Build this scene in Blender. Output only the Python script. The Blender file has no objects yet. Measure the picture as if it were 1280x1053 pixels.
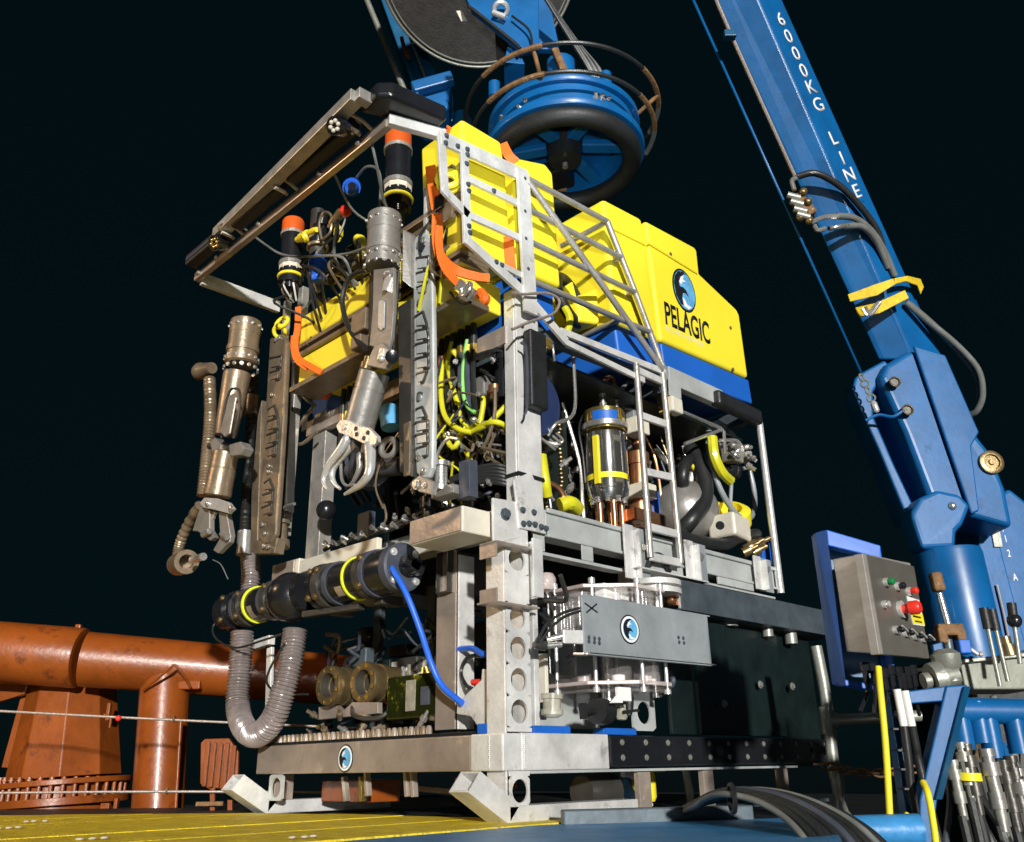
import bpy, bmesh, math, random
from mathutils import Vector as V, Matrix
random.seed(11)
scene = bpy.context.scene
COL = scene.collection
R_ = math.radians

# ------------------------------------------------------------------ camera
CAM_LOC = V((-2.4968, -2.5934, 0.1944))
CAM_ROWS = ((0.71402, -0.24383, -0.65629), (-0.69995, -0.26931, -0.66147), (-0.01546, 0.93167, -0.36297))

cd = bpy.data.cameras.new('camera')
cam = bpy.data.objects.new('camera', cd)
COL.objects.link(cam)
cd.sensor_width = 36.0
cd.lens = 36.0 * 1113.0 / 1280.0
cd.clip_start = 0.05
cd.clip_end = 3000
mrot = Matrix(CAM_ROWS).to_4x4()
cam.matrix_world = Matrix.Translation(CAM_LOC) @ mrot
scene.camera = cam
FWD = V((0.704, 0.710, 0.0))          # level direction the lens looks along
SIDE = V((0.710, -0.704, 0.0))        # level direction to its right
UP = V((0, 0, 1))

# ------------------------------------------------------------------ night sky
world = bpy.data.worlds.new('World')
scene.world = world
world.use_nodes = True
wn = world.node_tree.nodes
wl = world.node_tree.links
wn.clear()
sky = wn.new('ShaderNodeTexSky')
sky.sky_type = 'NISHITA'
sky.sun_disc = False
SUN_DIR = V((-0.565, -0.81, 0.16)).normalized()    # towards the light
sky.sun_elevation = math.asin(SUN_DIR.z)
sky.sun_rotation = math.atan2(SUN_DIR.x, SUN_DIR.y)
tint = wn.new('ShaderNodeMix'); tint.data_type = 'RGBA'; tint.blend_type = 'MULTIPLY'
tint.inputs[0].default_value = 1.0
tint.inputs[7].default_value = (0.38, 0.80, 0.74, 1)
bg = wn.new('ShaderNodeBackground')
bg.inputs['Strength'].default_value = 0.0022
wo = wn.new('ShaderNodeOutputWorld')
night = wn.new('ShaderNodeMix'); night.data_type = 'RGBA'; night.inputs[0].default_value = 0.82
night.inputs[7].default_value = (0.42, 2.2, 3.1, 1)
wl.new(sky.outputs[0], tint.inputs[6]); wl.new(tint.outputs[2], night.inputs[6]); wl.new(night.outputs[2], bg.inputs[0]); wl.new(bg.outputs[0], wo.inputs[0])

# ------------------------------------------------------------------ assumed and added lights, all out of view
def lamp(name, kind, loc, target, power, col, size=0.1, **kw):
    l = bpy.data.lights.new(name, kind)
    l.energy = power; l.color = col
    if kind == 'AREA':
        l.shape = 'DISK'; l.size = size
    elif kind == 'SUN':
        l.angle = size
    else:
        l.shadow_soft_size = size
    for k, v in kw.items(): setattr(l, k, v)
    o = bpy.data.objects.new(name, l); COL.objects.link(o)
    o.location = loc
    o.rotation_euler = (V(target) - V(loc)).to_track_quat('-Z', 'Y').to_euler()
    return o
lamp('sun', 'SUN', V((0, 0, 3)) + SUN_DIR * 12, (0, 0, 3), 5.0, (1.0, 0.97, 0.92), R_(2.0))  # sun lamp standing in for assumed floodlights out of view
lamp('assumed_sodium_flood', 'SPOT', (-4.6, 4.2, 3.6), (0.2, 1.9, 0.7), 330, (1.0, 0.66, 0.38), 0.18, spot_size=R_(95), spot_blend=0.7)  # unseen lamp, assumed from the warm glow on the left

lamp('added_underside_spot', 'SPOT', (-2.75, -3.1, 0.45), (1.15, 0.62, 4.0), 800, (0.86, 0.95, 1.0), 0.12, spot_size=R_(22), spot_blend=0.8)  # unseen spot added beside the camera to light the docking head's underside

vs = scene.view_settings
scene.display_settings.display_device = 'sRGB'
vs.view_transform = 'Standard'; vs.look = 'None'; vs.gamma = 1.0; vs.exposure = 0.0
vs.use_curve_mapping = False
scene.render.engine = 'CYCLES'
scene.cycles.use_denoising = True
scene.cycles.max_bounces = 6
scene.cycles.transparent_max_bounces = 12

# ------------------------------------------------------------------ materials
def mat(name, col, rough=0.5, metal=0.0, var=0.25, scale=6.0, bump=0.0, bscale=40.0, wear=None, wear_amt=0.6, wscale=5.0, rvar=0.2, coat=0.0, trans=0.0, ior=1.45, alpha=1.0, emit=0.0, stretch=(1, 1, 1), spec=0.5):
    m = bpy.data.materials.new(name); m.use_nodes = True
    nt = m.node_tree; n = nt.nodes; l = nt.links
    p = n['Principled BSDF']
    tc = n.new('ShaderNodeTexCoord'); mp = n.new('ShaderNodeMapping'); mp.inputs['Scale'].default_value = stretch
    l.new(tc.outputs['Object'], mp.inputs[0])
    nz = n.new('ShaderNodeTexNoise'); nz.inputs['Scale'].default_value = scale; nz.inputs['Detail'].default_value = 6; nz.inputs['Roughness'].default_value = 0.65
    l.new(mp.outputs[0], nz.inputs[0])
    cr = n.new('ShaderNodeValToRGB')
    cr.color_ramp.elements[0].position = 0.3; cr.color_ramp.elements[1].position = 0.72
    lo = [max(0, c * (1 - var)) for c in col]; hi = [min(1, c * (1 + var * 0.55)) for c in col]
    cr.color_ramp.elements[0].color = (*lo, 1); cr.color_ramp.elements[1].color = (*hi, 1)
    l.new(nz.outputs[0], cr.inputs[0])
    out = cr.outputs[0]
    if wear:
        wz = n.new('ShaderNodeTexNoise'); wz.inputs['Scale'].default_value = wscale; wz.inputs['Detail'].default_value = 9; wz.inputs['Roughness'].default_value = 0.72
        l.new(mp.outputs[0], wz.inputs[0])
        wr = n.new('ShaderNodeValToRGB'); wr.color_ramp.elements[0].position = wear_amt; wr.color_ramp.elements[1].position = wear_amt + 0.1
        l.new(wz.outputs[0], wr.inputs[0])
        mx = n.new('ShaderNodeMix'); mx.data_type = 'RGBA'
        l.new(wr.outputs[0], mx.inputs[0]); l.new(out, mx.inputs[6]); mx.inputs[7].default_value = (*wear, 1)
        out = mx.outputs[2]
    l.new(out, p.inputs['Base Color'])
    rm = n.new('ShaderNodeMapRange'); rm.inputs[3].default_value = max(0.03, rough - rvar * rough); rm.inputs[4].default_value = min(1, rough + rvar * rough)
    rz = n.new('ShaderNodeTexNoise'); rz.inputs['Scale'].default_value = scale * 3.1; rz.inputs['Detail'].default_value = 5
    l.new(mp.outputs[0], rz.inputs[0])
    l.new(rz.outputs[0], rm.inputs[0]); l.new(rm.outputs[0], p.inputs['Roughness'])
    p.inputs['Metallic'].default_value = metal
    p.inputs['IOR'].default_value = ior
    p.inputs['Coat Weight'].default_value = coat
    p.inputs['Coat Roughness'].default_value = 0.12
    p.inputs['Transmission Weight'].default_value = trans
    p.inputs['Alpha'].default_value = alpha
    p.inputs['Specular IOR Level'].default_value = spec
    if emit:
        p.inputs['Emission Color'].default_value = (*col, 1); p.inputs['Emission Strength'].default_value = emit
    if bump:
        bz = n.new('ShaderNodeTexNoise'); bz.inputs['Scale'].default_value = bscale; bz.inputs['Detail'].default_value = 5
        l.new(mp.outputs[0], bz.inputs[0])
        bp = n.new('ShaderNodeBump'); bp.inputs['Strength'].default_value = bump; bp.inputs['Distance'].default_value = 0.02
        l.new(bz.outputs[0], bp.inputs['Height']); l.new(bp.outputs[0], p.inputs['Normal'])
    return m

M = dict(
    alu=mat('aluminium', (0.74, 0.74, 0.72), 0.42, 0.3, 0.35, 5, 0.12, 55, wear=(0.30, 0.29, 0.27), wear_amt=0.58, wscale=7),
    alu_tube=mat('aluminium_tube', (0.50, 0.48, 0.44), 0.38, 0.55, 0.35, 9, 0.1, 70, wear=(0.25, 0.20, 0.15), wear_amt=0.6, wscale=9),
    alu_dull=mat('dull_aluminium', (0.52, 0.55, 0.54), 0.5, 0.3, 0.25, 4, 0.08, 40, wear=(0.6, 0.62, 0.6), wear_amt=0.66, wscale=12),
    plate=mat('sheet_metal', (0.38, 0.42, 0.44), 0.45, 0.35, 0.3, 4, 0.05, 30, wear=(0.62, 0.64, 0.64), wear_amt=0.68, wscale=14),
    plate_dark=mat('dark_sheet', (0.10, 0.13, 0.15), 0.45, 0.4, 0.4, 6, 0.05, 30, wear=(0.3, 0.33, 0.35), wear_amt=0.68, wscale=9),
    alu_warmlit=mat('warm_lit_aluminium', (0.50, 0.42, 0.36), 0.3, 0.5, 0.35, 3.2, 0.08, 30, wear=(0.72, 0.62, 0.5), wear_amt=0.57, wscale=4),  # aluminium with the warm front light tinted into its base colour
    cream=mat('cream_box', (0.70, 0.66, 0.55), 0.5, 0.1, 0.15, 8, 0.06, 60, wear=(0.35, 0.30, 0.25), wear_amt=0.68, wscale=11),
    titanium=mat('titanium', (0.32, 0.31, 0.29), 0.38, 0.5, 0.25, 8, 0.08, 60, wear=(0.58, 0.56, 0.52), wear_amt=0.64, wscale=16),
    titan_dark=mat('dark_titanium', (0.10, 0.095, 0.085), 0.38, 0.6, 0.3, 8, 0.06, 60),
    titan_sodium_brown=mat('sodium_brown_titanium', (0.27, 0.21, 0.145), 0.36, 0.5, 0.35, 8, 0.08, 60, wear=(0.45, 0.34, 0.22), wear_amt=0.64, wscale=14),  # titanium with the far arm's sodium light mixed in as brown
    steel=mat('stainless', (0.66, 0.65, 0.62), 0.26, 0.8, 0.2, 10, 0.05, 80),
    cast=mat('bright_cast', (0.74, 0.74, 0.72), 0.3, 0.55, 0.2, 10, 0.08, 50),
    chrome=mat('chrome', (0.72, 0.72, 0.70), 0.12, 0.95, 0.12, 6),
    brass=mat('brass', (0.28, 0.205, 0.10), 0.36, 0.75, 0.35, 10, 0.08, 60),
    gold=mat('polished_brass', (0.75, 0.55, 0.16), 0.2, 0.9, 0.2, 8),
    copper=mat('copper', (0.55, 0.26, 0.13), 0.32, 0.85, 0.3, 10),
    yellow=mat('yellow_foam', (0.86, 0.72, 0.035), 0.4, 0, 0.05, 3, 0.03, 14, coat=0.1, wear=(0.60, 0.47, 0.05), wear_amt=0.655, wscale=9),
    blue_foam=mat('blue_foam', (0.012, 0.115, 0.50), 0.42, 0, 0.12, 3, 0.03, 14, coat=0.05),
    blue=mat('blue_paint', (0.004, 0.105, 0.31), 0.36, 0, 0.25, 4, 0.02, 35, coat=0.06, wear=(0.004, 0.06, 0.17), wear_amt=0.6, wscale=7),
    blue_teal=mat('teal_blue_paint', (0.006, 0.085, 0.19), 0.4, 0, 0.22, 4, 0.03, 35),
    blue_deck=mat('blue_deck_paint', (0.045, 0.27, 0.60), 0.42, 0, 0.35, 5, 0.15, 25, wear=(0.02, 0.12, 0.30), wear_amt=0.6, wscale=6),
    blue_bright=mat('bright_blue_plastic', (0.02, 0.13, 0.70), 0.38, 0, 0.15),
    rubber=mat('black_rubber', (0.016, 0.017, 0.018), 0.5, 0, 0.35, 10, 0.1, 80),
    hose=mat('black_hose', (0.02, 0.022, 0.022), 0.4, 0, 0.3, 12, 0.05, 90),
    grey_hose=mat('grey_hose', (0.16, 0.17, 0.16), 0.4, 0, 0.3, 12),
    plastic=mat('black_plastic', (0.012, 0.013, 0.016), 0.26, 0, 0.3, 8, 0.03, 40, coat=0.15),
    slate=mat('slate_plastic', (0.06, 0.07, 0.095), 0.45, 0, 0.35, 9, 0.05, 50, wear=(0.2, 0.22, 0.26), wear_amt=0.66, wscale=14),
    navy=mat('navy_drum', (0.02, 0.035, 0.10), 0.35, 0, 0.3, 4, 0.02, 30, coat=0.2),
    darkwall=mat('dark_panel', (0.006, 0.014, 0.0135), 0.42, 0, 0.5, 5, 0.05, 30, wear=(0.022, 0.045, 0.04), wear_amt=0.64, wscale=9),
    orange_cap=mat('orange_cap', (0.62, 0.10, 0.012), 0.45, 0, 0.12, 8),
    orange_web=mat('orange_webbing', (0.80, 0.15, 0.012), 0.6, 0, 0.2, 40, 0.15, 150),
    orange=mat('orange_paint', (0.25, 0.060, 0.008), 0.36, 0, 0.4, 3, 0.12, 22, coat=0.1, wear=(0.12, 0.030, 0.008), wear_amt=0.55, wscale=6),
    yellow_hose=mat('yellow_hose', (0.62, 0.60, 0.02), 0.35, 0, 0.2, 10, coat=0.2),
    green_hose=mat('green_hose', (0.25, 0.62, 0.16), 0.35, 0, 0.2, 10),
    cable_yellow=mat('yellow_cable', (0.85, 0.72, 0.02), 0.45, 0, 0.15, 10),
    lime=mat('lime_band', (0.72, 0.78, 0.03), 0.45, 0, 0.1, 10),
    sling=mat('yellow_webbing', (0.72, 0.52, 0.02), 0.65, 0, 0.25, 30, 0.2, 120),
    deck_yellow=mat('yellow_deck_paint', (0.88, 0.67, 0.035), 0.55, 0, 0.3, 9, 0.7, 60, wear=(0.42, 0.30, 0.03), wear_amt=0.58, wscale=16),
    white=mat('white_paint', (0.82, 0.82, 0.80), 0.45, 0, 0.08, 20),
    grey_text=mat('pale_grey_print', (0.62, 0.62, 0.45), 0.5, 0, 0.05),
    black=mat('black_print', (0.012, 0.013, 0.015), 0.45, 0, 0.05),
    sky_blue=mat('logo_blue', (0.13, 0.42, 0.72), 0.4, 0, 0.35, 12),
    red=mat('red_plastic', (0.72, 0.035, 0.02), 0.35, 0, 0.1),
    green=mat('green_lens', (0.01, 0.22, 0.06), 0.25, 0, 0.1),
    acrylic=mat('clear_acrylic', (0.86, 0.80, 0.78), 0.08, 0, 0.03, 6, alpha=0.09, spec=0.6),
    acrylic_edge=mat('acrylic_edge', (0.78, 0.66, 0.62), 0.2, 0, 0.3, 12, alpha=0.55, spec=0.8),
    murk=mat('murky_acrylic', (0.50, 0.48, 0.38), 0.3, 0, 0.4, 18, 0.2, 40, alpha=0.6),
    duct=mat('ribbed_duct', (0.24, 0.205, 0.20), 0.24, 0.1, 0.3, 14, spec=0.8, coat=0.4),
    olive=mat('olive_tank', (0.018, 0.022, 0.004), 0.14, 0, 0.5, 7, coat=0.6, wear=(0.26, 0.25, 0.015), wear_amt=0.55, wscale=7),
    rope=mat('wire_rope', (0.40, 0.33, 0.28), 0.45, 0.5, 0.3, 60, 0.2, 200),
    galv=mat('galvanised_pipe', (0.32, 0.33, 0.29), 0.45, 0.5, 0.3, 8, 0.1, 60, wear=(0.2, 0.17, 0.13), wear_amt=0.6, wscale=8),
    rusty=mat('rusty_sheath', (0.22, 0.115, 0.045), 0.65, 0.1, 0.5, 25, 0.3, 90, wear=(0.42, 0.34, 0.24), wear_amt=0.6, wscale=20),
    stainless_box=mat('brushed_cabinet', (0.58, 0.55, 0.50), 0.34, 0.55, 0.18, 4, 0.04, 50, stretch=(1, 1, 6), wear=(0.75, 0.70, 0.63), wear_amt=0.6, wscale=3),
    cab_door=mat('cabinet_door', (0.20, 0.19, 0.165), 0.42, 0.5, 0.25, 4, 0.04, 50, wear=(0.3, 0.28, 0.24), wear_amt=0.62, wscale=4),
    greybox=mat('grey_junction_box', (0.26, 0.27, 0.22), 0.5, 0.1, 0.3, 6, 0.1, 40, wear=(0.12, 0.11, 0.09), wear_amt=0.6, wscale=9),
    sheave=mat('dark_sheave', (0.055, 0.052, 0.05), 0.65, 0.1, 0.35, 14, 0.2, 60),
    deck_dark=mat('dark_steel_deck', (0.018, 0.022, 0.024), 0.55, 0.1, 0.5, 3, 0.2, 14, wear=(0.05, 0.04, 0.03), wear_amt=0.6, wscale=2),
    sea=mat('night_sea', (0.003, 0.007, 0.009), 0.25, 0, 0.3, 0.3, 0.3, 2),
)

# ------------------------------------------------------------------ mesh builder
def cat(pts, sub):
    P = [V(p) for p in pts]
    if len(P) < 3: return P
    P = [P[0] * 2 - P[1]] + P + [P[-1] * 2 - P[-2]]
    out = []
    for i in range(1, len(P) - 2):
        a, b, c, d = P[i - 1:i + 3]
        for k in range(sub):
            t = k / sub
            out.append(0.5 * (2 * b + (c - a) * t + (2 * a - 5 * b + 4 * c - d) * t * t + (3 * b - a - 3 * c + d) * t ** 3))
    out.append(P[-2])
    return out

class MB:
    def __init__(s): s.v = []; s.f = []; s.sm = []
    def add(s, vs, fs, sm=False):
        o = len(s.v)
        s.v += [V(v) for v in vs]; s.f += [tuple(i + o for i in f) for f in fs]; s.sm += [sm] * len(fs)
        return s
    def obox(s, c, x, y, z):
        c, x, y, z = V(c), V(x), V(y), V(z)
        vs = [c + x * i + y * j + z * k for i in (-1, 1) for j in (-1, 1) for k in (-1, 1)]
        return s.add(vs, [(0, 1, 3, 2), (4, 6, 7, 5), (0, 4, 5, 1), (2, 3, 7, 6), (0, 2, 6, 4), (1, 5, 7, 3)])
    def box(s, x0, x1, y0, y1, z0, z1):
        return s.obox(((x0 + x1) / 2, (y0 + y1) / 2, (z0 + z1) / 2), ((x1 - x0) / 2, 0, 0), (0, (y1 - y0) / 2, 0), (0, 0, (z1 - z0) / 2))
    def bar(s, a, b, w, h=None, up=(0, 0, 1)):
        a, b = V(a), V(b); d = b - a; h = h or w
        u = V(up); x = d.cross(u)
        if x.length < 1e-4: x = d.cross(V((1, 0, 0)))
        x.normalize(); u = x.cross(d).normalized()
        return s.obox((a + b) / 2, d / 2, x * w / 2, u * h / 2)
    def prism(s, pts, ext):
        P = [V(p) for p in pts]; n = len(P); e = V(ext)
        return s.add(P + [p + e for p in P], [tuple(range(n)), tuple(range(2 * n - 1, n - 1, -1))] + [(i, (i + 1) % n, n + (i + 1) % n, n + i) for i in range(n)])
    def loft(s, rings, sm=False, caps=True):
        n = len(rings[0]); vs = [p for r in rings for p in r]; fs = []
        for k in range(len(rings) - 1):
            for i in range(n):
                fs.append((k * n + i, k * n + (i + 1) % n, (k + 1) * n + (i + 1) % n, (k + 1) * n + i))
        s.add(vs, fs, sm)
        if caps:
            s.add(rings[0], [tuple(range(n))]); s.add(rings[-1], [tuple(range(n))])
        return s
    def lathe(s, a, b, prof, n=20, sm=True, caps=True):
        # prof: (distance along a->b, radius); a pair at one distance is a sharp step
        a, b = V(a), V(b); d = (b - a).normalized()
        x = d.cross(V((0, 0, 1)))
        if x.length < 0.05: x = d.cross(V((1, 0, 0)))
        x.normalize(); y = d.cross(x)
        R = [[a + d * t + (x * math.cos(2 * math.pi * i / n) + y * math.sin(2 * math.pi * i / n)) * r for i in range(n)] for t, r in prof]
        for k in range(len(R) - 1):
            s.add(R[k] + R[k + 1], [(i, (i + 1) % n, n + (i + 1) % n, n + i) for i in range(n)], sm)
        if caps:
            if prof[0][1] > 1e-4: s.add(R[0], [tuple(range(n))])
            if prof[-1][1] > 1e-4: s.add(R[-1], [tuple(range(n))])
        return s
    def cyl(s, a, b, r0, r1=None, n=16):
        return s.lathe(a, b, [(0, r0), ((V(b) - V(a)).length, r0 if r1 is None else r1)], n)
    def tube(s, pts, r, n=8, sub=6, rf=None):
        P = cat(pts, sub); up = None; rings = []; L = 0
        for i, p in enumerate(P):
            t = (P[min(i + 1, len(P) - 1)] - P[max(i - 1, 0)]).normalized()
            if up is None:
                up = t.cross(V((0.3, 0.5, 0.8))).normalized()
            up = (up - t * up.dot(t)).normalized(); q = t.cross(up)
            if i: L += (p - P[i - 1]).length
            rr = rf(L) if rf else r
            rings.append([p + (up * math.cos(2 * math.pi * k / n) + q * math.sin(2 * math.pi * k / n)) * rr for k in range(n)])
        return s.loft(rings, True)
    def torus(s, c, nrm, R, r, n=40, m=10, a0=0, a1=2 * math.pi):
        c = V(c); d = V(nrm).normalized(); x = d.cross(V((0, 0, 1)))
        if x.length < 0.05: x = V((1, 0, 0))
        x.normalize(); y = d.cross(x); full = abs(a1 - a0) > 6.28
        rings = []
        for k in range(n + (0 if full else 1)):
            a = a0 + (a1 - a0) * k / n; e = x * math.cos(a) + y * math.sin(a)
            rings.append([c + e * (R + r * math.cos(2 * math.pi * j / m)) + d * r * math.sin(2 * math.pi * j / m) for j in range(m)])
        if full: rings.append(rings[0])
        return s.loft(rings, True, not full)
    def ell(s, c, rx, ry=None, rz=None, n=18, m=10):
        ry = ry or rx; rz = rz or rx; c = V(c); vs = []; fs = []
        for j in range(m + 1):
            t = math.pi * j / m
            for i in range(n):
                a = 2 * math.pi * i / n
                vs.append(c + V((rx * math.sin(t) * math.cos(a), ry * math.sin(t) * math.sin(a), rz * math.cos(t))))
        for j in range(m):
            for i in range(n):
                fs.append((j * n + i, j * n + (i + 1) % n, (j + 1) * n + (i + 1) % n, (j + 1) * n + i))
        return s.add(vs, fs, True)
    def bolt(s, p, nrm, r=0.012, h=0.012):
        p = V(p); d = V(nrm).normalized()
        s.lathe(p, p + d, [(0, r * 1.5), (h * 0.3, r * 1.5), (h * 0.3, r), (h, r), (h, 0.0)], 8, False)
        return s
    def holed(s, o, u, v, w, cells, t, n=24):
        """plate from o, w wide along u; cells = list of (length, hole radius or 0) along v; t = thickness vector"""
        o, u, v, t = V(o), V(u).normalized(), V(v).normalized(), V(t); z = 0.0
        for L, hr in cells:
            a = o + v * z
            if not hr:
                s.prism([a, a + u * w, a + u * w + v * L, a + v * L], t)
            else:
                c = a + u * w / 2 + v * L / 2; sq = []; ci = []
                for i in range(n):
                    an = 2 * math.pi * (i + 0.5) / n; dx, dy = math.cos(an), math.sin(an)
                    k = min((w / 2) / max(abs(dx), 1e-6), (L / 2) / max(abs(dy), 1e-6))
                    sq.append(c + u * dx * k + v * dy * k); ci.append(c + u * dx * hr + v * dy * hr)
                for i in range(n):
                    j = (i + 1) % n
                    s.add([sq[i], sq[j], ci[j], ci[i]], [(0, 1, 2, 3)])
                    s.add([sq[i] + t, sq[j] + t, ci[j] + t, ci[i] + t], [(0, 1, 2, 3)])
                    s.add([ci[i], ci[j], ci[j] + t, ci[i] + t], [(0, 1, 2, 3)])
                    s.add([sq[i], sq[j], sq[j] + t, sq[i] + t], [(0, 1, 2, 3)])
            z += L
        return s
    def mesh(s, name, off=V((0, 0, 0))):
        me = bpy.data.meshes.new(name)
        me.from_pydata([v - off for v in s.v], [], s.f)
        me.polygons.foreach_set('use_smooth', s.sm)
        bm = bmesh.new(); bm.from_mesh(me)
        bmesh.ops.remove_doubles(bm, verts=bm.verts, dist=1e-5)
        bmesh.ops.recalc_face_normals(bm, faces=bm.faces)
        for e in bm.edges:
            if len(e.link_faces) == 2 and e.calc_face_angle(0) > 0.70: e.smooth = False
        bm.to_mesh(me); bm.free()
        return me

def root_loc(o):
    while o.parent: o = o.parent
    return V(o.location)
def part(name, mb, m, parent, bevel=0.0, seg=2, soft=False, kind=None, label=None):
    me = mb.mesh(name, root_loc(parent)); me.materials.append(M[m])
    o = bpy.data.objects.new(name, me); COL.objects.link(o); o.parent = parent
    finish(o, bevel, seg, soft)
    if kind: o['kind'] = kind
    if label: o['label'] = label
    return o
def finish(o, bevel, seg=2, soft=False):
    if bevel:
        b = o.modifiers.new('bevel', 'BEVEL'); b.width = bevel; b.segments = seg; b.limit_method = 'ANGLE'; b.angle_limit = R_(35)
        if soft:
            b.harden_normals = True
            o.data.polygons.foreach_set('use_smooth', [True] * len(o.data.polygons))
def empty(name, loc, label, category, group=None):
    o = bpy.data.objects.new(name, None); COL.objects.link(o); o.location = loc
    o.empty_display_size = 0.1
    o['label'] = label; o['category'] = category
    if group: o['group'] = group
    return o
def single(name, mb, m, label=None, category=None, kind=None, bevel=0.0, group=None, seg=2):
    me = mb.mesh(name); me.materials.append(M[m])
    o = bpy.data.objects.new(name, me); COL.objects.link(o); finish(o, bevel, seg)
    if label: o['label'] = label
    if category: o['category'] = category
    if kind: o['kind'] = kind
    if group: o['group'] = group
    return o
def text(name, s, org, right, up, size, m, parent, depth=0.0012, xs=1.0, align='LEFT', bold=0.0):
    cu = bpy.data.curves.new(name, 'FONT'); cu.body = s; cu.size = 1.0; cu.align_x = align; cu.extrude = 0; cu.offset = bold
    cu.materials.append(M[m])
    tmp = bpy.data.objects.new(name, cu)
    COL.objects.link(tmp)
    dg = bpy.context.evaluated_depsgraph_get(); dg.update()
    me = bpy.data.meshes.new_from_object(tmp.evaluated_get(dg))
    bpy.data.objects.remove(tmp)
    r, u = V(right), V(up)
    nn = r.cross(u).normalized()
    off = root_loc(parent)
    for v in me.vertices:
        v.co = V(org) + r * v.co.x * size * xs + u * v.co.y * size + nn * depth - off
    if not me.materials: me.materials.append(M[m])
    o = bpy.data.objects.new(name, me); COL.objects.link(o); o.parent = parent
    sd = o.modifiers.new('thick', 'SOLIDIFY'); sd.thickness = 0.001
    return o
def mid(a, b, t=0.5): return V(a) * (1 - t) + V(b) * t

def emblem(parent, c, r, u, w, h, ring):
    """round company emblem: black rim, pale ring, blue field, black cresting wave"""
    c, r, u = V(c), V(r).normalized(), V(u).normalized(); n = r.cross(u)
    def disc(k, d, m, name, t=0.0015):
        q = [c + r * w * k * math.cos(a) + u * h * k * math.sin(a) + n * d for a in [2 * math.pi * i / 36 for i in range(36)]]
        return part(name, MB().prism(q, n * t), m, parent)
    e = disc(1.0, 0.0005, 'black', 'emblem')
    def sub(pts, d, m, name):
        q = [c + r * w * x + u * h * y + n * d for x, y in pts]
        return part(name, MB().prism(q, n * 0.001), m, e)
    k = 0.92
    def ell(k): return [(k * math.cos(2 * math.pi * i / 36), k * math.sin(2 * math.pi * i / 36)) for i in range(36)]
    if ring:
        sub(ell(0.9), 0.0022, 'white', 'pale_ring'); f = 0.74
    else: f = 0.9
    sub(ell(f), 0.0034, 'sky_blue', 'blue_field')
    w1 = [(-0.99, 0.1), (-0.86, 0.5), (-0.5, 0.86), (0.0, 0.99), (0.3, 0.9), (0.05, 0.86), (-0.3, 0.62), (-0.5, 0.3), (-0.45, 0.08), (-0.1, 0.12), (0.15, 0.02), (0.35, -0.25), (0.05, -0.14), (-0.2, -0.2), (-0.32, -0.5), (-0.25, -0.85), (-0.5, -0.86), (-0.86, -0.5)]
    sub([(x * f, y * f) for x, y in w1], 0.0046, 'black', 'wave')
    sub([(x * f, y * f) for x, y in [(-0.5, 0.3), (-0.3, 0.62), (0.05, 0.78), (-0.1, 0.55), (0.2, 0.5), (-0.2, 0.38), (-0.3, 0.2)]], 0.0056, 'white', 'wave_crest')
    sub([(x * f, y * f) for x, y in [(-0.28, -0.45), (-0.2, -0.88), (0.2, -0.95), (0.55, -0.75), (0.1, -0.72), (-0.1, -0.5)]], 0.0056, 'white', 'foam')
    return e

# ================================================================== SETTING
single('sea', MB().box(-1500, 1500, -1500, 1500, -9.0, -8.0), 'sea', kind='structure')
main_deck = single('ship_deck', MB().box(-14, 16, -14, 16, -0.52, -0.40), 'deck_dark', kind='structure')
# raised launch platform: dark plate, blue painted margin, yellow planks
E1 = V((0.80, -0.60, 0))
plat = single('launch_platform', MB().prism([(-4.2, 5.2, -0.012), (-4.2, -3.65, -0.012), (1.02, -0.78, -0.012), (3.6, 0.9, -0.012), (3.6, 3.3, -0.012), (0.4, 3.3, -0.012), (-0.9, 5.2, -0.012)], (0, 0, -0.10)), 'deck_dark', kind='structure', bevel=0.01)
blue_m = MB().prism([(-4.0, -0.30, -0.008), (-4.0, -3.5, -0.008), (0.97, -0.785, -0.008), (0.62, -0.55, -0.008), (0.40, -0.33, -0.008), (0.02, -0.16, -0.008)], (0, 0, 0.010))
part('blue_margin', blue_m, 'blue_deck', plat)
part('platform_rim', MB().bar((0.10, -0.20, 0.02), (0.72, -0.60, 0.02), 0.05, 0.06), 'plate_dark', plat, 0.006)
part('edge_pipe', MB().cyl((0.279, -1.121, -0.003), (0.488, -1.328, -0.000), 0.045), 'blue_deck', plat)
# yellow grip planks, along X, far ends cut on the platform's skewed edge
yk = -0.16; widths = []
while yk < 4.6:
    w = 0.47
    y0, y1 = yk + 0.008, yk + w - 0.008
    def xe(y): return 0.02 + (1.66 - y) * 0.15 if y < 1.66 else 0.02 - (y - 1.66) * 0.68
    q = [(-4.0, y0, -0.008), (xe(y0), y0, -0.008), (xe(y1), y1, -0.008), (-4.0, y1, -0.008)]
    pk = part('deck_plank', MB().prism(q, (0, 0, 0.014 + random.uniform(-.003, .003))), 'deck_yellow', plat, 0.004)
    yk += w
part('gap_strip', MB().prism([(-4.0, -0.16, -0.011), (0.15, -0.16, -0.011), (-0.05, 1.6, -0.011), (-1.95, 4.4, -0.011), (-4.0, 4.4, -0.011)], (0, 0, .006)), 'blue_deck', plat)
grip = MB()
for i in range(5):
    x = random.uniform(-1.9, -0.05); y = -0.04 + 0.47 * random.randrange(0, 8) + random.uniform(-.03, .1)
    for k in range(3):
        a = V((x + k * 0.035, y + random.uniform(-.02, .02), 0.012))
        grip.ell(a, 0.014, 0.008, 0.004, 8, 4)
part('grip_bump', grip, 'cream', plat, kind='stuff')

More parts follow.
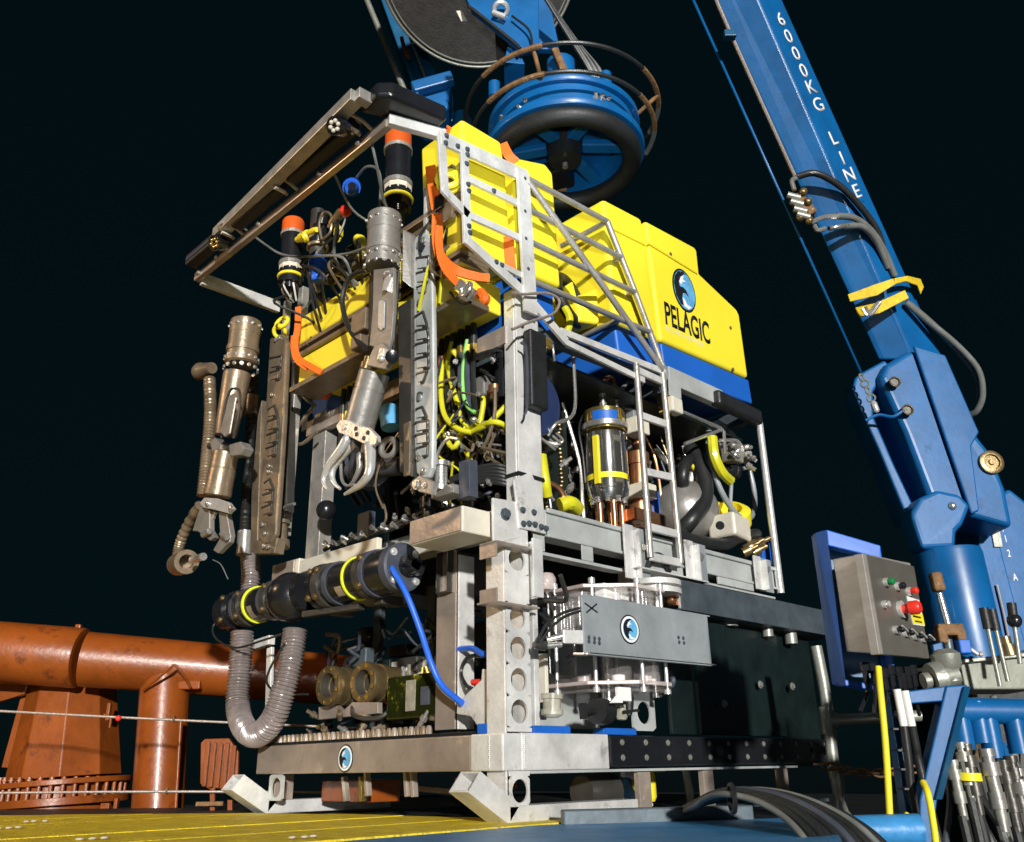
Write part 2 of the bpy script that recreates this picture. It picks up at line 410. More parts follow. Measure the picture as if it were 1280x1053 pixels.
# ================================================================== UNDERWATER VEHICLE (upper machine)
rov = empty('underwater_vehicle', (0.9, 0.95, 1.12), 'yellow and blue remotely operated underwater vehicle with open metal frame and two hanging arms', 'underwater robot')
P_ = lambda name, mb, m, bevel=0.0, **k: part(name, mb, m, rov, bevel, **k)
W = 1.84                                                   # overall width
# --- floats: outline on the side face, carried across the vehicle
def y_at(p, y): return (p[0], y, p[2])
def float_block(name, pts, y0, y1, m, bv=0.03):
    q = [y_at(p, y0) for p in pts]
    return P_(name, MB().prism(q, (0, y1 - y0, 0)), m, bv, seg=4, soft=True)
float_block('foam_block', [(-0.194, 0.040, 3.140), (0.075, 0.040, 3.146), (0.106, 0.040, 2.976), (0.138, 0.040, 2.428), (-0.150, 0.040, 2.454)], 0.04, 0.36, 'yellow', 0.022)
float_block('foam_block', [(0.155, 0, 3.09), (0.388, 0.030, 3.173), (0.449, 0.030, 3.137), (0.475, 0.030, 2.454), (0.15, 0, 2.43)], 0.03, 0.40, 'yellow', 0.022)
float_block('foam_block', [(0.16, 0, 2.95), (0.42, 0, 2.98), (0.42, 0, 2.43), (0.16, 0, 2.43)], 0.41, 1.80, 'yellow', 0.03)
float_block('foam_block', [(0.848, 0.020, 3.174), (1.207, 0.020, 3.203), (1.274, 0.020, 2.422), (0.877, 0.020, 2.402), (0.876, 0.020, 2.460)], 0.02, 0.60, 'yellow', 0.03)
float_block('foam_block', [(0.86, 0, 3.14), (1.23, 0, 3.17), (1.25, 0, 2.40), (0.86, 0, 2.40)], 0.604, 1.82, 'yellow', 0.03)
float_block('foam_block', [(1.224, 0.010, 3.195), (1.727, 0.010, 3.232), (1.759, 0.010, 3.216), (1.758, 0.010, 3.048), (2.157, 0.010, 2.948), (2.188, 0.010, 2.912), (2.202, 0.010, 2.467), (1.275, 0.010, 2.419)], 0.01, 1.83, 'yellow', 0.03)
# lower front step of the middle block
P_('foam_step', MB().prism([(0.74, 0.16, 2.41), (0.74, 0.16, 2.56), (0.86, 0.10, 2.64), (0.86, 0.10, 2.41)], (0, 0.9, 0)), 'yellow', 0.02, seg=3, soft=True)
float_block('blue_foam_base', [(0.879, 0.022, 2.399), (1.284, 0.022, 2.422), (1.305, 0.022, 2.235), (0.905, 0.022, 2.177)], 0.022, 1.80, 'blue_foam', 0.02)
float_block('blue_foam_base', [(1.271, 0.008, 2.407), (2.196, 0.008, 2.454), (2.209, 0.008, 2.293), (1.291, 0.008, 2.221)], 0.008, 1.82, 'blue_foam', 0.012)
float_block('blue_foam_base', [(0.15, 0, 2.42), (0.425, 0, 2.43), (0.425, 0, 2.15), (0.15, 0, 2.15)], 0.035, 1.80, 'blue_foam', 0.02)
for a, b in (((1.223, 0.006, 3.033), (1.715, 0.006, 3.029)), ((0.869, 0.016, 2.992), (1.204, 0.016, 3.019))):
    P_('foam_ridge', MB().tube([a, mid(a, b), b], 0.008, 8), 'yellow')
for q in [(2.045, 0.008, 2.768), (2.016, 0.008, 2.470), (1.448, 0.008, 3.054)]:
    P_('plug', MB().cyl(V(q), V(q) - V((0, .004, 0)), .012), 'titan_sodium_brown')
# emblem and lettering on the rear block
side_r = (V((1.790, 0.004, 2.564)) - V((1.320, 0.004, 2.544))).normalized()
emblem(rov, (1.559, 0.010, 2.849), (1, 0, 0.02), (0, 0, 1), 0.118, 0.145, False)
pa, pb = V((1.332, 0.010, 2.550)), V((1.804, 0.010, 2.573))
text('name_lettering', 'PELAGIC', pa, side_r, (0.0, 0, 1), 0.205, 'black', rov, xs=(pb - pa).length / 0.205 / 3.93, bold=0.022)
pa, pb = V((1.334, 0.010, 2.505)), V((1.809, 0.010, 2.526))
text('tagline_lettering', 'RESEARCH SERVICES', pa, side_r, (0, 0, 1), 0.044, 'grey_text', rov, xs=(pb - pa).length / 0.044 / 11.3)
# --- front foam bars and their rails
P_('foam_bar', MB().box(-0.16, 0.12, 0.10, 1.44, 2.19, 2.345), 'yellow', 0.012, seg=3, soft=True)
P_('foam_bar', MB().box(-0.17, 0.12, 0.30, 1.52, 2.43, 2.61), 'yellow', 0.02, seg=3, soft=True)
P_('slot_rail', MB().box(-0.175, 0.0, 0.06, 1.50, 2.35, 2.375).box(-0.175, 0.0, 0.06, 1.50, 2.40, 2.425).box(-0.12, 0.0, 0.06, 1.50, 2.376, 2.399), 'titan_sodium_brown', 0.003)
P_('slot_rail', MB().box(-0.175, 0.0, 0.06, 1.50, 2.155, 2.185), 'titan_sodium_brown', 0.003)
P_('slot_rail', MB().box(-0.19, -0.15, 0.06, 0.95, 2.63, 2.66).box(-0.19, -0.15, 0.06, 0.95, 2.70, 2.73), 'titan_sodium_brown', 0.003)
# --- frame
P_('frame_beam', MB().box(0.285, 2.28, 0.012, 0.10, 1.135, 1.257).box(0.285, 2.28, -0.004, 0.012, 1.24, 1.262).box(0.285, 2.28, -0.004, 0.012, 1.13, 1.145), 'alu_dull', 0.004)
P_('frame_beam', MB().box(0.10, 2.28, W - 0.10, W, 1.135, 1.257), 'alu_dull', 0.004)
P_('frame_beam', MB().box(0.10, 0.20, 0.10, W - 0.10, 1.14, 1.25), 'alu_dull', 0.004)
P_('frame_beam', MB().box(2.15, 2.25, 0.10, W - 0.10, 1.14, 1.25), 'alu_dull', 0.004)
P_('corner_post', MB().box(0.112, 0.262, 0.0, 0.012, 1.16, 2.30).box(0.108, 0.120, 0.012, 0.075, 1.16, 2.30).box(0.25, 0.262, 0.012, 0.075, 1.16, 2.30), 'alu', 0.003)
P_('corner_post', MB().box(0.12, 0.20, 1.57, 1.70, 1.26, 2.16), 'alu_tube', 0.003)
P_('corner_post', MB().box(2.19, 2.26, W - 0.07, W, 1.26, 2.2), 'alu_dull', 0.003)
P_('rear_post', MB().cyl((2.245, 0.000, 2.177), (2.212, -0.020, 1.106), 0.022), 'cast')
P_('post_foot', MB().prism([(0.068, -0.012, 1.342), (0.178, -0.012, 1.402), (0.249, -0.012, 1.288), (0.263, -0.012, 1.136), (0.101, -0.012, 1.137)], (0, 0.011, 0)), 'alu', 0.003)
bo = MB()
for q in [(0.121, -0.012, 1.158), (0.155, -0.012, 1.164), (0.190, -0.012, 1.166), (0.229, -0.012, 1.162), (0.259, -0.012, 1.160), (0.118, -0.012, 1.217), (0.186, -0.012, 1.219)]:
    bo.bolt(q, (0, -1, 0), 0.010, 0.012)
for q in [(0.150, 0.000, 2.111), (0.163, 0.000, 2.032), (0.156, 0.000, 2.339), (0.174, 0.000, 2.216)]: bo.bolt(q, (0, -1, 0), 0.008, 0.010)
P_('bolt', bo, 'plate_dark', kind='stuff')
P_('zip_tie', MB().box(0.104, 0.27, -0.006, 0.08, 1.375, 1.392), 'black')
# upper frame
P_('upper_beam', MB().bar((1.278, 0.000, 2.200), (1.815, 0.000, 2.207), 0.05, 0.105), 'alu_dull', 0.004)
P_('upper_beam', MB().bar((0.27, 0.03, 2.125), (1.26, 0.03, 2.165), 0.05, 0.055), 'plate_dark', 0.004)
P_('rubber_bumper', MB().bar((1.707, -0.030, 2.183), (2.186, -0.030, 2.174), 0.07, 0.095), 'rubber', 0.02, seg=3)
P_('upper_beam', MB().box(0.10, 0.15, 0.06, 1.75, 2.03, 2.122), 'alu_warmlit', 0.003)
P_('upper_beam', MB().box(0.27, 0.33, 0.06, 1.75, 2.09, 2.15), 'plate_dark', 0.003)
P_('upper_beam', MB().box(1.24, 1.32, 0.06, 1.75, 2.10, 2.2), 'plate_dark', 0.003)
P_('upper_beam', MB().box(2.15, 2.22, 0.06, 1.75, 2.16, 2.25), 'plate_dark', 0.003)
P_('upper_beam', MB().box(0.12, 2.22, W - 0.06, W, 2.09, 2.2), 'plate_dark', 0.003)
P_('joint_plate', MB().prism([(1.264, -0.030, 2.181), (1.376, -0.030, 2.181), (1.368, -0.030, 2.077), (1.256, -0.030, 2.069)], (0, 0.008, 0)), 'alu_dull', 0.002)
# --- side guard: flat plate frame at the front, tubes behind
gy = -0.035
guard = P_('side_guard', MB().bar((-0.384, -0.035, 2.876), (-0.356, -0.035, 2.590), 0.012, 0.045, up=(1, 0, 0)), 'alu', 0.002)
def gp(a, b, w, m='alu', name='guard_bar', t=0.016):
    return part(name, MB().bar(a, b, t, w, up=(V(b) - V(a)).cross(V((0, 1, 0)))), m, guard, 0.002)
gp((-0.390, -0.036, 2.868), (0.176, -0.036, 2.937), 0.075)
gp((-0.373, -0.038, 2.597), (-0.220, -0.038, 2.526), 0.045)
gp((-0.246, -0.038, 2.855), (-0.224, -0.038, 2.372), 0.045)
gp((-0.231, -0.040, 2.394), (0.199, -0.040, 2.239), 0.050)
gp((0.133, -0.045, 2.949), (0.164, -0.045, 2.165), 0.085)
gp((-0.230, -0.037, 2.726), (0.152, -0.037, 2.751), 0.036)
gp((-0.229, -0.037, 2.531), (0.158, -0.037, 2.557), 0.036)
gp((-0.057, -0.037, 2.352), (0.162, -0.037, 2.351), 0.030)
gp((0.154, -0.042, 2.247), (0.413, -0.042, 2.101), 0.045)
gp((0.371, -0.041, 2.147), (1.213, -0.041, 2.186), 0.036)
gp((0.402, -0.041, 2.098), (1.018, -0.041, 2.080), 0.032)
gb = MB()
for q in [(-0.361, -0.046, 2.887), (-0.365, -0.046, 2.845), (-0.293, -0.046, 2.866), (-0.234, -0.046, 2.880), (-0.233, -0.046, 2.849), (-0.066, -0.046, 2.732), (-0.228, -0.046, 2.687), (-0.223, -0.046, 2.654), (-0.222, -0.046, 2.466), (-0.217, -0.046, 2.434), (0.137, -0.046, 2.711), (0.138, -0.046, 2.557), (0.149, -0.046, 2.394), (-0.055, -0.046, 2.349), (-0.020, -0.046, 2.347), (0.142, -0.046, 2.905), (-0.238, -0.046, 2.797)]:
    gb.bolt(q, (0, -1, 0), 0.009, 0.010)
part('bolt', gb, 'plate_dark', guard, kind='stuff')
def rail(pts, r=0.016):
    return part('rail_tube', MB().tube(pts, r, 10, 1), 'alu_tube', guard)
rail([(0.182, -0.035, 2.932), (0.799, -0.035, 2.966)])
rail([(0.799, -0.035, 2.966), (1.006, -0.035, 2.604), (1.216, -0.035, 2.203)], 0.017)
rail([(0.188, -0.035, 2.750), (0.899, -0.035, 2.781)])
rail([(0.193, -0.035, 2.569), (1.006, -0.035, 2.604)])
rail([(0.197, -0.035, 2.353), (1.125, -0.035, 2.401)])
rail([(0.170, -0.052, 2.897), (1.177, -0.052, 2.190)], 0.017)
for q in [(0.806, -0.030, 2.972), (0.906, -0.030, 2.786), (1.007, -0.030, 2.616), (0.869, -0.030, 2.394)]:
    a = V(q); rail([a, a + V((0, 0.34, 0.0))], 0.015)
# lanyard loop on the guard
P_('wire_loop', MB().tube([(0.016, -0.070, 2.021), (0.121, -0.090, 2.091), (0.264, -0.100, 2.180), (0.307, -0.100, 2.265), (0.235, -0.090, 2.280), (0.099, -0.070, 2.232), (0.031, -0.060, 2.218)], 0.007, 7), 'rope')
# --- ladder
lad = P_('ladder', MB().tube([(0.946, -0.050, 2.152), (0.949, -0.050, 1.127)], 0.017, 10, 1), 'alu_tube')
part('ladder_rail', MB().tube([(1.177, -0.050, 2.167), (1.198, -0.050, 1.135)], 0.017, 10, 1), 'alu_tube', lad)
part('rung', MB().bar((0.949, -0.050, 2.116), (1.178, -0.050, 2.115), 0.02, 0.04), 'alu', lad, 0.004)
part('rung', MB().bar((0.955, -0.050, 1.862), (1.174, -0.050, 1.870), 0.02, 0.04), 'alu', lad, 0.004)
part('rung', MB().bar((0.954, -0.050, 1.561), (1.177, -0.050, 1.579), 0.02, 0.04), 'alu', lad, 0.004)
part('rung', MB().bar((0.954, -0.050, 1.278), (1.185, -0.050, 1.280), 0.02, 0.04), 'alu', lad, 0.004)
part('rung', MB().bar((0.949, -0.050, 1.131), (1.191, -0.050, 1.134), 0.02, 0.04), 'alu', lad, 0.004)

# --- front crash frame under the night sky, black fenders on it
cf = P_('crash_frame', MB().bar((-0.585, 0.09, 2.912), (-0.585, 1.95, 2.912), 0.035, 0.05), 'alu_warmlit', 0.004)
def cfp(name, mb, m, bevel=0.004, **k): return part(name, mb, m, cf, bevel, **k)
cfp('frame_tube', MB().bar((-0.60, 0.075, 2.912), (-0.34, -0.012, 2.918), 0.035, 0.055), 'alu')
cfp('frame_tube', MB().bar((-0.565, 1.93, 2.905), (-0.05, 1.93, 2.905), 0.035, 0.075), 'alu')
cfp('frame_tube', MB().bar((-0.753, 0.104, 2.970), (-0.675, 1.533, 2.970), 0.065, 0.06), 'alu_tube')
cfp('frame_tube', MB().bar((-0.764, 0.094, 2.970), (-0.694, 0.090, 2.970), 0.05, 0.055), 'alu_tube')
cfp('channel_lip', MB().bar((-0.751, 0.122, 3.005), (-0.681, 1.568, 3.005), 0.008, 0.02), 'alu')
cfp('fender', MB().prism([(-0.62, 0.13, 2.945), (-0.70, 0.16, 2.945), (-0.71, 0.02, 2.945), (-0.66, -0.03, 2.945), (-0.38, -0.075, 2.945), (-0.37, 0.03, 2.945)], (0, 0, 0.085)), 'plastic', 0.018, seg=4)
for y0, y1 in [(0.25, 0.80), (0.88, 1.36), (1.43, 1.90)]:
    cfp('fender', MB().box(-0.69, -0.62, y0, y1, 2.93, 3.0), 'rubber', 0.012)
    cfp('fender_strip', MB().box(-0.694, -0.69, y0 + 0.02, y1 - 0.02, 2.955, 2.968), 'slate', 0.001)
    cfp('bracket', MB().tube([(-0.60, y0 - 0.05, 2.935), (-0.66, y0 - 0.045, 2.96), (-0.72, y0 - 0.03, 2.965), (-0.71, y0 + 0.0, 2.945), (-0.62, y0 + 0.015, 2.93)], 0.010, 8), 'alu_warmlit', 0)
    cfp('clip', MB().box(-0.70, -0.64, y0 - 0.01, y0 + 0.012, 2.922, 2.932), 'alu', 0.002)
cb = MB()
for y in (0.3, 0.62, 1.2, 1.66, 1.88): cb.bolt((-0.604, y, 2.912), (-1, 0, 0), 0.011, 0.014)
cfp('bolt', cb, 'steel', 0, kind='stuff')
for c, g in (((-0.754, 0.257, 2.900), 'cream'), ((-0.690, 1.508, 2.900), 'gold')):
    c = V(c); d = V((-0.85, -0.25, -0.45)).normalized()
    lt = cfp('small_light', MB().lathe(c - d * 0.07, c, [(0, 0.03), (0.02, 0.042), (0.085, 0.044), (0.085, 0.038), (0.075, 0.034)], 16), 'plastic', 0)
    for k in range(6):
        a = k * math.pi / 3; x = d.cross(UP).normalized(); y = d.cross(x)
        cfp('light_lens', MB().ell(c + d * 0.012 + (x * math.cos(a) + y * math.sin(a)) * 0.022, 0.011, n=8, m=6), g, 0)
    cfp('light_arm', MB().tube([c - d * 0.05, c - d * 0.06 + V((0.03, 0.02, 0.03)), c + V((0.09, 0.0, 0.01))], 0.009), 'titan_sodium_brown', 0)
cfp('cable', MB().tube([(-0.57, 0.55, 2.90), (-0.40, 0.62, 2.80), (-0.25, 0.55, 2.72), (-0.2, 0.42, 2.60)], 0.006), 'grey_hose', 0)
cfp('cable', MB().tube([(-0.57, 0.24, 2.90), (-0.52, 0.26, 2.80), (-0.4, 0.36, 2.72), (-0.3, 0.40, 2.66)], 0.007), 'grey_hose', 0)
cfp('cable', MB().tube([(-0.560, 1.516, 3.077), (-0.400, 1.523, 3.029), (-0.300, 1.493, 2.988), (-0.300, 1.238, 2.856), (-0.300, 0.837, 2.689), (-0.300, 0.609, 2.632)], 0.007), 'grey_hose', 0)

# --- lamp canisters with orange caps
def canister(top, bot, r):
    top, bot = V(top), V(bot); d = (bot - top); L = d.length; d.normalize()
    c = P_('lamp_canister', MB().lathe(top + d * 0.24 * L, bot, [(0, r * .97), (0.50 * L, r * .97), (0.50 * L, r * 1.02), (0.70 * L, r * 1.02), (0.70 * L, r * .75), (0.76 * L, r * .6)], 24), 'plastic')
    part('orange_cap', MB().lathe(top, bot, [(0, r * .92), (0.012, r), (0.2 * L, r * 1.0), (0.2 * L, r * .9)], 24), 'orange_cap', c)
    part('clamp_band', MB().lathe(top + d * 0.20 * L, bot, [(0, r * 1.0), (0, r * 1.08), (0.04 * L, r * 1.08), (0.04 * L, r)], 24, False), 'alu_tube', c)
    part('clamp_band', MB().lathe(top + d * 0.63 * L, bot, [(0, r * 1.0), (0, r * 1.09), (0.05 * L, r * 1.09), (0.05 * L, r)], 24, False), 'titanium', c)
    part('yellow_ring', MB().torus(top + d * 0.83 * L, d, r * 1.0, r * 0.16, 28, 8), 'yellow', c)
    part('lamp_label', MB().lathe(top + d * 0.66 * L, bot, [(0, r * 1.03), (0.1 * L, r * 1.03)], 10, False, False), 'cream', c)
    for k in range(5):
        a = k * 1.3; x = d.cross(V((1, 0, 0))).normalized(); y = d.cross(x)
        part('lamp_wire', MB().tube([top + d * 0.88 * L + (x * math.cos(a) + y * math.sin(a)) * r * .4, top + d * L + (x * math.cos(a) + y * math.sin(a)) * r * .7, top + d * 1.12 * L + V((0.05, 0.03 * k, 0))], 0.006, 6), random.choice(['white', 'hose', 'titan_sodium_brown']), c)
    return c
canister((-0.170, 0.581, 3.374), (-0.170, 0.562, 2.858), 0.071)
canister((-0.100, 1.749, 3.429), (-0.100, 1.727, 2.931), 0.069)
P_('uv_stand', MB().box(-0.19, -0.17, 0.21, 0.26, 2.62, 2.90).box(-0.19, -0.17, 0.30, 0.325, 2.56, 2.88), 'alu', 0.003)
P_('valve_row', MB().box(-0.20, -0.17, 0.10, 0.20, 2.60, 2.90), 'titan_sodium_brown', 0.003)

# --- camera and connector cluster at the left front
def fitting(a, b, r, m, name='connector', cap=None):
    a, b = V(a), V(b); d = (b - a); L = d.length
    o = P_(name, MB().lathe(a, b, [(0, r * .7), (L * .2, r * .7), (L * .2, r), (L * .55, r), (L * .55, r * .8), (L * .9, r * .75), (L, r * .55)], 14), m)
    if cap: part('cap', MB().lathe(b, b + d, [(0, r * .9), (L * .35, r * .85), (L * .4, r * .5)], 14), cap, o)
    return o
fitting((-0.150, 1.023, 3.285), (-0.320, 0.783, 3.057), 0.05, 'blue_bright', 'blue_camera')
P_('camera_lens', MB().cyl((-0.330, 0.753, 3.052), (-0.350, 0.723, 3.025), 0.022), 'plastic')
P_('cable', MB().tube([(-0.220, 0.881, 3.232), (-0.250, 0.749, 3.212), (-0.250, 0.644, 3.139), (-0.250, 0.608, 3.019), (-0.250, 0.611, 2.854)], 0.008), 'grey_hose')
P_('red_knob', MB().ell((-0.200, 1.003, 3.085), 0.034, n=14, m=10), 'red')
fitting((-0.100, 1.402, 3.310), (-0.100, 1.469, 2.914), 0.05, 'plastic')
fitting((-0.200, 1.254, 2.900), (-0.200, 1.243, 2.741), 0.05, 'blue_bright', 'blue_motor')
fitting((-0.120, 1.645, 3.236), (-0.150, 1.378, 3.168), 0.028, 'yellow')
fitting((-0.200, 1.395, 3.105), (-0.220, 1.412, 3.088), 0.036, 'yellow')
fitting((-0.150, 1.137, 3.063), (-0.200, 1.066, 2.928), 0.027, 'yellow')
fitting((-0.150, 1.239, 3.112), (-0.150, 1.133, 3.184), 0.025, 'brass')
fitting((-0.200, 0.900, 2.760), (-0.200, 1.061, 2.723), 0.05, 'plastic')
fitting((-0.150, 1.201, 2.753), (-0.150, 0.948, 2.844), 0.055, 'plastic', 'camera')
P_('camera_band', MB().torus((-0.180, 1.063, 2.752), V((-0.150, 0.948, 2.844)) - V((-0.150, 1.201, 2.753)), 0.058, 0.010, 20, 8), 'steel')
fitting((-0.150, 0.946, 2.904), (-0.150, 0.856, 2.791), 0.035, 'yellow')
fitting((-0.150, 0.922, 2.792), (-0.150, 0.823, 2.727), 0.03, 'yellow')
P_('mast', MB().cyl((-0.100, 1.460, 3.355), (-0.100, 1.439, 3.026), 0.045), 'titan_dark')
P_('mast_ring', MB().torus((-0.100, 1.438, 3.092), (0, 0.1, 1), 0.055, 0.012, 22, 8).torus((-0.100, 1.445, 3.150), (0, 0.1, 1), 0.05, 0.008, 22, 8), 'titan_sodium_brown')
P_('cable', MB().tube([(-0.140, 1.333, 3.080), (-0.160, 1.339, 3.184), (-0.160, 1.295, 3.239), (-0.160, 1.214, 3.177), (-0.160, 1.211, 3.067), (-0.160, 1.291, 3.052)], 0.008), 'titan_sodium_brown')
rr = random.Random(4)
for i in range(16):
    px = rr.uniform(-.3, -.02); a = V((px, rr.uniform(0.75, 1.5), rr.uniform(2.62, 2.95)))
    P_('cable', MB().tube([a, a + V((rr.uniform(-.1, .1), rr.uniform(-.15, .15), rr.uniform(-.12, .05))), a + V((rr.uniform(-.1, .1), rr.uniform(-.25, .1), -.2)), a + V((0.1, -.1, -.32))], 0.008, 6, 5), rr.choice(['hose', 'titan_sodium_brown', 'hose', 'grey_hose']))
for i in range(22):
    a = V((rr.uniform(-.2, .0), rr.uniform(0.62, 1.5), rr.uniform(2.62, 2.9)))
    d = V((rr.uniform(-1, 1), rr.uniform(-1, 1), rr.uniform(-1, 1))).normalized() * rr.uniform(.05, .1)
    fitting(a, a + d, rr.uniform(.014, .026), rr.choice(['brass', 'plastic', 'titanium', 'titan_sodium_brown', 'yellow']))
for i in range(8):
    a = V((rr.uniform(-.2, -.1), rr.uniform(0.08, 0.30), rr.uniform(2.3, 2.85)))
    P_('cable', MB().tube([a, a + V((-.04, rr.uniform(-.1, .1), -.1)), a + V((-.02, rr.uniform(-.15, .15), -.25))], 0.008, 6, 5), rr.choice(['hose', 'yellow_hose', 'titan_sodium_brown']))
P_('yellow_coil', MB().torus((-.24, 0.08, 2.78), (-.7, -.7, .2), 0.05, 0.016, 24, 8).torus((-.23, 0.09, 2.765), (-.6, -.7, -.1), 0.045, 0.014, 24, 8), 'yellow')
P_('yellow_coil', MB().torus((-.2, 1.60, 2.62), (-.8, -.3, .3), 0.04, 0.012, 20, 8).torus((-.2, 1.62, 2.57), (-.5, -.3, -.4), 0.035, 0.012, 20, 8), 'yellow')
P_('upright', MB().box(-.05, 0.0, 1.66, 1.71, 1.4, 2.95), 'alu_tube', 0.004)
P_('upright', MB().box(-.12, -.08, 1.72, 1.75, 2.3, 2.85), 'alu_tube', 0.004)

# ------------------------------------------------------------------ manipulators
def ringbolts(mb, c, d, R, k, r=0.008):
    d = V(d).normalized(); x = d.cross(V((1, 0, 0.2))).normalized(); y = d.cross(x)
    for i in range(k):
        a = 2 * math.pi * i / k; e = x * math.cos(a) + y * math.sin(a)
        mb.bolt(V(c) + e * R, e, r, 0.010)
def plate(name, pts, t, m, parent, bevel=0.004):
    P = [V(p) for p in pts]
    return part(name, MB().prism(P, t), m, parent, bevel, seg=2)
T_ = V((-1, 0, 0))
# arm nearest the corner post
a1 = P_('manipulator_arm', MB().lathe((-0.350, 0.421, 2.694), (-0.350, 0.421, 2.382), [(0, .075), (.006, .081), (.10, .081), (.10, .079), (.19, .079), (.19, .084), (.215, .084), (.215, .080), (.285, .080), (.285, .068)], 36), 'titanium')
b = MB(); ringbolts(b, (-0.350, 0.425, 2.655), (0, 0, 1), .08, 12); ringbolts(b, (-0.350, 0.419, 2.460), (0, 0, 1), .081, 12); ringbolts(b, (-0.350, 0.423, 2.409), (0, 0, 1), .079, 12)
part('bolt', b, 'steel', a1, kind='stuff')
part('swivel_fitting', MB().torus((-0.370, 0.374, 2.670), (0, .3, 1), .02, .008, 16, 6).cyl((-0.370, 0.426, 2.696), (-0.370, 0.428, 2.725), .012), 'steel', a1)
part('upper_arm', MB().loft([[V((-0.330, 0.562, 2.461)), V((-0.360, 0.277, 2.324)), V((-0.280, 0.371, 2.398)), V((-0.220, 0.673, 2.555))], [V((-0.330, 0.537, 2.029)), V((-0.360, 0.296, 1.910)), V((-0.280, 0.392, 1.970)), V((-0.220, 0.662, 2.111))]]), 'titan_dark', a1, 0.015, seg=3)
plate('arm_cover', [(-0.375, 0.431, 2.381), (-0.375, 0.275, 2.325), (-0.375, 0.263, 2.099), (-0.375, 0.274, 1.963), (-0.375, 0.294, 1.912), (-0.375, 0.435, 1.986), (-0.375, 0.423, 2.161)], T_ * 0.02, 'titanium', a1)
plate('arm_slot', [(-0.398, 0.368, 2.181), (-0.398, 0.344, 2.183), (-0.398, 0.319, 2.161), (-0.398, 0.317, 2.031), (-0.398, 0.340, 2.024), (-0.398, 0.366, 2.049)], T_ * 0.006, 'cast', a1, 0.003)
part('arm_latch', MB().ell((-0.400, 0.313, 2.302), .018, n=12, m=8).bar((-0.405, 0.293, 2.279), (-0.405, 0.313, 2.213), .02, .03), 'cast', a1, 0)
part('arm_pin', MB().bolt((-0.400, 0.294, 2.286), T_, .012, .02), 'steel', a1)
plate('elbow_plate', [(-0.385, 0.405, 1.924), (-0.385, 0.372, 1.964), (-0.385, 0.318, 1.956), (-0.385, 0.269, 1.911), (-0.385, 0.232, 1.856), (-0.385, 0.248, 1.831), (-0.385, 0.265, 1.833), (-0.385, 0.287, 1.813), (-0.385, 0.426, 1.880)], T_ * 0.025, 'titanium', a1)
part('elbow_knob', MB().lathe((-0.410, 0.239, 1.858), (-0.450, 0.185, 1.826), [(0, .030), (.02, .030), (.025, .018), (.025, 0)], 20), 'plastic', a1)
part('elbow_slot', MB().bar((-0.414, 0.306, 1.919), (-0.414, 0.321, 1.870), .012, .03).ell((-0.414, 0.309, 1.870), .016, n=10, m=6), 'cast', a1)
part('brass_joint', MB().lathe((-0.330, 0.528, 1.985), (-0.330, 0.549, 1.927), [(0, .02), (.03, .02), (.03, .028), (.06, .028), (.06, .018)], 14), 'brass', a1)
part('arm_hose', MB().tube([(-0.300, 0.545, 2.475), (-0.280, 0.782, 2.545), (-0.280, 0.858, 2.451), (-0.280, 0.809, 2.294), (-0.300, 0.678, 2.137), (-0.320, 0.565, 2.043)], 0.014, 8), 'hose', a1)
part('side_block', MB().box(-.30, -.24, .62, .74, 2.18, 2.30).box(-.31, -.25, .64, .72, 2.09, 2.16), 'titan_sodium_brown', a1, 0.008)
w0, w1 = V((-0.350, 0.449, 1.871)), V((-0.350, 0.538, 1.663))
part('wrist', MB().lathe(w0, w1, [(0, .066), (.004, .070), (.085, .070), (.085, .068), (.09, .068), (.09, .071), (.255, .071), (.262, .064)], 36), 'titanium', a1)
plate('claw_plate', [(-0.425, 0.594, 1.629), (-0.425, 0.559, 1.650), (-0.425, 0.496, 1.632), (-0.425, 0.420, 1.584), (-0.425, 0.336, 1.549), (-0.425, 0.277, 1.496), (-0.425, 0.269, 1.469), (-0.425, 0.308, 1.458), (-0.425, 0.378, 1.488), (-0.425, 0.489, 1.551), (-0.425, 0.565, 1.587)], T_ * 0.02, 'cast', a1)
for q in [(-0.446, 0.518, 1.602), (-0.446, 0.280, 1.470)]: part('pivot_pin', MB().lathe(V(q), V(q) + T_, [(0, .014), (.008, .014), (.008, 0)], 14), 'steel', a1)
for q in [(-0.446, 0.431, 1.570), (-0.446, 0.423, 1.542), (-0.446, 0.368, 1.509), (-0.446, 0.340, 1.526)]: part('plate_hole', MB().cyl(V(q), V(q) + T_ * .004, .010, n=12), 'black', a1)
def finger(pts, r0, r1, m='cast'):
    P = [V(p) for p in pts]; L = sum((P[i + 1] - P[i]).length for i in range(len(P) - 1))
    return part('claw_finger', MB().tube(P, r0, 10, 8, rf=lambda s: r0 + (r1 - r0) * min(1, s / L) ** 1.5 if s > 0.01 else r0 * .8), m, a1)
finger([(-0.430, 0.507, 1.562), (-0.440, 0.548, 1.507), (-0.450, 0.615, 1.455), (-0.450, 0.653, 1.405), (-0.450, 0.649, 1.367), (-0.450, 0.621, 1.339)], .024, .007)
finger([(-0.400, 0.495, 1.551), (-0.410, 0.561, 1.503), (-0.420, 0.622, 1.456), (-0.420, 0.636, 1.407), (-0.420, 0.607, 1.364), (-0.420, 0.567, 1.336)], .024, .007)
finger([(-0.430, 0.348, 1.482), (-0.440, 0.323, 1.402), (-0.450, 0.315, 1.338), (-0.450, 0.363, 1.305), (-0.450, 0.431, 1.292), (-0.450, 0.483, 1.286)], .026, .007)
finger([(-0.380, 0.462, 1.536), (-0.380, 0.487, 1.476), (-0.380, 0.488, 1.417), (-0.380, 0.520, 1.374), (-0.380, 0.549, 1.358)], .018, .007, 'titanium')
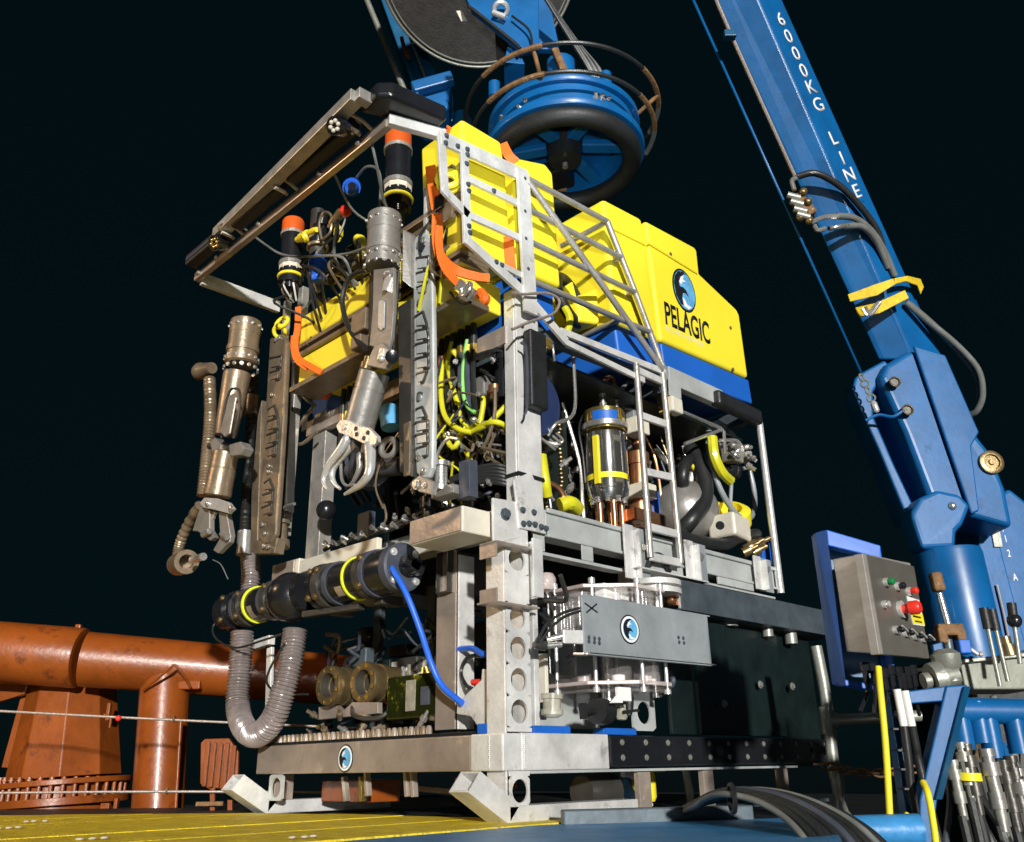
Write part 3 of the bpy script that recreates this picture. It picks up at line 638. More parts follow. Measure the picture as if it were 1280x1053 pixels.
part('finger_guard', MB().tube([(-0.400, 0.604, 1.479), (-0.400, 0.590, 1.393), (-0.400, 0.550, 1.351), (-0.400, 0.489, 1.340)], .007, 8), 'titanium', a1)
part('finger_link', MB().bar((-0.410, 0.505, 1.555), (-0.410, 0.469, 1.490), .03, .03), 'titan_dark', a1, 0.004)
part('finger_link', MB().bar((-0.410, 0.400, 1.501), (-0.410, 0.408, 1.456), .03, .03), 'titan_dark', a1, 0.004)

# link 1 (front face x = -.20, goes back .11)
L1 = [(-0.200, 0.383, 2.597), (-0.200, 0.365, 2.621), (-0.200, 0.322, 2.618), (-0.200, 0.272, 2.586), (-0.200, 0.247, 2.538), (-0.200, 0.224, 2.106), (-0.200, 0.208, 1.705), (-0.200, 0.210, 1.392), (-0.200, 0.236, 1.355), (-0.200, 0.279, 1.358), (-0.200, 0.319, 1.393), (-0.200, 0.342, 1.555), (-0.200, 0.373, 2.038)]
k1 = part('arm_link', MB().prism([V(p) for p in L1], V((0.028, 0, 0))), 'alu_dull', a1, 0.010, seg=3)
def pocket(a, b, c, d, m, par):
    """a raised U-shaped lip round a recess: left-top, right-top, right-bottom, left-bottom"""
    part('rib_shade_lip', MB().tube([mid(a, b, .05), mid(a, b, .8), b, mid(b, c, .35), c, mid(c, d, .35)], 0.0068, 6, 4), 'titan_dark', par)  # dark lip colour stands in for the shadow along each pocket
    part('rib_pocket', MB().prism([mid(a, c, .14), mid(b, d, .14), mid(c, a, .14), mid(d, b, .14)], (-0.003, 0, 0)), m, par, .001)
for q in [[(-0.204, 0.356, 2.489), (-0.204, 0.258, 2.454), (-0.204, 0.262, 2.390), (-0.204, 0.353, 2.421)], [(-0.204, 0.353, 2.403), (-0.204, 0.262, 2.381), (-0.204, 0.266, 2.318), (-0.204, 0.351, 2.346)], [(-0.204, 0.344, 2.321), (-0.204, 0.278, 2.311), (-0.204, 0.282, 2.270), (-0.204, 0.336, 2.284)], [(-0.204, 0.350, 2.170), (-0.204, 0.291, 2.172), (-0.204, 0.259, 2.085), (-0.204, 0.342, 2.108)], [(-0.204, 0.347, 2.094), (-0.204, 0.253, 2.071), (-0.204, 0.246, 2.015), (-0.204, 0.345, 2.039)], [(-0.204, 0.344, 2.022), (-0.204, 0.245, 2.003), (-0.204, 0.243, 1.942), (-0.204, 0.342, 1.965)], [(-0.204, 0.341, 1.948), (-0.204, 0.243, 1.930), (-0.204, 0.241, 1.870), (-0.204, 0.339, 1.891)], [(-0.203, 0.333, 1.869), (-0.204, 0.252, 1.858), (-0.204, 0.279, 1.812), (-0.204, 0.319, 1.817)], [(-0.204, 0.326, 1.694), (-0.204, 0.281, 1.692), (-0.204, 0.251, 1.634), (-0.204, 0.324, 1.644)], [(-0.204, 0.329, 1.630), (-0.204, 0.240, 1.615), (-0.204, 0.238, 1.570), (-0.204, 0.327, 1.584)], [(-0.204, 0.327, 1.569), (-0.204, 0.238, 1.559), (-0.204, 0.236, 1.510), (-0.204, 0.325, 1.523)], [(-0.204, 0.319, 1.506), (-0.204, 0.236, 1.499), (-0.204, 0.240, 1.453), (-0.204, 0.312, 1.460)]]:
    pocket(*[V(p) for p in q], 'alu_dull', a1)
b = MB()
for q in [(-0.203, 0.334, 2.555), (-0.203, 0.298, 2.561), (-0.203, 0.317, 2.233), (-0.203, 0.296, 1.460), (-0.203, 0.260, 1.389), (-0.203, 0.300, 1.744)]: b.lathe(V(q), V(q) + T_, [(0, .016), (.008, .016), (.012, .010), (.012, 0)], 12)
part('bolt', b, 'steel', a1, kind='stuff')
part('eye_hole', MB().cyl((-0.202, 0.311, 2.527), (-0.208, 0.303, 2.520), .018), 'plastic', a1)
part('eye_hole', MB().cyl((-0.202, 0.302, 1.757), (-0.208, 0.294, 1.753), .016), 'plastic', a1)
plate('back_link', [(-0.220, 0.467, 2.262), (-0.220, 0.363, 2.271), (-0.220, 0.326, 1.376), (-0.220, 0.413, 1.419)], V((.10, 0, 0)), 'titan_dark', a1, .006)
plate('back_strip', [(-0.235, 0.375, 1.631), (-0.235, 0.329, 1.633), (-0.235, 0.324, 1.379), (-0.235, 0.363, 1.382)], V((.012, 0, 0)), 'titan_sodium_brown', a1, .003)
plate('link_shoulder', [(-0.260, 0.397, 2.650), (-0.220, 0.378, 2.622), (-0.220, 0.365, 2.324), (-0.260, 0.389, 2.362)], V((.06, 0, 0)), 'titanium', a1, .006)
plate('foot_bracket', [(-0.215, 0.316, 1.360), (-0.215, 0.278, 1.373), (-0.215, 0.185, 1.322), (-0.215, 0.194, 1.265), (-0.215, 0.280, 1.298), (-0.215, 0.326, 1.337)], V((.03, 0, 0)), 'titanium', a1, .004)
part('foot_pin', MB().bolt((-0.217, 0.290, 1.332), T_, .016, .016).bolt((-0.217, 0.236, 1.316), T_, .009, .012), 'steel', a1)
part('pivot_drum', MB().lathe((-0.130, 0.236, 1.436), (-0.130, 0.234, 1.304), [(0, .045), (.02, .045), (.02, .03), (.11, .03), (.11, .048), (.13, .048)], 20), 'steel', a1)
plate('foot_block', [(-0.150, 0.280, 1.329), (-0.150, 0.132, 1.316), (-0.150, 0.131, 1.274), (-0.150, 0.278, 1.278)], V((.08, 0, 0)), 'titanium', a1, .005)
plate('foot_upright', [(-0.120, 0.131, 1.415), (-0.120, 0.065, 1.416), (-0.120, 0.059, 1.250), (-0.120, 0.125, 1.250)], V((.05, 0, 0)), 'slate', a1, .003)
part('bent_handle', MB().tube([(-0.150, 0.244, 1.411), (-0.150, 0.235, 1.471), (-0.150, 0.203, 1.507), (-0.150, 0.156, 1.524), (-0.150, 0.098, 1.504)], .008, 8), 'steel', a1)
b = MB()
for i in range(6):
    y = 0.42 - i * .05
    b.tube([(-.02, .30, 1.34 + i * .012), (.05, .22 - i * .012, 1.38 + i * .012), (.12, .08, 1.35 + i * .016), (.28, .10, 1.30 + i * .014)], .011, 8)
part('hose_bunch', b, 'hose', a1)

# --- second arm, on the far front corner
a2 = P_('manipulator_arm', MB().lathe((-0.350, 1.742, 2.629), (-0.350, 1.755, 2.308), [(0, .080), (.008, .088), (.09, .088), (.09, .086), (.17, .086), (.17, .092), (.20, .092), (.20, .086), (.235, .086), (.235, .093), (.265, .093), (.275, .080)], 32), 'titan_sodium_brown')
b = MB(); ringbolts(b, (-0.350, 1.743, 2.588), (0, 0, 1), .087, 12); ringbolts(b, (-0.350, 1.752, 2.387), (0, 0, 1), .09, 14); ringbolts(b, (-0.350, 1.749, 2.326), (0, 0, 1), .09, 14)
part('bolt', b, 'steel', a2, kind='stuff')
part('upper_arm', MB().lathe((-0.350, 1.784, 2.318), (-0.350, 1.853, 1.929), [(0, .075), (.02, .078), (.30, .066), (.37, .060)], 28), 'titan_sodium_brown', a2)
plate('arm_slot', [(-0.435, 1.657, 2.110), (-0.435, 1.613, 2.111), (-0.435, 1.580, 2.077), (-0.435, 1.610, 1.873), (-0.435, 1.661, 1.869), (-0.435, 1.724, 1.914)], T_ * .012, 'titanium', a2, .006)
part('slot_rim', MB().tube([(-0.420, 1.748, 1.892), (-0.430, 1.733, 2.040), (-0.430, 1.692, 2.147), (-0.430, 1.629, 2.146), (-0.430, 1.568, 2.098), (-0.430, 1.559, 1.965), (-0.420, 1.608, 1.854)], .007, 8), 'titan_dark', a2)
plate('clevis', [(-0.400, 1.932, 1.924), (-0.400, 1.879, 1.938), (-0.400, 1.791, 1.872), (-0.400, 1.777, 1.808), (-0.400, 1.887, 1.850)], V((.06, 0, 0)), 'titanium', a2, .004)
plate('clevis', [(-0.400, 1.696, 1.846), (-0.400, 1.572, 1.831), (-0.400, 1.520, 1.781), (-0.400, 1.556, 1.751), (-0.400, 1.673, 1.776)], V((.06, 0, 0)), 'titanium', a2, .004)
part('clevis_pin', MB().cyl((-0.370, 1.991, 1.923), (-0.370, 1.577, 1.794), .018), 'titan_dark', a2)
part('wrist', MB().lathe((-0.350, 1.819, 1.853), (-0.350, 1.872, 1.589), [(0, .055), (.01, .070), (.10, .072), (.10, .070), (.11, .073), (.22, .074), (.22, .076), (.25, .076), (.258, .065)], 30), 'titan_sodium_brown', a2)
plate('claw_plate', [(-0.430, 1.859, 1.544), (-0.430, 1.809, 1.564), (-0.430, 1.669, 1.529), (-0.430, 1.531, 1.478), (-0.430, 1.472, 1.432), (-0.430, 1.519, 1.416), (-0.430, 1.682, 1.471), (-0.430, 1.805, 1.506)], T_ * .022, 'cast', a2)
for q in [(-0.453, 1.753, 1.517), (-0.453, 1.487, 1.435)]: part('pivot_pin', MB().lathe(V(q), V(q) + T_, [(0, .016), (.008, .016), (.012, .01), (.012, 0)], 14), 'steel', a2)
plate('claw_jaw', [(-0.420, 1.693, 1.471), (-0.420, 1.602, 1.448), (-0.420, 1.534, 1.317), (-0.420, 1.542, 1.277), (-0.420, 1.651, 1.239), (-0.420, 1.709, 1.265), (-0.420, 1.643, 1.321)], V((.03, 0, 0)), 'titanium', a2, .005)
plate('claw_jaw', [(-0.420, 1.915, 1.540), (-0.420, 1.796, 1.497), (-0.420, 1.771, 1.388), (-0.420, 1.706, 1.333), (-0.420, 1.757, 1.325), (-0.420, 1.920, 1.408), (-0.420, 1.979, 1.419)], V((.03, 0, 0)), 'titanium', a2, .005)
part('jaw_rod', MB().cyl((-0.400, 1.770, 1.487), (-0.400, 1.844, 1.379), .014).cyl((-0.440, 1.727, 1.367), (-0.440, 1.796, 1.359), .016).cyl((-0.440, 1.589, 1.324), (-0.440, 1.525, 1.295), .014), 'steel', a2)
g0, g1 = V((-0.360, 2.244, 1.287)), V((-0.460, 1.725, 1.229))
part('tool_sleeve', MB().lathe(g0, g1 + (g1 - g0) * .12, [(0, .05), (.01, .062), (.16, .062), (.16, .056), (.175, .056), (.175, .066), (.20, .066), (.20, .040), (.10, .038)], 28), 'titan_sodium_brown', a2)
part('tool_core', MB().cyl(g0 + (g1 - g0) * .6, g1, .02), 'steel', a2)
part('arm_hose', MB().tube([(-0.360, 2.048, 1.589), (-0.340, 2.208, 1.518), (-0.330, 2.314, 1.423), (-0.330, 2.320, 1.331), (-0.350, 2.216, 1.247)], .03, 10, 14, rf=lambda s: .03 + .003 * math.sin(s * 420)), 'titan_sodium_brown', a2)
part('ribbed_hose', MB().tube([(-0.280, 2.291, 2.466), (-0.280, 2.221, 2.200), (-0.280, 2.202, 1.940), (-0.280, 2.194, 1.693)], .035, 12, 40, rf=lambda s: .036 + .004 * math.sin(s * 330)), 'titan_sodium_brown', a2)
part('hose_bulb', MB().lathe((-0.300, 2.430, 2.549), (-0.300, 2.075, 2.488), [(0, .02), (.02, .052), (.05, .058), (.08, .05), (.2, .035)], 20), 'titan_sodium_brown', a2)
part('loose_wire', MB().tube([(-0.400, 1.738, 1.223), (-0.400, 1.644, 1.183), (-0.400, 1.551, 1.095)], .003, 6), 'grey_hose', a2)
L2 = [(-0.200, 1.730, 2.562), (-0.200, 1.660, 2.572), (-0.200, 1.585, 2.539), (-0.200, 1.531, 2.469), (-0.200, 1.498, 2.009), (-0.200, 1.484, 1.639), (-0.200, 1.479, 1.342), (-0.200, 1.521, 1.308), (-0.200, 1.603, 1.314), (-0.200, 1.660, 1.359), (-0.200, 1.690, 1.780), (-0.200, 1.710, 2.219)]
k2 = part('arm_link', MB().prism([V(p) for p in L2], V((0.032, 0, 0))), 'titan_sodium_brown', a2, 0.010, seg=3)
for q in [[(-0.204, 1.702, 2.427), (-0.204, 1.566, 2.394), (-0.204, 1.564, 2.324), (-0.204, 1.690, 2.351)], [(-0.204, 1.687, 2.330), (-0.204, 1.562, 2.308), (-0.204, 1.570, 2.252), (-0.204, 1.687, 2.275)], [(-0.204, 1.667, 2.096), (-0.204, 1.598, 2.100), (-0.204, 1.553, 2.024), (-0.204, 1.667, 2.043)], [(-0.204, 1.663, 2.023), (-0.204, 1.543, 2.011), (-0.204, 1.532, 1.943), (-0.204, 1.662, 1.960)], [(-0.204, 1.659, 1.940), (-0.204, 1.539, 1.930), (-0.204, 1.528, 1.862), (-0.204, 1.657, 1.878)], [(-0.204, 1.654, 1.859), (-0.204, 1.535, 1.850), (-0.204, 1.534, 1.790), (-0.204, 1.644, 1.800)], [(-0.204, 1.637, 1.656), (-0.204, 1.580, 1.665), (-0.204, 1.528, 1.595), (-0.204, 1.637, 1.607)], [(-0.204, 1.643, 1.590), (-0.204, 1.534, 1.583), (-0.204, 1.526, 1.528), (-0.204, 1.634, 1.534)], [(-0.204, 1.639, 1.517), (-0.204, 1.532, 1.517), (-0.204, 1.523, 1.462), (-0.204, 1.631, 1.467)]]:
    pocket(*[V(p) for p in q], 'titan_sodium_brown', a2)
b = MB()
for q in [(-0.203, 1.648, 2.525), (-0.203, 1.612, 2.523), (-0.203, 1.637, 2.175), (-0.203, 1.602, 1.744), (-0.203, 1.597, 1.710), (-0.203, 1.615, 1.420), (-0.203, 1.582, 1.366), (-0.203, 1.578, 1.297), (-0.203, 1.536, 1.285)]: b.lathe(V(q), V(q) + T_, [(0, .013), (.008, .013), (.012, .008), (.012, 0)], 12)
part('bolt', b, 'steel', a2, kind='stuff')
plate('back_link', [(-0.180, 1.825, 2.110), (-0.180, 1.796, 2.201), (-0.180, 1.692, 1.290), (-0.180, 1.762, 1.302), (-0.180, 1.811, 1.627)], V((.05, 0, 0)), 'titan_sodium_brown', a2, .004)
plate('back_link', [(-0.100, 1.713, 2.584), (-0.080, 1.712, 2.596), (-0.080, 1.592, 1.508), (-0.100, 1.633, 1.513)], V((.05, 0, 0)), 'titan_dark', a2, .004)
plate('foot_bracket', [(-0.190, 1.710, 1.353), (-0.190, 1.477, 1.327), (-0.190, 1.496, 1.246), (-0.190, 1.715, 1.284)], V((.06, 0, 0)), 'titan_sodium_brown', a2, .005)
part('pivot_drum', MB().lathe((-0.100, 1.608, 1.454), (-0.100, 1.591, 1.284), [(0, .05), (.02, .05), (.02, .035), (.11, .035), (.11, .05), (.15, .05)], 20), 'titan_sodium_brown', a2)
part('bent_handle', MB().tube([(-0.120, 1.621, 1.440), (-0.120, 1.589, 1.500), (-0.120, 1.527, 1.518), (-0.120, 1.447, 1.514)], .009, 8), 'titanium', a2)
part('ribbed_hose', MB().tube([(-0.060, 2.155, 2.509), (-0.060, 2.116, 2.020), (-0.060, 2.089, 1.615), (-0.060, 2.062, 1.373)], .03, 12, 40, rf=lambda s: .030 + .004 * math.sin(s * 330)), 'rubber', a2)
part('hose_cuff', MB().cyl((-0.060, 2.140, 2.368), (-0.060, 2.145, 2.236), .04), 'titan_sodium_brown', a2)
part('hose_cuff', MB().cyl((-0.070, 2.047, 1.486), (-0.070, 2.039, 1.349), .045), 'titanium', a2)

# ------------------------------------------------------------------ machinery inside the frame
P_('black_pad', MB().box(0.15, 0.262, -0.055, -0.002, 1.70, 2.085), 'rubber', 0.012, seg=3)
P_('pad_strip', MB().tube([(0.085, -0.056, 1.986), (0.119, -0.057, 1.948), (0.116, -0.057, 1.693), (0.095, -0.056, 1.631)], .006, 6), 'slate')
P_('spool_drum', MB().lathe((0.325, 0.15, 1.815), (0.325, -0.02, 1.815), [(0, .14), (.01, .172), (.05, .172), (.065, .165), (.072, .12), (.075, 0)], 40), 'navy')
P_('pipe', MB().tube([(0.564, 0.050, 2.149), (0.567, 0.050, 2.001), (0.564, 0.050, 1.850), (0.524, 0.050, 1.768), (0.430, 0.060, 1.713), (0.414, 0.100, 1.660)], .009, 8), 'steel')
P_('brass_block', MB().box(0.27, 0.36, 0.0, 0.05, 2.06, 2.115), 'gold', 0.01)
P_('pipe', MB().tube([(0.294, 0.020, 2.118), (0.278, 0.020, 1.986)], .007, 8, 1).tube([(0.345, 0.020, 2.135), (0.317, 0.020, 1.998)], .007, 8, 1).tube([(0.379, 0.020, 2.129), (0.390, 0.020, 2.013)], .007, 8, 1), 'steel')
b = MB()
for i in range(4):
    b.tube([(0.291, 0.050, 1.643), (0.36 + .02 * i, .12 + .02 * i, 1.66), (0.46 + .02 * i, .10, 1.60 + .02 * i), (0.44, .22, 1.72 + .03 * i)], .007, 7)
P_('pipe', b, 'titanium', kind='stuff')
for i in range(40):                                                # thin wiring looms in the open front bay and behind the corner post
    a = V((rr.uniform(-.02, .25), rr.uniform(.15, .75), rr.uniform(1.55, 2.05))); pts = [a]
    for k in range(4): pts.append(pts[-1] + V((rr.uniform(-.04, .10), rr.uniform(-.14, .14), rr.uniform(-.16, .06))))
    for p in pts: p.z = min(max(p.z, 1.28), 2.05); p.y = min(max(p.y, .09), .9); p.x = min(max(p.x, .0), .5)
    P_('cable', MB().tube(pts, rr.choice([.005, .006, .008]), 6, 5), rr.choice(['hose', 'hose', 'titan_sodium_brown', 'steel', 'grey_hose', 'slate', 'yellow_hose']))
bb = MB()
for i in range(70):
    p = V((rr.uniform(.02, .35), rr.uniform(.12, .8), rr.uniform(1.3, 2.02))); d = V((rr.uniform(-1, .2), rr.uniform(-1, .2), rr.uniform(-1, 1)))
    bb.lathe(p, p + d, [(0, .009), (.015, .009), (.015, .014), (.03, .014), (.03, .008), (.05, .008)], 7, False)
P_('small_fitting', bb, 'steel', kind='stuff')
# black thruster ring between the foam blocks
P_('thruster_ring', MB().torus((0.752, 0.220, 2.562), (0.25, -1, 0.2), .135, .032, 36, 12), 'rubber')
P_('thruster_blade', MB().prism([(0.675, 0.200, 2.603), (0.763, 0.200, 2.678), (0.796, 0.200, 2.571), (0.685, 0.200, 2.452)], (0, .02, 0)), 'yellow', .006)
P_('yellow_hose', MB().tube([(0.630, 0.150, 2.445), (0.642, 0.130, 2.380), (0.626, 0.130, 2.309), (0.608, 0.150, 2.255)], .02, 8), 'yellow_hose')
# tall polished pressure canister
cx = V((1.029, 0.250, 1.970)); cz0, cz1 = (0.976, 0.250, 1.473)[2], (1.031, 0.250, 1.989)[2]
can = P_('pressure_canister', MB().lathe((cx.x, .25, cz0 + .06), (cx.x, .25, 3), [(0, .108), (.01, .113), (cz1 - cz0 - .20, .113), (cz1 - cz0 - .20, .109)], 44), 'chrome')
part('brass_cap', MB().lathe((cx.x, .25, cz1 - .12), (cx.x, .25, 3), [(0, .109), (.004, .111), (.115, .111), (.12, .105)], 44), 'gold', can)
part('flange_ring', MB().lathe((cx.x, .25, cz1 - .113), (cx.x, .25, 3), [(0, .123), (.004, .127), (.03, .127), (.034, .12)], 44), 'steel', can)
lb = MB(); ring0 = []; ring1 = []
for k in range(9):
    t = R_(186 + 9 * k); ring0.append(V((cx.x + .112 * math.cos(t), .25 + .112 * math.sin(t), cz1 - .10))); ring1.append(ring0[-1] + V((0, 0, .075)))
lb.add(ring0 + ring1, [(i, i + 1, 9 + i + 1, 9 + i) for i in range(8)], True)
part('blue_label', lb, 'blue_foam', can)
part('yellow_band', MB().lathe((cx.x, .25, cz0 + .113), (cx.x, .25, 3), [(0, .1145), (.0, .116), (.03, .116), (.03, .1145)], 44, False, False), 'yellow', can)
part('yellow_strip', MB().box(cx.x - .124, cx.x - .108, .205, .24, cz0 + .08, cz1 - .17), 'yellow', can, .003)
part('base_ring', MB().lathe((cx.x, .25, cz0), (cx.x, .25, 3), [(0, .08), (.02, .10), (.06, .109)], 40), 'chrome', can)
b = MB()
for k in range(10):
    a = k * math.pi / 5; b.bolt((cx.x + .088 * math.cos(a), .25 + .088 * math.sin(a), cz0 + .02), (0, 0, -1), .012, .03)
part('bolt', b, 'steel', can, kind='stuff')
b = MB()
for k in range(5):
    a = .6 + k * 1.2; b.cyl((cx.x + .065 * math.cos(a), .25 + .065 * math.sin(a), cz0 - .16), (cx.x + .065 * math.cos(a), .25 + .065 * math.sin(a), cz0 + .01), .016, n=10)
part('support_rod', b, 'copper', can)
part('canister_bracket', MB().box(cx.x + .05, cx.x + .32, .12, .20, cz0 - .10, cz0 - .03), 'copper', can, .006)
part('hose_fitting', MB().lathe((cx.x - .065, .20, cz1 - .01), (cx.x - .065, .20, 3), [(0, .022), (.03, .022), (.03, .014), (.08, .014), (.08, .02), (.11, .018)], 12), 'steel', can)
part('hose_fitting', MB().lathe((cx.x + .05, .2, cz1 - .01), (cx.x + .05, .2, 3), [(0, .022), (.03, .022), (.03, .014), (.08, .014)], 12), 'steel', can)
part('hose', MB().tube([(cx.x - .065, .20, cz1 + .09), (cx.x - .07, .18, cz1 + .14), (cx.x - .03, .16, cz1 + .17), (cx.x - .01, .15, cz1 + .12)], .014, 8), 'copper', can)
part('hose', MB().tube([(cx.x + .05, .2, cz1 + .06), (cx.x + .08, .2, cz1 + .109), (cx.x + .16, .19, cz1 + .21), (cx.x + .27, .18, cz1 + .20)], .012, 8), 'grey_hose', can)
part('hose', MB().tube([(cx.x + .10, .2, cz1 + .12), (cx.x + .17, .19, cz1 + .12), (cx.x + .22, .18, cz1 + .08), (cx.x + .22, .18, cz1)], .010, 8), 'steel', can)
# second slim cylinder, copper and white
s0 = V((1.222, 0.200, 1.368)); s1 = V((1.252, 0.200, 1.966))
P_('slim_cylinder', MB().lathe(s0, s1, [(0, .05), (.05, .05), (.05, .065), (.12, .065), (.12, .05), (.35, .05), (.35, .06), (.42, .06), (.42, .03), (.5, .03)], 20), 'copper')
P_('white_collar', MB().box(s1.x - .13, s1.x - .02, .10, .2, s1.z - .10, s1.z - .01), 'cream', .006)
P_('white_collar', MB().box(s0.x - .06, s0.x + .06, .12, .26, s0.z + .15, s0.z + .23), 'cream', .006)
P_('slim_post', MB().box(cx.x + .20, cx.x + .25, .2, .26, 1.3, 2.05), 'plate', .004)
P_('blue_cylinder', MB().lathe((1.368, 0.220, 1.375), (1.369, 0.220, 1.623), [(0, .04), (.22, .04), (.22, .025)], 16), 'blue_bright')
for i in range(26):
    x0, y0 = rr.uniform(.42, 2.1), rr.uniform(.30, .44); z0 = rr.uniform(1.28, 1.6)
    P_('thin_pipe', MB().tube([(x0, y0, z0), (x0 + rr.uniform(-.01, .01), y0, z0 + .15), (x0 + rr.uniform(-.03, .03), y0 + .02, z0 + rr.uniform(.3, .42)), (x0 + rr.uniform(-.14, .14), y0 + .05, 2.04)], rr.choice([.006, .008, .010]), 7, 5), rr.choice(['steel', 'alu_tube', 'steel', 'copper', 'hose', 'brass']))
for i in range(14):
    c = V((rr.uniform(.42, 1.35), rr.uniform(.36, .5), rr.uniform(1.3, 1.95)))
    P_('valve_cartridge', MB().lathe(c, c + V((rr.uniform(-.3, .3), -.2, rr.choice([-1, 1]))), [(0, .02), (.03, .02), (.03, .028), (.07, .028), (.07, .018), (.11, .018), (.11, .01), (.14, .01)], 12), rr.choice(['steel', 'brass', 'titanium', 'chrome', 'plastic']))
# polished dome and heavy hoses
P_('motor_dome', MB().ell((1.792, 0.300, 1.580), .20, .20, .185, 32, 18), 'titanium')
P_('dome_neck', MB().lathe((1.801, 0.280, 1.676), (1.817, 0.220, 1.863), [(0, .04), (.12, .035), (.12, .028), (.2, .022)], 16), 'alu_tube')
P_('gold_tip', MB().ell((1.784, 0.200, 1.831), .022, n=10, m=8), 'yellow')
P_('heavy_hose', MB().tube([(1.828, 0.250, 1.975), (1.808, 0.180, 1.861), (1.791, 0.140, 1.715), (1.740, 0.130, 1.592), (1.627, 0.140, 1.480), (1.597, 0.200, 1.422)], .045, 12), 'hose')
P_('heavy_hose', MB().tube([(1.948, 0.300, 1.965), (1.695, 0.200, 1.831), (1.648, 0.200, 1.723), (1.738, 0.250, 1.695)], .036, 12), 'hose')
P_('heavy_hose', MB().tube([(1.402, 0.100, 1.344), (1.532, 0.080, 1.326), (1.792, 0.060, 1.341), (1.925, 0.060, 1.394), (2.162, 0.060, 1.461)], .034, 12), 'hose')
P_('heavy_hose', MB().tube([(1.567, 0.180, 1.414), (1.423, 0.120, 1.299), (1.537, 0.120, 1.272), (1.839, 0.120, 1.318)], .034, 12), 'hose')
wc = V((2.115, 0.150, 1.871))
whl = P_('thruster_ring', MB().torus(wc, (0.15, -1, 0.1), .31, .017, 48, 10), 'plate')
part('thruster_hub', MB().lathe(wc + V((0, .06, 0)), wc + V((0, -1, 0)), [(0, .05), (.06, .07), (.1, .05), (.12, 0)], 20), 'plastic', whl)
for a in (0.3, 2.4, 4.4):
    e = V((math.cos(a), 0.1 * math.cos(a), math.sin(a))); part('spoke', MB().cyl(wc + e * .04, wc + e * .30, .012, n=10), 'plate', whl)
part('valve_cluster', MB().box(wc.x - .13, wc.x + .0, .06, .14, wc.z + .02, wc.z + .14).cyl((wc.x - .14, .09, wc.z + .1), (wc.x + .07, .09, wc.z + .06), .02), 'titanium', whl, .01)
bb = MB()
for i in range(9): 
    p = V((wc.x + rr.uniform(-.16, .05), .05, wc.z + rr.uniform(0, .16))); bb.lathe(p, p + V((rr.uniform(-1, 1), -1, rr.uniform(-1, 1))), [(0, .02), (.03, .02), (.03, .012), (.06, .012)], 8, False)
part('fitting', bb, 'steel', whl, kind='stuff')
part('yellow_shroud', MB().tube([(1.766, 0.050, 1.972), (1.755, 0.040, 1.853), (1.814, 0.040, 1.769), (1.916, 0.050, 1.739)], .03, 8), 'yellow_hose', whl)
P_('pipe', MB().tube([(1.447, 0.050, 2.056), (1.865, 0.050, 2.057), (1.904, 0.050, 2.041), (1.888, 0.050, 1.906)], .011, 8, 1).tube([(1.889, 0.050, 2.053), (1.555, 0.100, 1.894)], .011, 8, 1).tube([(1.866, 0.060, 1.979), (2.047, 0.060, 2.023), (2.110, 0.060, 1.981), (2.085, 0.060, 1.904)], .011, 8), 'steel')
P_('yellow_cup', MB().lathe((2.150, 0.250, 1.560), (2.076, 0.200, 1.672), [(0, .15), (.08, .15), (.10, .12), (.10, .10), (.05, .1)], 28), 'yellow')
P_('control_pod', MB().obox((1.933, 0.100, 1.460), (.12, .02, 0), (0, .09, 0), (0, 0, .07)), 'cream', .02, seg=3)
P_('pod_knob', MB().cyl((1.674, 0.000, 1.419), (1.626, -0.030, 1.405), .024), 'plastic')
P_('blue_block', MB().obox((2.277, 0.120, 1.368), (.05, 0, 0), (0, .05, 0), (0, 0, .07)), 'blue_foam', .01)
P_('relief_valve', MB().obox((1.314, -0.010, 2.026), (.05, 0, 0), (0, .03, 0), (0, 0, .045)), 'cream', .01)
P_('relief_valve', MB().obox((1.284, 0.020, 2.041), (.04, 0, 0), (0, .03, 0), (0, 0, .06)), 'gold', .01)
bb = MB()
for q in [(1.981, 0.050, 1.336), (2.038, 0.050, 1.363), (2.065, 0.050, 1.330), (1.960, 0.050, 1.314), (2.111, 0.050, 1.384)]: bb.lathe(V(q), V(q) + V((.6, -.6, .4)), [(0, .03), (.05, .03), (.05, .016), (.1, .014)], 10)
P_('brass_fitting', bb, 'brass')
# yellow-green hydraulic hoses hanging below the front foam
hg = [([(0.060, 0.462, 2.061), (0.040, 0.447, 1.888), (0.040, 0.415, 1.754), (0.060, 0.345, 1.675), (0.100, 0.289, 1.649)], 'yellow_hose'), ([(0.060, 0.391, 2.140), (0.050, 0.408, 2.026), (0.050, 0.371, 1.888), (0.060, 0.346, 1.801)], 'yellow_hose'), ([(0.100, 0.462, 2.126), (0.080, 0.466, 1.991), (0.100, 0.506, 1.882)], 'yellow_hose'), ([(0.060, 0.280, 2.112), (0.050, 0.296, 1.988), (0.050, 0.296, 1.843), (0.060, 0.278, 1.768), (0.080, 0.245, 1.731)], 'green_hose'), ([(0.100, 0.289, 1.653), (0.100, 0.180, 1.662), (0.150, 0.098, 1.750)], 'yellow_hose'), ([(0.100, 0.261, 1.665), (0.100, 0.127, 1.655), (0.200, 0.115, 1.630)], 'yellow_hose'), ([(0.100, 0.535, 1.806), (0.100, 0.425, 1.610), (0.150, 0.373, 1.751)], 'yellow_hose'), ([(0.120, 0.256, 1.689), (0.120, 0.233, 1.783), (0.120, 0.239, 1.825)], 'yellow_hose'), ([(0.150, 0.459, 1.631), (0.120, 0.402, 1.670), (0.100, 0.267, 1.679)], 'yellow_hose'), ([(0.200, 0.629, 1.808), (0.200, 0.542, 1.715), (0.200, 0.458, 1.643), (0.200, 0.400, 1.547)], 'yellow_hose')]
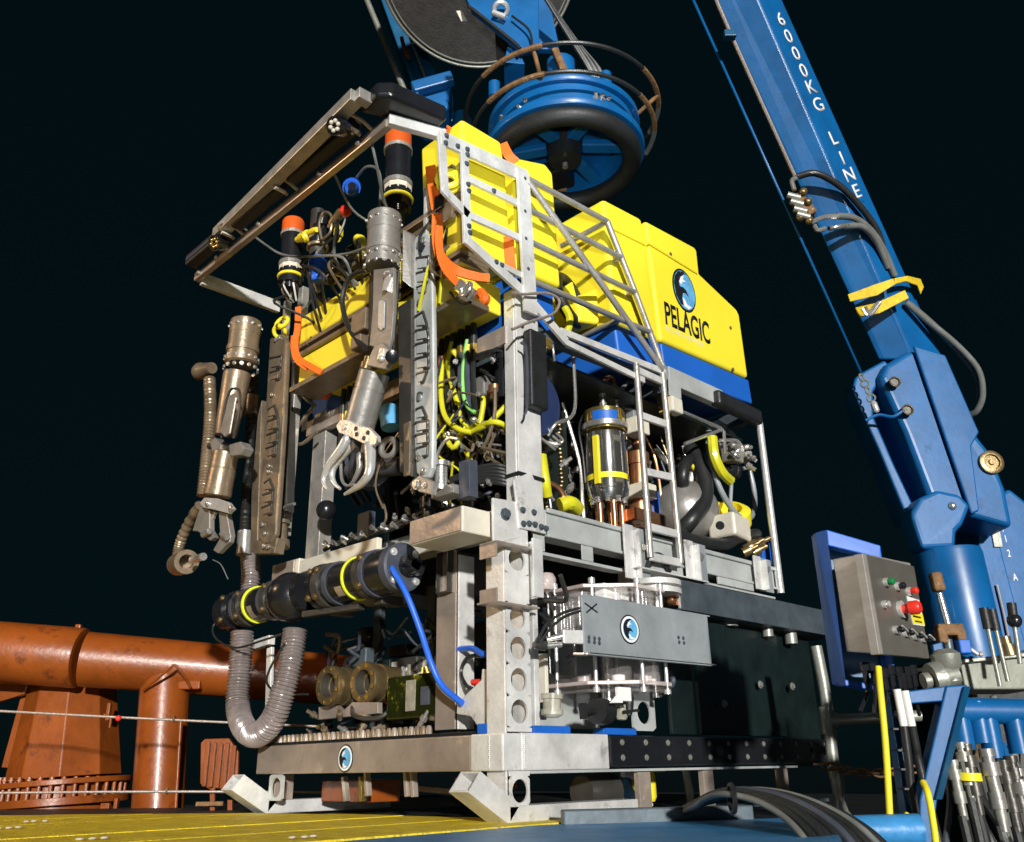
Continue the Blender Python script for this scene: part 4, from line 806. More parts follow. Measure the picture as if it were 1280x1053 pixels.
for pts, m in hg: P_('hydraulic_hose', MB().tube(pts, .0135 if m == 'yellow_hose' else .010, 9), m)
for q in [(0.070, 0.478, 2.233), (0.070, 0.435, 2.235), (0.070, 0.392, 2.241), (0.070, 0.338, 2.238), (0.070, 0.286, 2.226), (0.070, 0.245, 2.219), (0.070, 1.328, 2.176), (0.070, 1.274, 2.178), (0.070, 1.221, 2.180)]:
    p = V(q)
    P_('hose_fitting', MB().lathe(p + V((0, 0, .06)), p - V((0, 0, 1)), [(0, .008), (.03, .008), (.03, .015), (.12, .015), (.12, .02), (.2, .018)], 10), rr.choice(['plastic', 'hose']))
    P_('hose_collar', MB().cyl(p - V((0, 0, .14)), p - V((0, 0, .19)), .02, n=10), rr.choice(['gold', 'yellow', 'copper']))
    P_('hydraulic_hose', MB().tube([p - V((0, 0, .14)), p - V((0.02, 0.02, .32)), p + V((.05, .03, -.5)), p + V((.2, .1, -.6))], .013, 7), rr.choice(['hose', 'hose', 'slate']))
P_('valve_block', MB().obox((0.150, 0.288, 1.870), (.05, 0, 0), (0, .08, 0), (0, 0, .05)), 'titanium', .008)
P_('valve_block', MB().lathe((0.120, 0.157, 1.779), (0.120, 0.156, 1.860), [(0, .02), (.03, .02), (.03, .03), (.07, .03)], 12), 'copper')
P_('pipe', MB().tube([(0.100, 0.130, 1.825), (0.100, 0.137, 1.689), (0.100, 0.181, 1.592), (0.100, 0.218, 1.556)], .009, 8).tube([(0.100, 0.218, 1.556), (0.120, 0.057, 1.492), (0.140, 0.062, 1.539)], .008, 8).tube([(0.120, 0.256, 1.649), (0.120, 0.223, 1.687), (0.160, 0.086, 1.592)], .008, 8), 'titan_sodium_brown')
P_('pump_bottle', MB().lathe((0.160, 0.129, 1.782), (0.160, 0.136, 1.989), [(0, .045), (.14, .045), (.14, .03), (.2, .03), (.2, .036), (.26, .036)], 16), 'plastic')
# orange float balls and bent pipes on the left
P_('orange_ball', MB().ell((0.020, 1.456, 2.207), .05, n=16, m=10), 'orange_web')
P_('pipe', MB().tube([(0.000, 1.736, 2.336), (0.000, 1.654, 2.238), (0.000, 1.524, 2.138)], .012, 8).tube([(0.020, 1.540, 2.149), (0.020, 1.729, 2.045), (0.020, 1.720, 1.973), (0.020, 1.647, 1.939), (0.040, 1.535, 1.986)], .011, 8), 'titan_sodium_brown')
P_('blue_lamp', MB().lathe((0.000, 0.781, 1.787), (0.000, 0.809, 1.947), [(0, .05), (.1, .055), (.12, .04)], 18), 'sky_blue')
P_('clamp_ring', MB().torus((0.000, 0.794, 1.684), (-1, -.3, 0), .045, .016, 20, 8), 'titanium')
P_('round_motor', MB().lathe((0.250, 1.275, 1.753), (-0.050, 0.879, 1.590), [(0, .12), (.25, .12), (.28, .10), (.28, .06)], 28), 'slate')
P_('motor_arm', MB().cyl((0.100, 1.254, 1.702), (0.100, 0.798, 1.615), .05), 'slate')
P_('knob', MB().ell((0.050, 1.402, 1.501), .055, n=16, m=10), 'plastic')
# dense dark machinery deeper inside
blob = [('valve_block', 'darkwall'), ('motor_housing', 'plastic'), ('pump_housing', 'titan_dark'), ('junction_box', 'plate_dark'), ('accumulator', 'slate')]
for i in range(46):
    nm, m = rr.choice(blob); c = V((rr.uniform(.45, 2.05), rr.uniform(.5, 1.6), rr.uniform(1.28, 2.02)))
    if c.x > 1.2: c.y = max(c.y, .75)
    if nm in ('motor_housing', 'accumulator', 'pump_housing'):
        d = rr.choice([V((1, 0, 0)), V((0, 1, 0)), V((0, 0, 1))]) * rr.uniform(.1, .22); r = rr.uniform(.05, .11); L = 2 * d.length
        P_(nm, MB().lathe(c - d, c + d, [(0, r * .8), (.02, r), (L * .6, r), (L * .6, r * 1.1), (L * .66, r * 1.1), (L * .66, r * .9), (L, r * .85)], 18), m)
    else:
        P_(nm, MB().obox(c, (rr.uniform(.05, .14), 0, 0), (0, rr.uniform(.05, .12), 0), (0, 0, rr.uniform(.04, .12))), m, .01)
for i in range(70):
    a = V((rr.uniform(.3, 2.1), rr.uniform(.10, 1.3), rr.uniform(1.3, 2.05))); pts = [a]
    for k in range(4): pts.append(pts[-1] + V((rr.uniform(-.2, .2), rr.uniform(-.10, .12), rr.uniform(-.2, .12))))
    for p in pts: p.y = max(p.y, .10 if p.x < .62 else .45); p.z = min(max(p.z, 1.27), 2.06); p.x = min(max(p.x, .28), 2.15)
    P_('hydraulic_hose', MB().tube(pts, rr.choice([.007, .009, .013, .018]), 7, 5), rr.choice(['hose', 'hose', 'hose', 'slate', 'grey_hose', 'steel', 'titan_sodium_brown', 'yellow_hose']))
bb = MB()
for i in range(150):
    p = V((rr.uniform(.3, 2.1), rr.uniform(.08, .8), rr.uniform(1.3, 2.05)))
    if p.x > .62: p.y += .4
    d = V((rr.uniform(-1, 1), rr.uniform(-1, .2), rr.uniform(-1, 1)))
    bb.lathe(p, p + d, [(0, .012), (.02, .012), (.02, .018), (.04, .018), (.04, .01), (.07, .01)], 7, False)
P_('small_fitting', bb, 'titanium', kind='stuff')
bb = MB()
for k in range(26):
    for x in (0.47, 0.60, 0.72): 
        bb.ell((x + rr.uniform(-.006, .006), .30, 1.30 + k * .022), .010, n=7, m=5)
P_('indicator_chain', bb, 'brass', kind='stuff')
P_('board', MB().box(.40, .80, .32, .36, 1.27, 1.95), 'darkwall', .006)
P_('yellow_hose', MB().tube([(0.366, 0.100, 1.548), (0.362, 0.080, 1.425), (0.396, 0.100, 1.360)], .025, 9), 'yellow_hose')
P_('yellow_hose', MB().tube([(0.459, 0.080, 1.322), (0.504, 0.060, 1.338), (0.582, 0.080, 1.329)], .035, 9), 'yellow_hose')
P_('copper_pipe', MB().tube([(0.399, 0.100, 1.430), (0.463, 0.080, 1.400), (0.504, 0.080, 1.338)], .012, 8), 'copper')
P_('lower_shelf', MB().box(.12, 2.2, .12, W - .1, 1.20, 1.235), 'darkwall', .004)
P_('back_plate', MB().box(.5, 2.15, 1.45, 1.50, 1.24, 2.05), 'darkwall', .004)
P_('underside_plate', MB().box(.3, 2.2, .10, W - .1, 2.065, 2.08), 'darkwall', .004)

# ================================================================== TOOLING SKID under the vehicle
skid = empty('tooling_skid', (0.9, 0.92, 0.0), 'bare aluminium skid frame on runners under the underwater robot', 'skid frame')
S_ = lambda name, mb, m, bevel=0.0, **k: part(name, mb, m, skid, bevel, **k)
fb = S_('front_beam', MB().box(0.0, 0.10, 0.185, 1.83, 0.184, 0.318), 'alu_warmlit', 0.006)
emblem(skid, V((-0.001, 1.035, 0.247)), (0, -1, 0), (0, 0, 1), 0.060, 0.060, True)
S_('beam_end', MB().box(-0.003, 0.10, 0.0, 0.183, 0.184, 0.320), 'alu', 0.006)
S_('side_beam', MB().box(0.10, 0.625, 0.0, 0.10, 0.184, 0.322), 'alu', 0.005)
S_('side_beam', MB().box(0.10, 2.2, W - .1, W, 0.184, 0.318), 'alu_dull', 0.005)
S_('side_beam', MB().box(0.626, 2.6, 0.02, 0.10, 0.190, 0.30), 'plate_dark', 0.004)
S_('rubber_strip', MB().box(0.627, 2.55, -0.012, 0.02, 0.195, 0.318), 'plastic', 0.005)
S_('beam_lip', MB().box(0.14, 2.2, 0.0, 0.12, 0.172, 0.183), 'alu_dull', 0.002)
b = MB()
for i in range(12):
    for z in (.228, .29): b.bolt((0.70 + i * .165, -0.012, z), (0, -1, 0), .009, .007)
S_('bolt', b, 'galv', kind='stuff')
b = MB()
for i in range(17):
    b.ell((-0.003, 0.075 + .001 * math.sin(i * 2), 0.195 + i * .0072), .0042, n=7, m=5)
    b.ell((0.115 + .001 * math.sin(i * 3), -0.001, 0.195 + i * .0072), .0042, n=7, m=5)
S_('weld_bead', b, 'alu_dull', kind='stuff')
# corner post: front flange and side web with round lightening holes
S_('corner_post', MB().box(0.022, 0.032, 0.010, 0.115, 0.05, 1.14), 'alu', 0.002)
S_('post_web', MB().holed((0.024, 0.0, 0.325), (1, 0, 0), (0, 0, 1), 0.135, [(.015, 0), (.12, .045), (.12, .045), (.125, .045), (.12, .045), (.115, 0), (.125, .047), (.10, 0)], (0, .009, 0)), 'alu')
S_('post_web', MB().holed((0.035, 0.0, 0.055), (1, 0, 0), (0, 0, 1), 0.105, [(.005, 0), (.105, .042), (.018, 0)], (0, .009, 0)), 'alu')
S_('post_flange', MB().box(0.150, 0.160, 0.010, 0.10, 0.325, 1.14), 'alu', 0.002)
S_('top_plate', MB().prism([(-0.047, -0.004, 1.243), (0.112, -0.004, 1.253), (0.108, -0.004, 1.098), (-0.045, -0.004, 1.047)], (0, .012, 0)), 'alu', .003)
S_('plate_bolt', MB().bolt((0.020, -0.005, 1.183), (0, -1, 0), .018, .02), 'plate_dark')
S_('shelf_angle', MB().box(-0.075, 0.17, -0.05, 0.05, 1.043, 1.051).box(-0.075, -0.067, -0.05, 0.05, 0.985, 1.042), 'alu_warmlit', .002)
S_('shelf_angle', MB().box(-0.09, 0.17, -0.05, 0.05, 0.800, 0.808).box(-0.075, -0.067, -0.05, 0.05, 0.809, 0.86), 'alu_warmlit', .002)
S_('shelf_flange', MB().box(0.125, 0.185, -0.062, -0.052, 0.845, 1.09), 'alu', .003)
S_('shelf_flange', MB().box(0.165, 0.175, -0.05, 0.06, 0.845, 1.09), 'alu', .003)
S_('inner_post', MB().box(0.20, 0.23, 0.02, 0.09, 0.35, 1.04), 'alu', .003)
S_('front_post', MB().box(0.115, 0.125, 0.415, 0.545, 0.35, 1.12), 'alu_warmlit', .003)  # front face carries the warm light as a tint; side plate stays pale
S_('front_post', MB().box(0.126, 0.22, 0.405, 0.414, 0.35, 1.10), 'alu', .003)
S_('tube_end', MB().box(0.08, 0.35, 0.43, 0.435, 0.93, 1.12).box(0.08, 0.35, 0.505, 0.51, 0.93, 1.12).box(0.08, 0.35, 0.4351, 0.5049, 0.93, 0.935).box(0.08, 0.35, 0.4351, 0.5049, 1.115, 1.12), 'titan_dark', 0)
# runners with turned-up open noses
def runner(y):
    r = S_('runner', MB().box(0.02, 0.79, y, y + 0.11, 0.0, 0.062), 'alu', 0.004)
    lo, hi = V((0.015, y, 0.0)), V((-0.185, y, 0.115)); lo2, hi2 = V((0.075, y, 0.062)), V((-0.125, y, 0.185)); w = V((0, .11, 0)); t = .008
    part('nose_side', MB().prism([lo, hi, hi2, lo2], (0, t, 0)), 'alu', r, .001)
    part('nose_side', MB().prism([lo + w, hi + w, hi2 + w, lo2 + w], (0, -t, 0)), 'alu', r, .001)
    part('nose_floor', MB().prism([lo + V((0, t, 0)), hi + V((0, t, 0)), hi + w - V((0, t, 0)), lo + w - V((0, t, 0))], (.004, 0, .007)), 'alu', r, .001)
    part('nose_roof', MB().prism([lo2 + V((0, t, 0)), hi2 + V((0, t, 0)), hi2 + w - V((0, t, 0)), lo2 + w - V((0, t, 0))], (-.004, 0, -.007)), 'alu', r, .001)
    return r
runner(-0.01); runner(1.72)
S_('runner_foot', MB().box(0.05, 0.16, 1.72, 1.74, 0.062, 0.183), 'alu_warmlit', .003)
S_('runner_foot', MB().holed((-.0, 1.56, .062), (0, 1, 0), (0, 0, 1), .13, [(.12, .045)], (.01, 0, 0)), 'alu_dull')
for q in [(0.886, 0.030, 0.087), (1.379, 0.030, 0.081), (2.080, 0.030, 0.067)]:
    q = V(q); S_('runner_foot', MB().box(q.x - .042, q.x + .042, .02, .05, 0.0, 0.183), 'alu_warmlit', .003)
S_('bed_plate', MB().box(0.9, 2.5, 0.0, .14, -.006, .012), 'plate_dark', .003)
# row of grating teeth on the front beam
S_('beam_cover', MB().box(0.008, .30, 0.19, 1.80, 0.3185, 0.332), 'plastic', .004)
tooth = None
for i in range(34):
    y = 0.48 + i * .0395
    mb = MB().lathe((0.03, y, .332), (0.03, y, 3), [(0, .013), (.022, .013), (.034, .009), (.036, 0)], 8)
    S_('grating_tooth', mb, 'titan_sodium_brown' if i % 3 else 'alu_warmlit')
# forward porch boxes
S_('porch_box', MB().box(-0.172, 0.018, 0.045, 0.385, 1.088, 1.198), 'cream', .006)
S_('porch_shade_slab', MB().box(-0.178, -0.1725, 0.05, 0.38, 1.093, 1.193), 'alu_warmlit', .001)  # slab colours the porch front for its dimmer, warmer light
S_('porch_box', MB().box(0.0, 0.75, 1.56, 1.80, 1.10, 1.262), 'cream', .006)
S_('porch_box', MB().box(-0.02, 0.002, 1.58, 1.80, 1.12, 1.255), 'alu_warmlit', .006)  # front slab, warm dim light of that side put into its colour
S_('porch_box', MB().box(0.0, 0.03, 0.86, 1.555, 1.10, 1.245), 'cream', .004)
S_('deck_bar', MB().box(0.01, 0.05, .95, 1.05, 1.262, 1.40), 'slate', .004)
b = MB()
for px in range(7):
    b.tube([(0.02, 1.35 - px * .14, 1.27), (.03, 1.25 - px * .14, 1.29 + .01 * (px % 3)), (.02, 1.1 - px * .13, 1.275), (.06, .9 - px * .11, 1.29)], .012, 7)
S_('cable_bunch', b, 'hose')
b = MB()
for i in range(16):
    p = V((-.01, 0.45 + i * .055 + .02 * (i % 3), 1.255 + .006 * (i % 4))); b.lathe(p, p + V((-.6, .3 * (i % 3 - 1), .25)), [(0, .008), (.02, .008), (.02, .012), (.04, .012)], 7, False)
S_('small_fitting', b, 'steel', kind='stuff')
b = MB().lathe((0.0, .46, 1.22), (0.0, .46, 1.4), [(0, .04), (.08, .04), (.08, .05), (.13, .05), (.13, .035), (.2, .035)], 18)
S_('motor', b, 'plastic')
# black pump cylinders across the front
tx, tz = -0.05, 1.046
def yl(y0, prof, m, name, par=None, n=36, **k):
    return part(name, MB().lathe((tx, y0, tz), (tx, y0 + 5, tz), prof, n), m, par or skid, **k)
pump = yl(.60, [(0, .098), (.02, .104), (.16, .104), (.16, .098), (.62, .098)], 'plastic', 'pump_cylinder')
yl(.575, [(0, .10), (.006, .112), (.05, .112), (.055, .105)], 'slate', 'end_cap', pump, bevel=0)
b = MB()
for a in (30, 120, 210, 300):
    a = R_(a + 18); b.lathe((tx + .088 * math.cos(a), .575, tz + .088 * math.sin(a)), (tx + .088 * math.cos(a), 0, tz + .088 * math.sin(a)), [(0, .018), (.006, .018), (.006, .009), (.010, .009), (.010, 0)], 12)
part('cap_bolt', b, 'cast', pump, kind='stuff')
part('cap_plug', MB().lathe((tx + .01, .575, tz), (tx + .01, .4, tz), [(0, .045), (.02, .045), (.03, .035), (.07, .03), (.07, 0)], 20).bar((tx - .045, .53, tz + .02), (tx + .06, .53, tz - .02), .05, .045), 'plastic', pump, .004)
for y, w, m, r in [(.755, .03, 'slate', .112), (.80, .035, 'titan_dark', .112), (1.13, .05, 'titan_dark', .111), (1.06, .03, 'slate', .107), (1.19, .03, 'plastic', .116)]:
    yl(y, [(0, r - .01), (0, r), (w, r), (w, r - .01)], m, 'collar', pump, n=36)
yl(.915, [(0, .098), (.002, .105), (.013, .105), (.015, .098)], 'lime', 'lime_band', pump)
part('rating_label', MB().add([V((tx + .0995 * math.cos(R_(a)), yy, tz + .0995 * math.sin(R_(a)))) for yy in (.945, 1.0) for a in (205, 215, 225, 235)], [(i, i + 1, i + 5, i + 4) for i in range(3)], True), 'alu_warmlit', pump)
b = MB()
for y in (.79, 1.15, 1.21):
    for a in (-35, 35, 215, 145): b.bolt((tx + .113 * math.cos(R_(a)), y, tz + .113 * math.sin(R_(a))), (math.cos(R_(a)), 0, math.sin(R_(a))), .012, .014)
part('bolt', b, 'brass', pump, kind='stuff')
part('pump_foot', MB().box(tx + .03, tx + .16, .78, .84, tz - .135, tz - .09).box(tx + .02, tx + .14, 1.14, 1.20, tz - .14, tz - .095).bar((tx - .02, 1.35, tz - .12), (tx + .04, .95, tz - .125), .05, .03), 'titan_dark', pump, .006)
ball = S_('pump_ball', MB().ell((tx - .02, 1.49, tz - .012), .128, n=36, m=20), 'plastic')
part('ball_flange', MB().lathe((tx, 1.33, tz), (tx, 2, tz), [(0, .09), (.0, .105), (.05, .105), (.06, .09)], 30), 'plastic', ball)
b = MB()
for a in (20, 75, 130, 300): b.bolt((tx - .02 + .12 * math.cos(R_(a)) * .5, 1.49 - .105, tz + .12 * math.sin(R_(a)) * .5), (0, -1, 0), .01, .012)
part('bolt', b, 'steel', ball, kind='stuff')
pump2 = yl(1.60, [(0, .10), (.03, .10), (.03, .092), (.55, .092), (.55, .10), (.60, .10)], 'plastic', 'pump_cylinder')
for y, w, m, r in [(1.63, .05, 'titan_dark', .108), (1.70, .02, 'slate', .10), (1.92, .05, 'titan_dark', .106), (1.985, .02, 'slate', .104), (2.08, .06, 'plastic', .108)]:
    yl(y, [(0, r - .01), (0, r), (w, r), (w, r - .01)], m, 'collar', pump2)
yl(1.855, [(0, .094), (.002, .101), (.015, .101), (.017, .094)], 'lime', 'lime_band', pump2)
part('rating_label', MB().add([V((tx + .0935 * math.cos(R_(a)), yy, tz + .0935 * math.sin(R_(a)))) for yy in (1.78, 1.83) for a in (195, 210, 225, 240)], [(i, i + 1, i + 5, i + 4) for i in range(3)], True), 'alu_warmlit', pump2)
b = MB()
for y in (1.66, 1.94, 2.11):
    for a in (-35, 35, 215, 145): b.bolt((tx + .106 * math.cos(R_(a)), y, tz + .106 * math.sin(R_(a))), (math.cos(R_(a)), 0, math.sin(R_(a))), .012, .014)
part('bolt', b, 'brass', pump2, kind='stuff')
# ribbed ducts
rib = lambda r, a, f: (lambda s: r + a * math.sin(s * f))
S_('ribbed_duct', MB().tube([(-0.050, 2.013, 0.917), (-0.050, 2.002, 0.724), (-0.050, 1.992, 0.537), (-0.060, 1.892, 0.419), (-0.080, 1.717, 0.369), (-0.080, 1.571, 0.428), (-0.070, 1.509, 0.554), (-0.050, 1.487, 0.701), (-0.030, 1.498, 0.870)], .06, 20, 60, rf=rib(.058, .006, 370)), 'duct')
S_('ribbed_duct', MB().tube([(-0.020, 2.072, 1.380), (-0.020, 2.032, 1.258), (-0.020, 2.025, 1.121)], .05, 20, 60, rf=rib(.05, .006, 330)), 'duct')
S_('strut', MB().bar((0.050, 1.872, 0.825), (0.050, 1.829, 0.450), .02, .05), 'alu', .003)
S_('strut', MB().bar((0.060, 2.085, 0.855), (0.060, 1.880, 0.869), .04, .05), 'alu', .003)
S_('thin_cable', MB().tube([(-0.050, 2.266, 1.036), (-0.080, 2.308, 0.970), (-0.100, 2.194, 0.889), (-0.130, 1.916, 0.816), (-0.130, 1.627, 0.827), (-0.100, 1.509, 0.845)], .006, 7), 'hose')
S_('thin_cable', MB().tube([(-0.100, 1.471, 0.794), (-0.120, 1.558, 0.683), (-0.100, 1.612, 0.610), (0.000, 1.635, 0.565), (0.050, 1.465, 0.556)], .006, 7), 'hose')
# brass housings, pale block and tank in the bay
for i, (c, r) in enumerate([((0.100, 1.373, 0.595), .098), ((0.160, 1.157, 0.598), .098)]):
    c = V(c); e = V((1, 0.06, 0.0))
    h = S_('camera_housing', MB().lathe(c, c + e, [(0.004, .060), (0, .061), (0, .095), (.006, .098), (.035, .098), (.035, .088), (.09, .088), (.09, .094), (.12, .094), (.12, .086), (.30, .084)], 40, True, False), 'brass')
    part('lens_tunnel', MB().lathe(c, c + e, [(0.004, .061), (.05, .056), (.05, .044), (.09, .042), (.09, .034), (.13, .030), (.13, 0)], 32, True, False), 'titan_dark', h)
    part('inner_ring', MB().torus(c + e * .05, e, .050, .006, 28, 8).torus(c + e * .09, e, .038, .005, 28, 8), 'brass', h)
    part('lens_glass', MB().ell(c + e * .125, .012, .024, .024, 16, 8), 'plastic', h)
    b = MB()
    for k in range(8): b.bolt(c + V((0, .081 * math.cos(k * .785 + .3), .081 * math.sin(k * .785 + .3))), (-1, 0, 0), .008, .007)
    part('bolt', b, 'gold', h, kind='stuff')
S_('pale_block', MB().box(.47, .58, .80, 1.46, .56, .73), 'cream', .006, label='cream coloured block behind the brass camera housings')
S_('housing_cradle', MB().prism([(0.160, 1.534, 0.502), (0.160, 1.375, 0.501), (0.160, 1.316, 0.471), (0.160, 1.237, 0.508), (0.160, 1.026, 0.496), (0.160, 1.023, 0.445), (0.160, 1.527, 0.439)], (.03, 0, 0)), 'alu_warmlit', .003)
tank = S_('oil_tank', MB().box(.13, .36, .545, .92, .405, .60), 'olive', .012, seg=3)
part('tank_gauge', MB().box(.124, .13, .60, .66, .46, .54), 'slate', tank, .002)
part('tank_panel', MB().box(.1265, .13, .70, .77, .44, .575), 'murk', tank, .002)
for i in range(14):
    p = V((rr.uniform(.14, .3), rr.uniform(.46, .9), .60)); part('tank_fitting', MB().lathe(p, p + V((rr.uniform(-.3, .3), rr.uniform(-.3, .3), 1)), [(0, .014), (.02, .014), (.02, .009), (.05, .009)], 8), rr.choice(['steel', 'gold', 'titanium']), tank)
for i in range(26):
    p = V((rr.uniform(.12, .3), rr.uniform(.5, 1.7), rr.uniform(.36, .46))); S_('fitting', MB().lathe(p, p + V((rr.uniform(-1, 1), rr.uniform(-1, 1), rr.uniform(0, 1))), [(0, .012), (.03, .012), (.03, .018), (.05, .018), (.05, .01), (.08, .01)], 8), rr.choice(['titan_sodium_brown', 'gold', 'titanium', 'plastic']))
for i in range(46):
    a = V((rr.uniform(.2, .6), rr.uniform(.3, 1.75), rr.uniform(.5, .92))); pts = [a]
    for k in range(3): pts.append(pts[-1] + V((rr.uniform(-.1, .1), rr.uniform(-.15, .15), rr.uniform(-.14, .1))))
    S_('hose', MB().tube(pts, rr.choice([.006, .009, .012]), 7, 5), rr.choice(['hose', 'hose', 'titan_sodium_brown', 'slate', 'titan_dark']))
for i in range(24):
    c = V((rr.uniform(.3, .9), rr.uniform(.3, 1.7), rr.uniform(.4, .95)))
    S_('valve_block', MB().obox(c, (rr.uniform(.03, .1), 0, 0), (0, rr.uniform(.03, .1), 0), (0, 0, rr.uniform(.03, .1))), rr.choice(['darkwall', 'plate_dark', 'plastic', 'titan_dark']), .008)
for px in (0.78, 1.02, 1.5): S_('rear_post', MB().box(.5, .54, px, px + .06, .33, 1.1), 'plate_dark', .004)
S_('white_bracket', MB().prism([(0.060, 0.185, 0.576), (0.060, 0.190, 0.532), (0.060, 0.283, 0.481), (0.060, 0.338, 0.447), (0.060, 0.342, 0.406), (0.060, 0.253, 0.392), (0.060, 0.214, 0.353), (0.060, 0.139, 0.356), (0.060, 0.132, 0.565)], (.05, 0, 0)), 'alu', .006)
S_('blue_pad', MB().box(.02, .08, .11, .17, .322, .36), 'blue_foam', .004)
S_('wall_panel', MB().box(.35, .37, .10, .22, .45, .65), 'cream', .003)
S_('red_plug', MB().cyl((0.100, 0.283, 0.531), (0.100, 0.238, 0.528), .013), 'red')
S_('thin_cable', MB().tube([(0.120, 0.240, 0.636), (0.140, 0.358, 0.642), (0.140, 0.404, 0.585), (0.120, 0.350, 0.527), (0.100, 0.278, 0.502)], .009, 8), 'hose')
S_('blue_hose', MB().tube([(0.140, 0.437, 0.683), (0.120, 0.310, 0.673), (0.080, 0.196, 0.636), (0.100, 0.169, 0.648)], .013, 8), 'blue_bright')
# blue hose from the pump cap
S_('blue_hose', MB().tube([(-0.080, 0.705, 1.118), (-0.120, 0.563, 1.015), (-0.100, 0.486, 0.897), (-0.050, 0.449, 0.744), (0.000, 0.436, 0.613), (0.030, 0.396, 0.520), (0.050, 0.291, 0.444)], .0135, 10), 'blue_bright')
# side: upper ledge, bracket plates
S_('ledge', MB().box(.19, .79, .0, .06, 1.045, 1.06).box(.19, .26, -.004, .0, 1.06, 1.128).box(.50, .58, -.004, .0, 1.06, 1.128), 'alu_dull', .003)
S_('ledge', MB().box(.9, 2.2, .01, .06, 1.075, 1.088).box(1.02, 1.28, -.004, .01, 1.088, 1.128).box(1.6, 1.95, -.004, .01, 1.088, 1.128), 'alu_dull', .003)
for q, hgt in zip([(0.855, -0.008, 1.132), (1.351, -0.008, 1.159), (2.015, -0.008, 1.184)], (.24, .19, .17)):
    q = V(q)
    S_('bracket_plate', MB().box(q.x - .07, q.x + .00, -.03, -.018, q.z - hgt / 2, q.z + hgt / 2 + .02).box(q.x + .001, q.x + .012, -.06, -.006, q.z - hgt / 2, q.z + hgt / 2), 'alu', .002)
    S_('bracket_plate', MB().box(q.x + .0125, q.x + .13, -.017, -.0065, q.z - hgt / 2, q.z + hgt / 2 + .02), 'plate', .002)
    S_('bracket_bolt', MB().bolt((q.x + .07, -.017, q.z + .045), (0, -1, 0), .017, .018), 'steel')
# long dark tray at the back
tray = S_('tray', MB().box(1.15, 2.75, -0.07, -0.062, .897, 1.045), 'plate_dark', .003)
part('tray_floor', MB().box(1.15, 2.75, -.0615, .35, .897, .905), 'plate_dark', tray, .002)
part('tray_lip', MB().box(1.147, 1.153, -.0615, -.05, .905, 1.04), 'alu', tray, .001)
part('tray_fitting', MB().cyl((2.05, .0, .897), (2.05, .0, .85), .03), 'galv', tray)
part('tray_fitting', MB().cyl((1.72, .05, .897), (1.72, .05, .88), .06), 'galv', tray)
part('tray_fitting', MB().cyl((2.3, .0, .897), (2.3, .0, .83), .035), 'galv', tray)
hub = S_('swing_hub', MB().lathe((1.03, .0, .90), (1.03, .0, 2), [(0, .035), (.06, .035), (.06, .13), (.085, .13), (.085, .10), (.10, .10), (.10, .13), (.125, .13)], 30), 'alu')
part('hub_plate', MB().box(.83, 1.42, -.06, .1, 1.062, 1.07), 'alu', hub, .002)
part('hub_cable', MB().tube([(.95, -.02, 1.08), (.98, -.04, 1.14), (1.06, -.04, 1.15), (1.14, -.02, 1.09)], .012, 8).tube([(.97, .0, 1.08), (1.0, -.02, 1.12), (1.08, -.02, 1.13), (1.16, .0, 1.08)], .012, 8), 'hose', hub)
part('hub_fitting', MB().ell((1.12, -.03, .95), .03).box(1.13, 1.2, -.05, .0, .92, .96), 'copper', hub)
# dark side panels
S_('side_panel', MB().box(1.16, 1.36, .05, .07, .33, .89), 'darkwall', .004)
S_('side_panel', MB().box(1.363, 1.66, .02, .045, .33, .885), 'darkwall', .004)
S_('side_panel', MB().box(1.663, 2.2, .035, .06, .33, .885), 'darkwall', .004)
S_('side_panel', MB().box(2.205, 2.6, .05, .07, .18, .885), 'darkwall', .004)
b = MB()
for q in [(1.906, 0.000, 0.588), (2.244, 0.000, 0.595), (1.542, 0.000, 0.478), (2.350, 0.000, 0.260)]: b.bolt(q, (0, -1, 0), .014, .012)
S_('bolt', b, 'galv', kind='stuff')
S_('back_sheet', MB().box(.25, .98, .34, .35, .36, .60), 'alu_dull', .003)
S_('clear_plate', MB().holed((.93, .10, .345), (1, 0, 0), (0, 0, 1), .17, [(.16, .05), (.05, 0)], (0, .01, 0)), 'alu_dull')
S_('blue_pad', MB().box(.20, .42, .03, .09, .322, .352), 'blue_foam', .003)
S_('blue_pad', MB().box(.63, .86, .03, .09, .322, .35), 'blue_foam', .003)
S_('blue_pad', MB().box(.20, .26, .10, .14, .52, .56), 'blue_foam', .003)
# things glimpsed below the beam
S_('yellow_float', MB().lathe((1.30, .35, .03), (1.30, .35, .4), [(0, .05), (.02, .06), (.12, .06), (.14, .05)], 20), 'yellow')
S_('yellow_float', MB().box(1.26, 1.36, .25, .32, .165, .182), 'yellow', .004)
S_('white_pipe', MB().cyl((1.52, .25, .18), (1.55, .25, .02), .02), 'white')
S_('orange_lamp', MB().box(.33, .38, .6, .66, .07, .16), 'orange_cap', .006)
S_('orange_lamp', MB().box(.62, .67, .6, .66, .10, .16), 'orange_cap', .006)
S_('blue_wedge', MB().prism([(0.93, .2, .015), (1.10, .2, .015), (.99, .2, .14)], (0, .03, 0)), 'sky_blue', .003)
S_('white_rim', MB().tube([(.93, .18, .16), (1.0, .18, .15), (1.08, .18, .09), (1.12, .18, .02)], .014, 8), 'white')
S_('black_roller', MB().lathe((.72, .25, .09), (.95, .25, .09), [(0, .07), (.2, .08), (.23, .05)], 18), 'titan_dark')
for q in [(0.150, 1.255, 0.118), (0.150, 1.112, 0.119), (0.150, 1.076, 0.143), (0.150, 0.777, 0.143), (0.150, 0.731, 0.142)]:
    q = V(q); S_('hanging_rod', MB().bar(q + V((0, 0, .05)), q - V((0, .03 * rr.random(), .06)), .03, .02), rr.choice(['alu_warmlit', 'gold', 'copper']), .003)
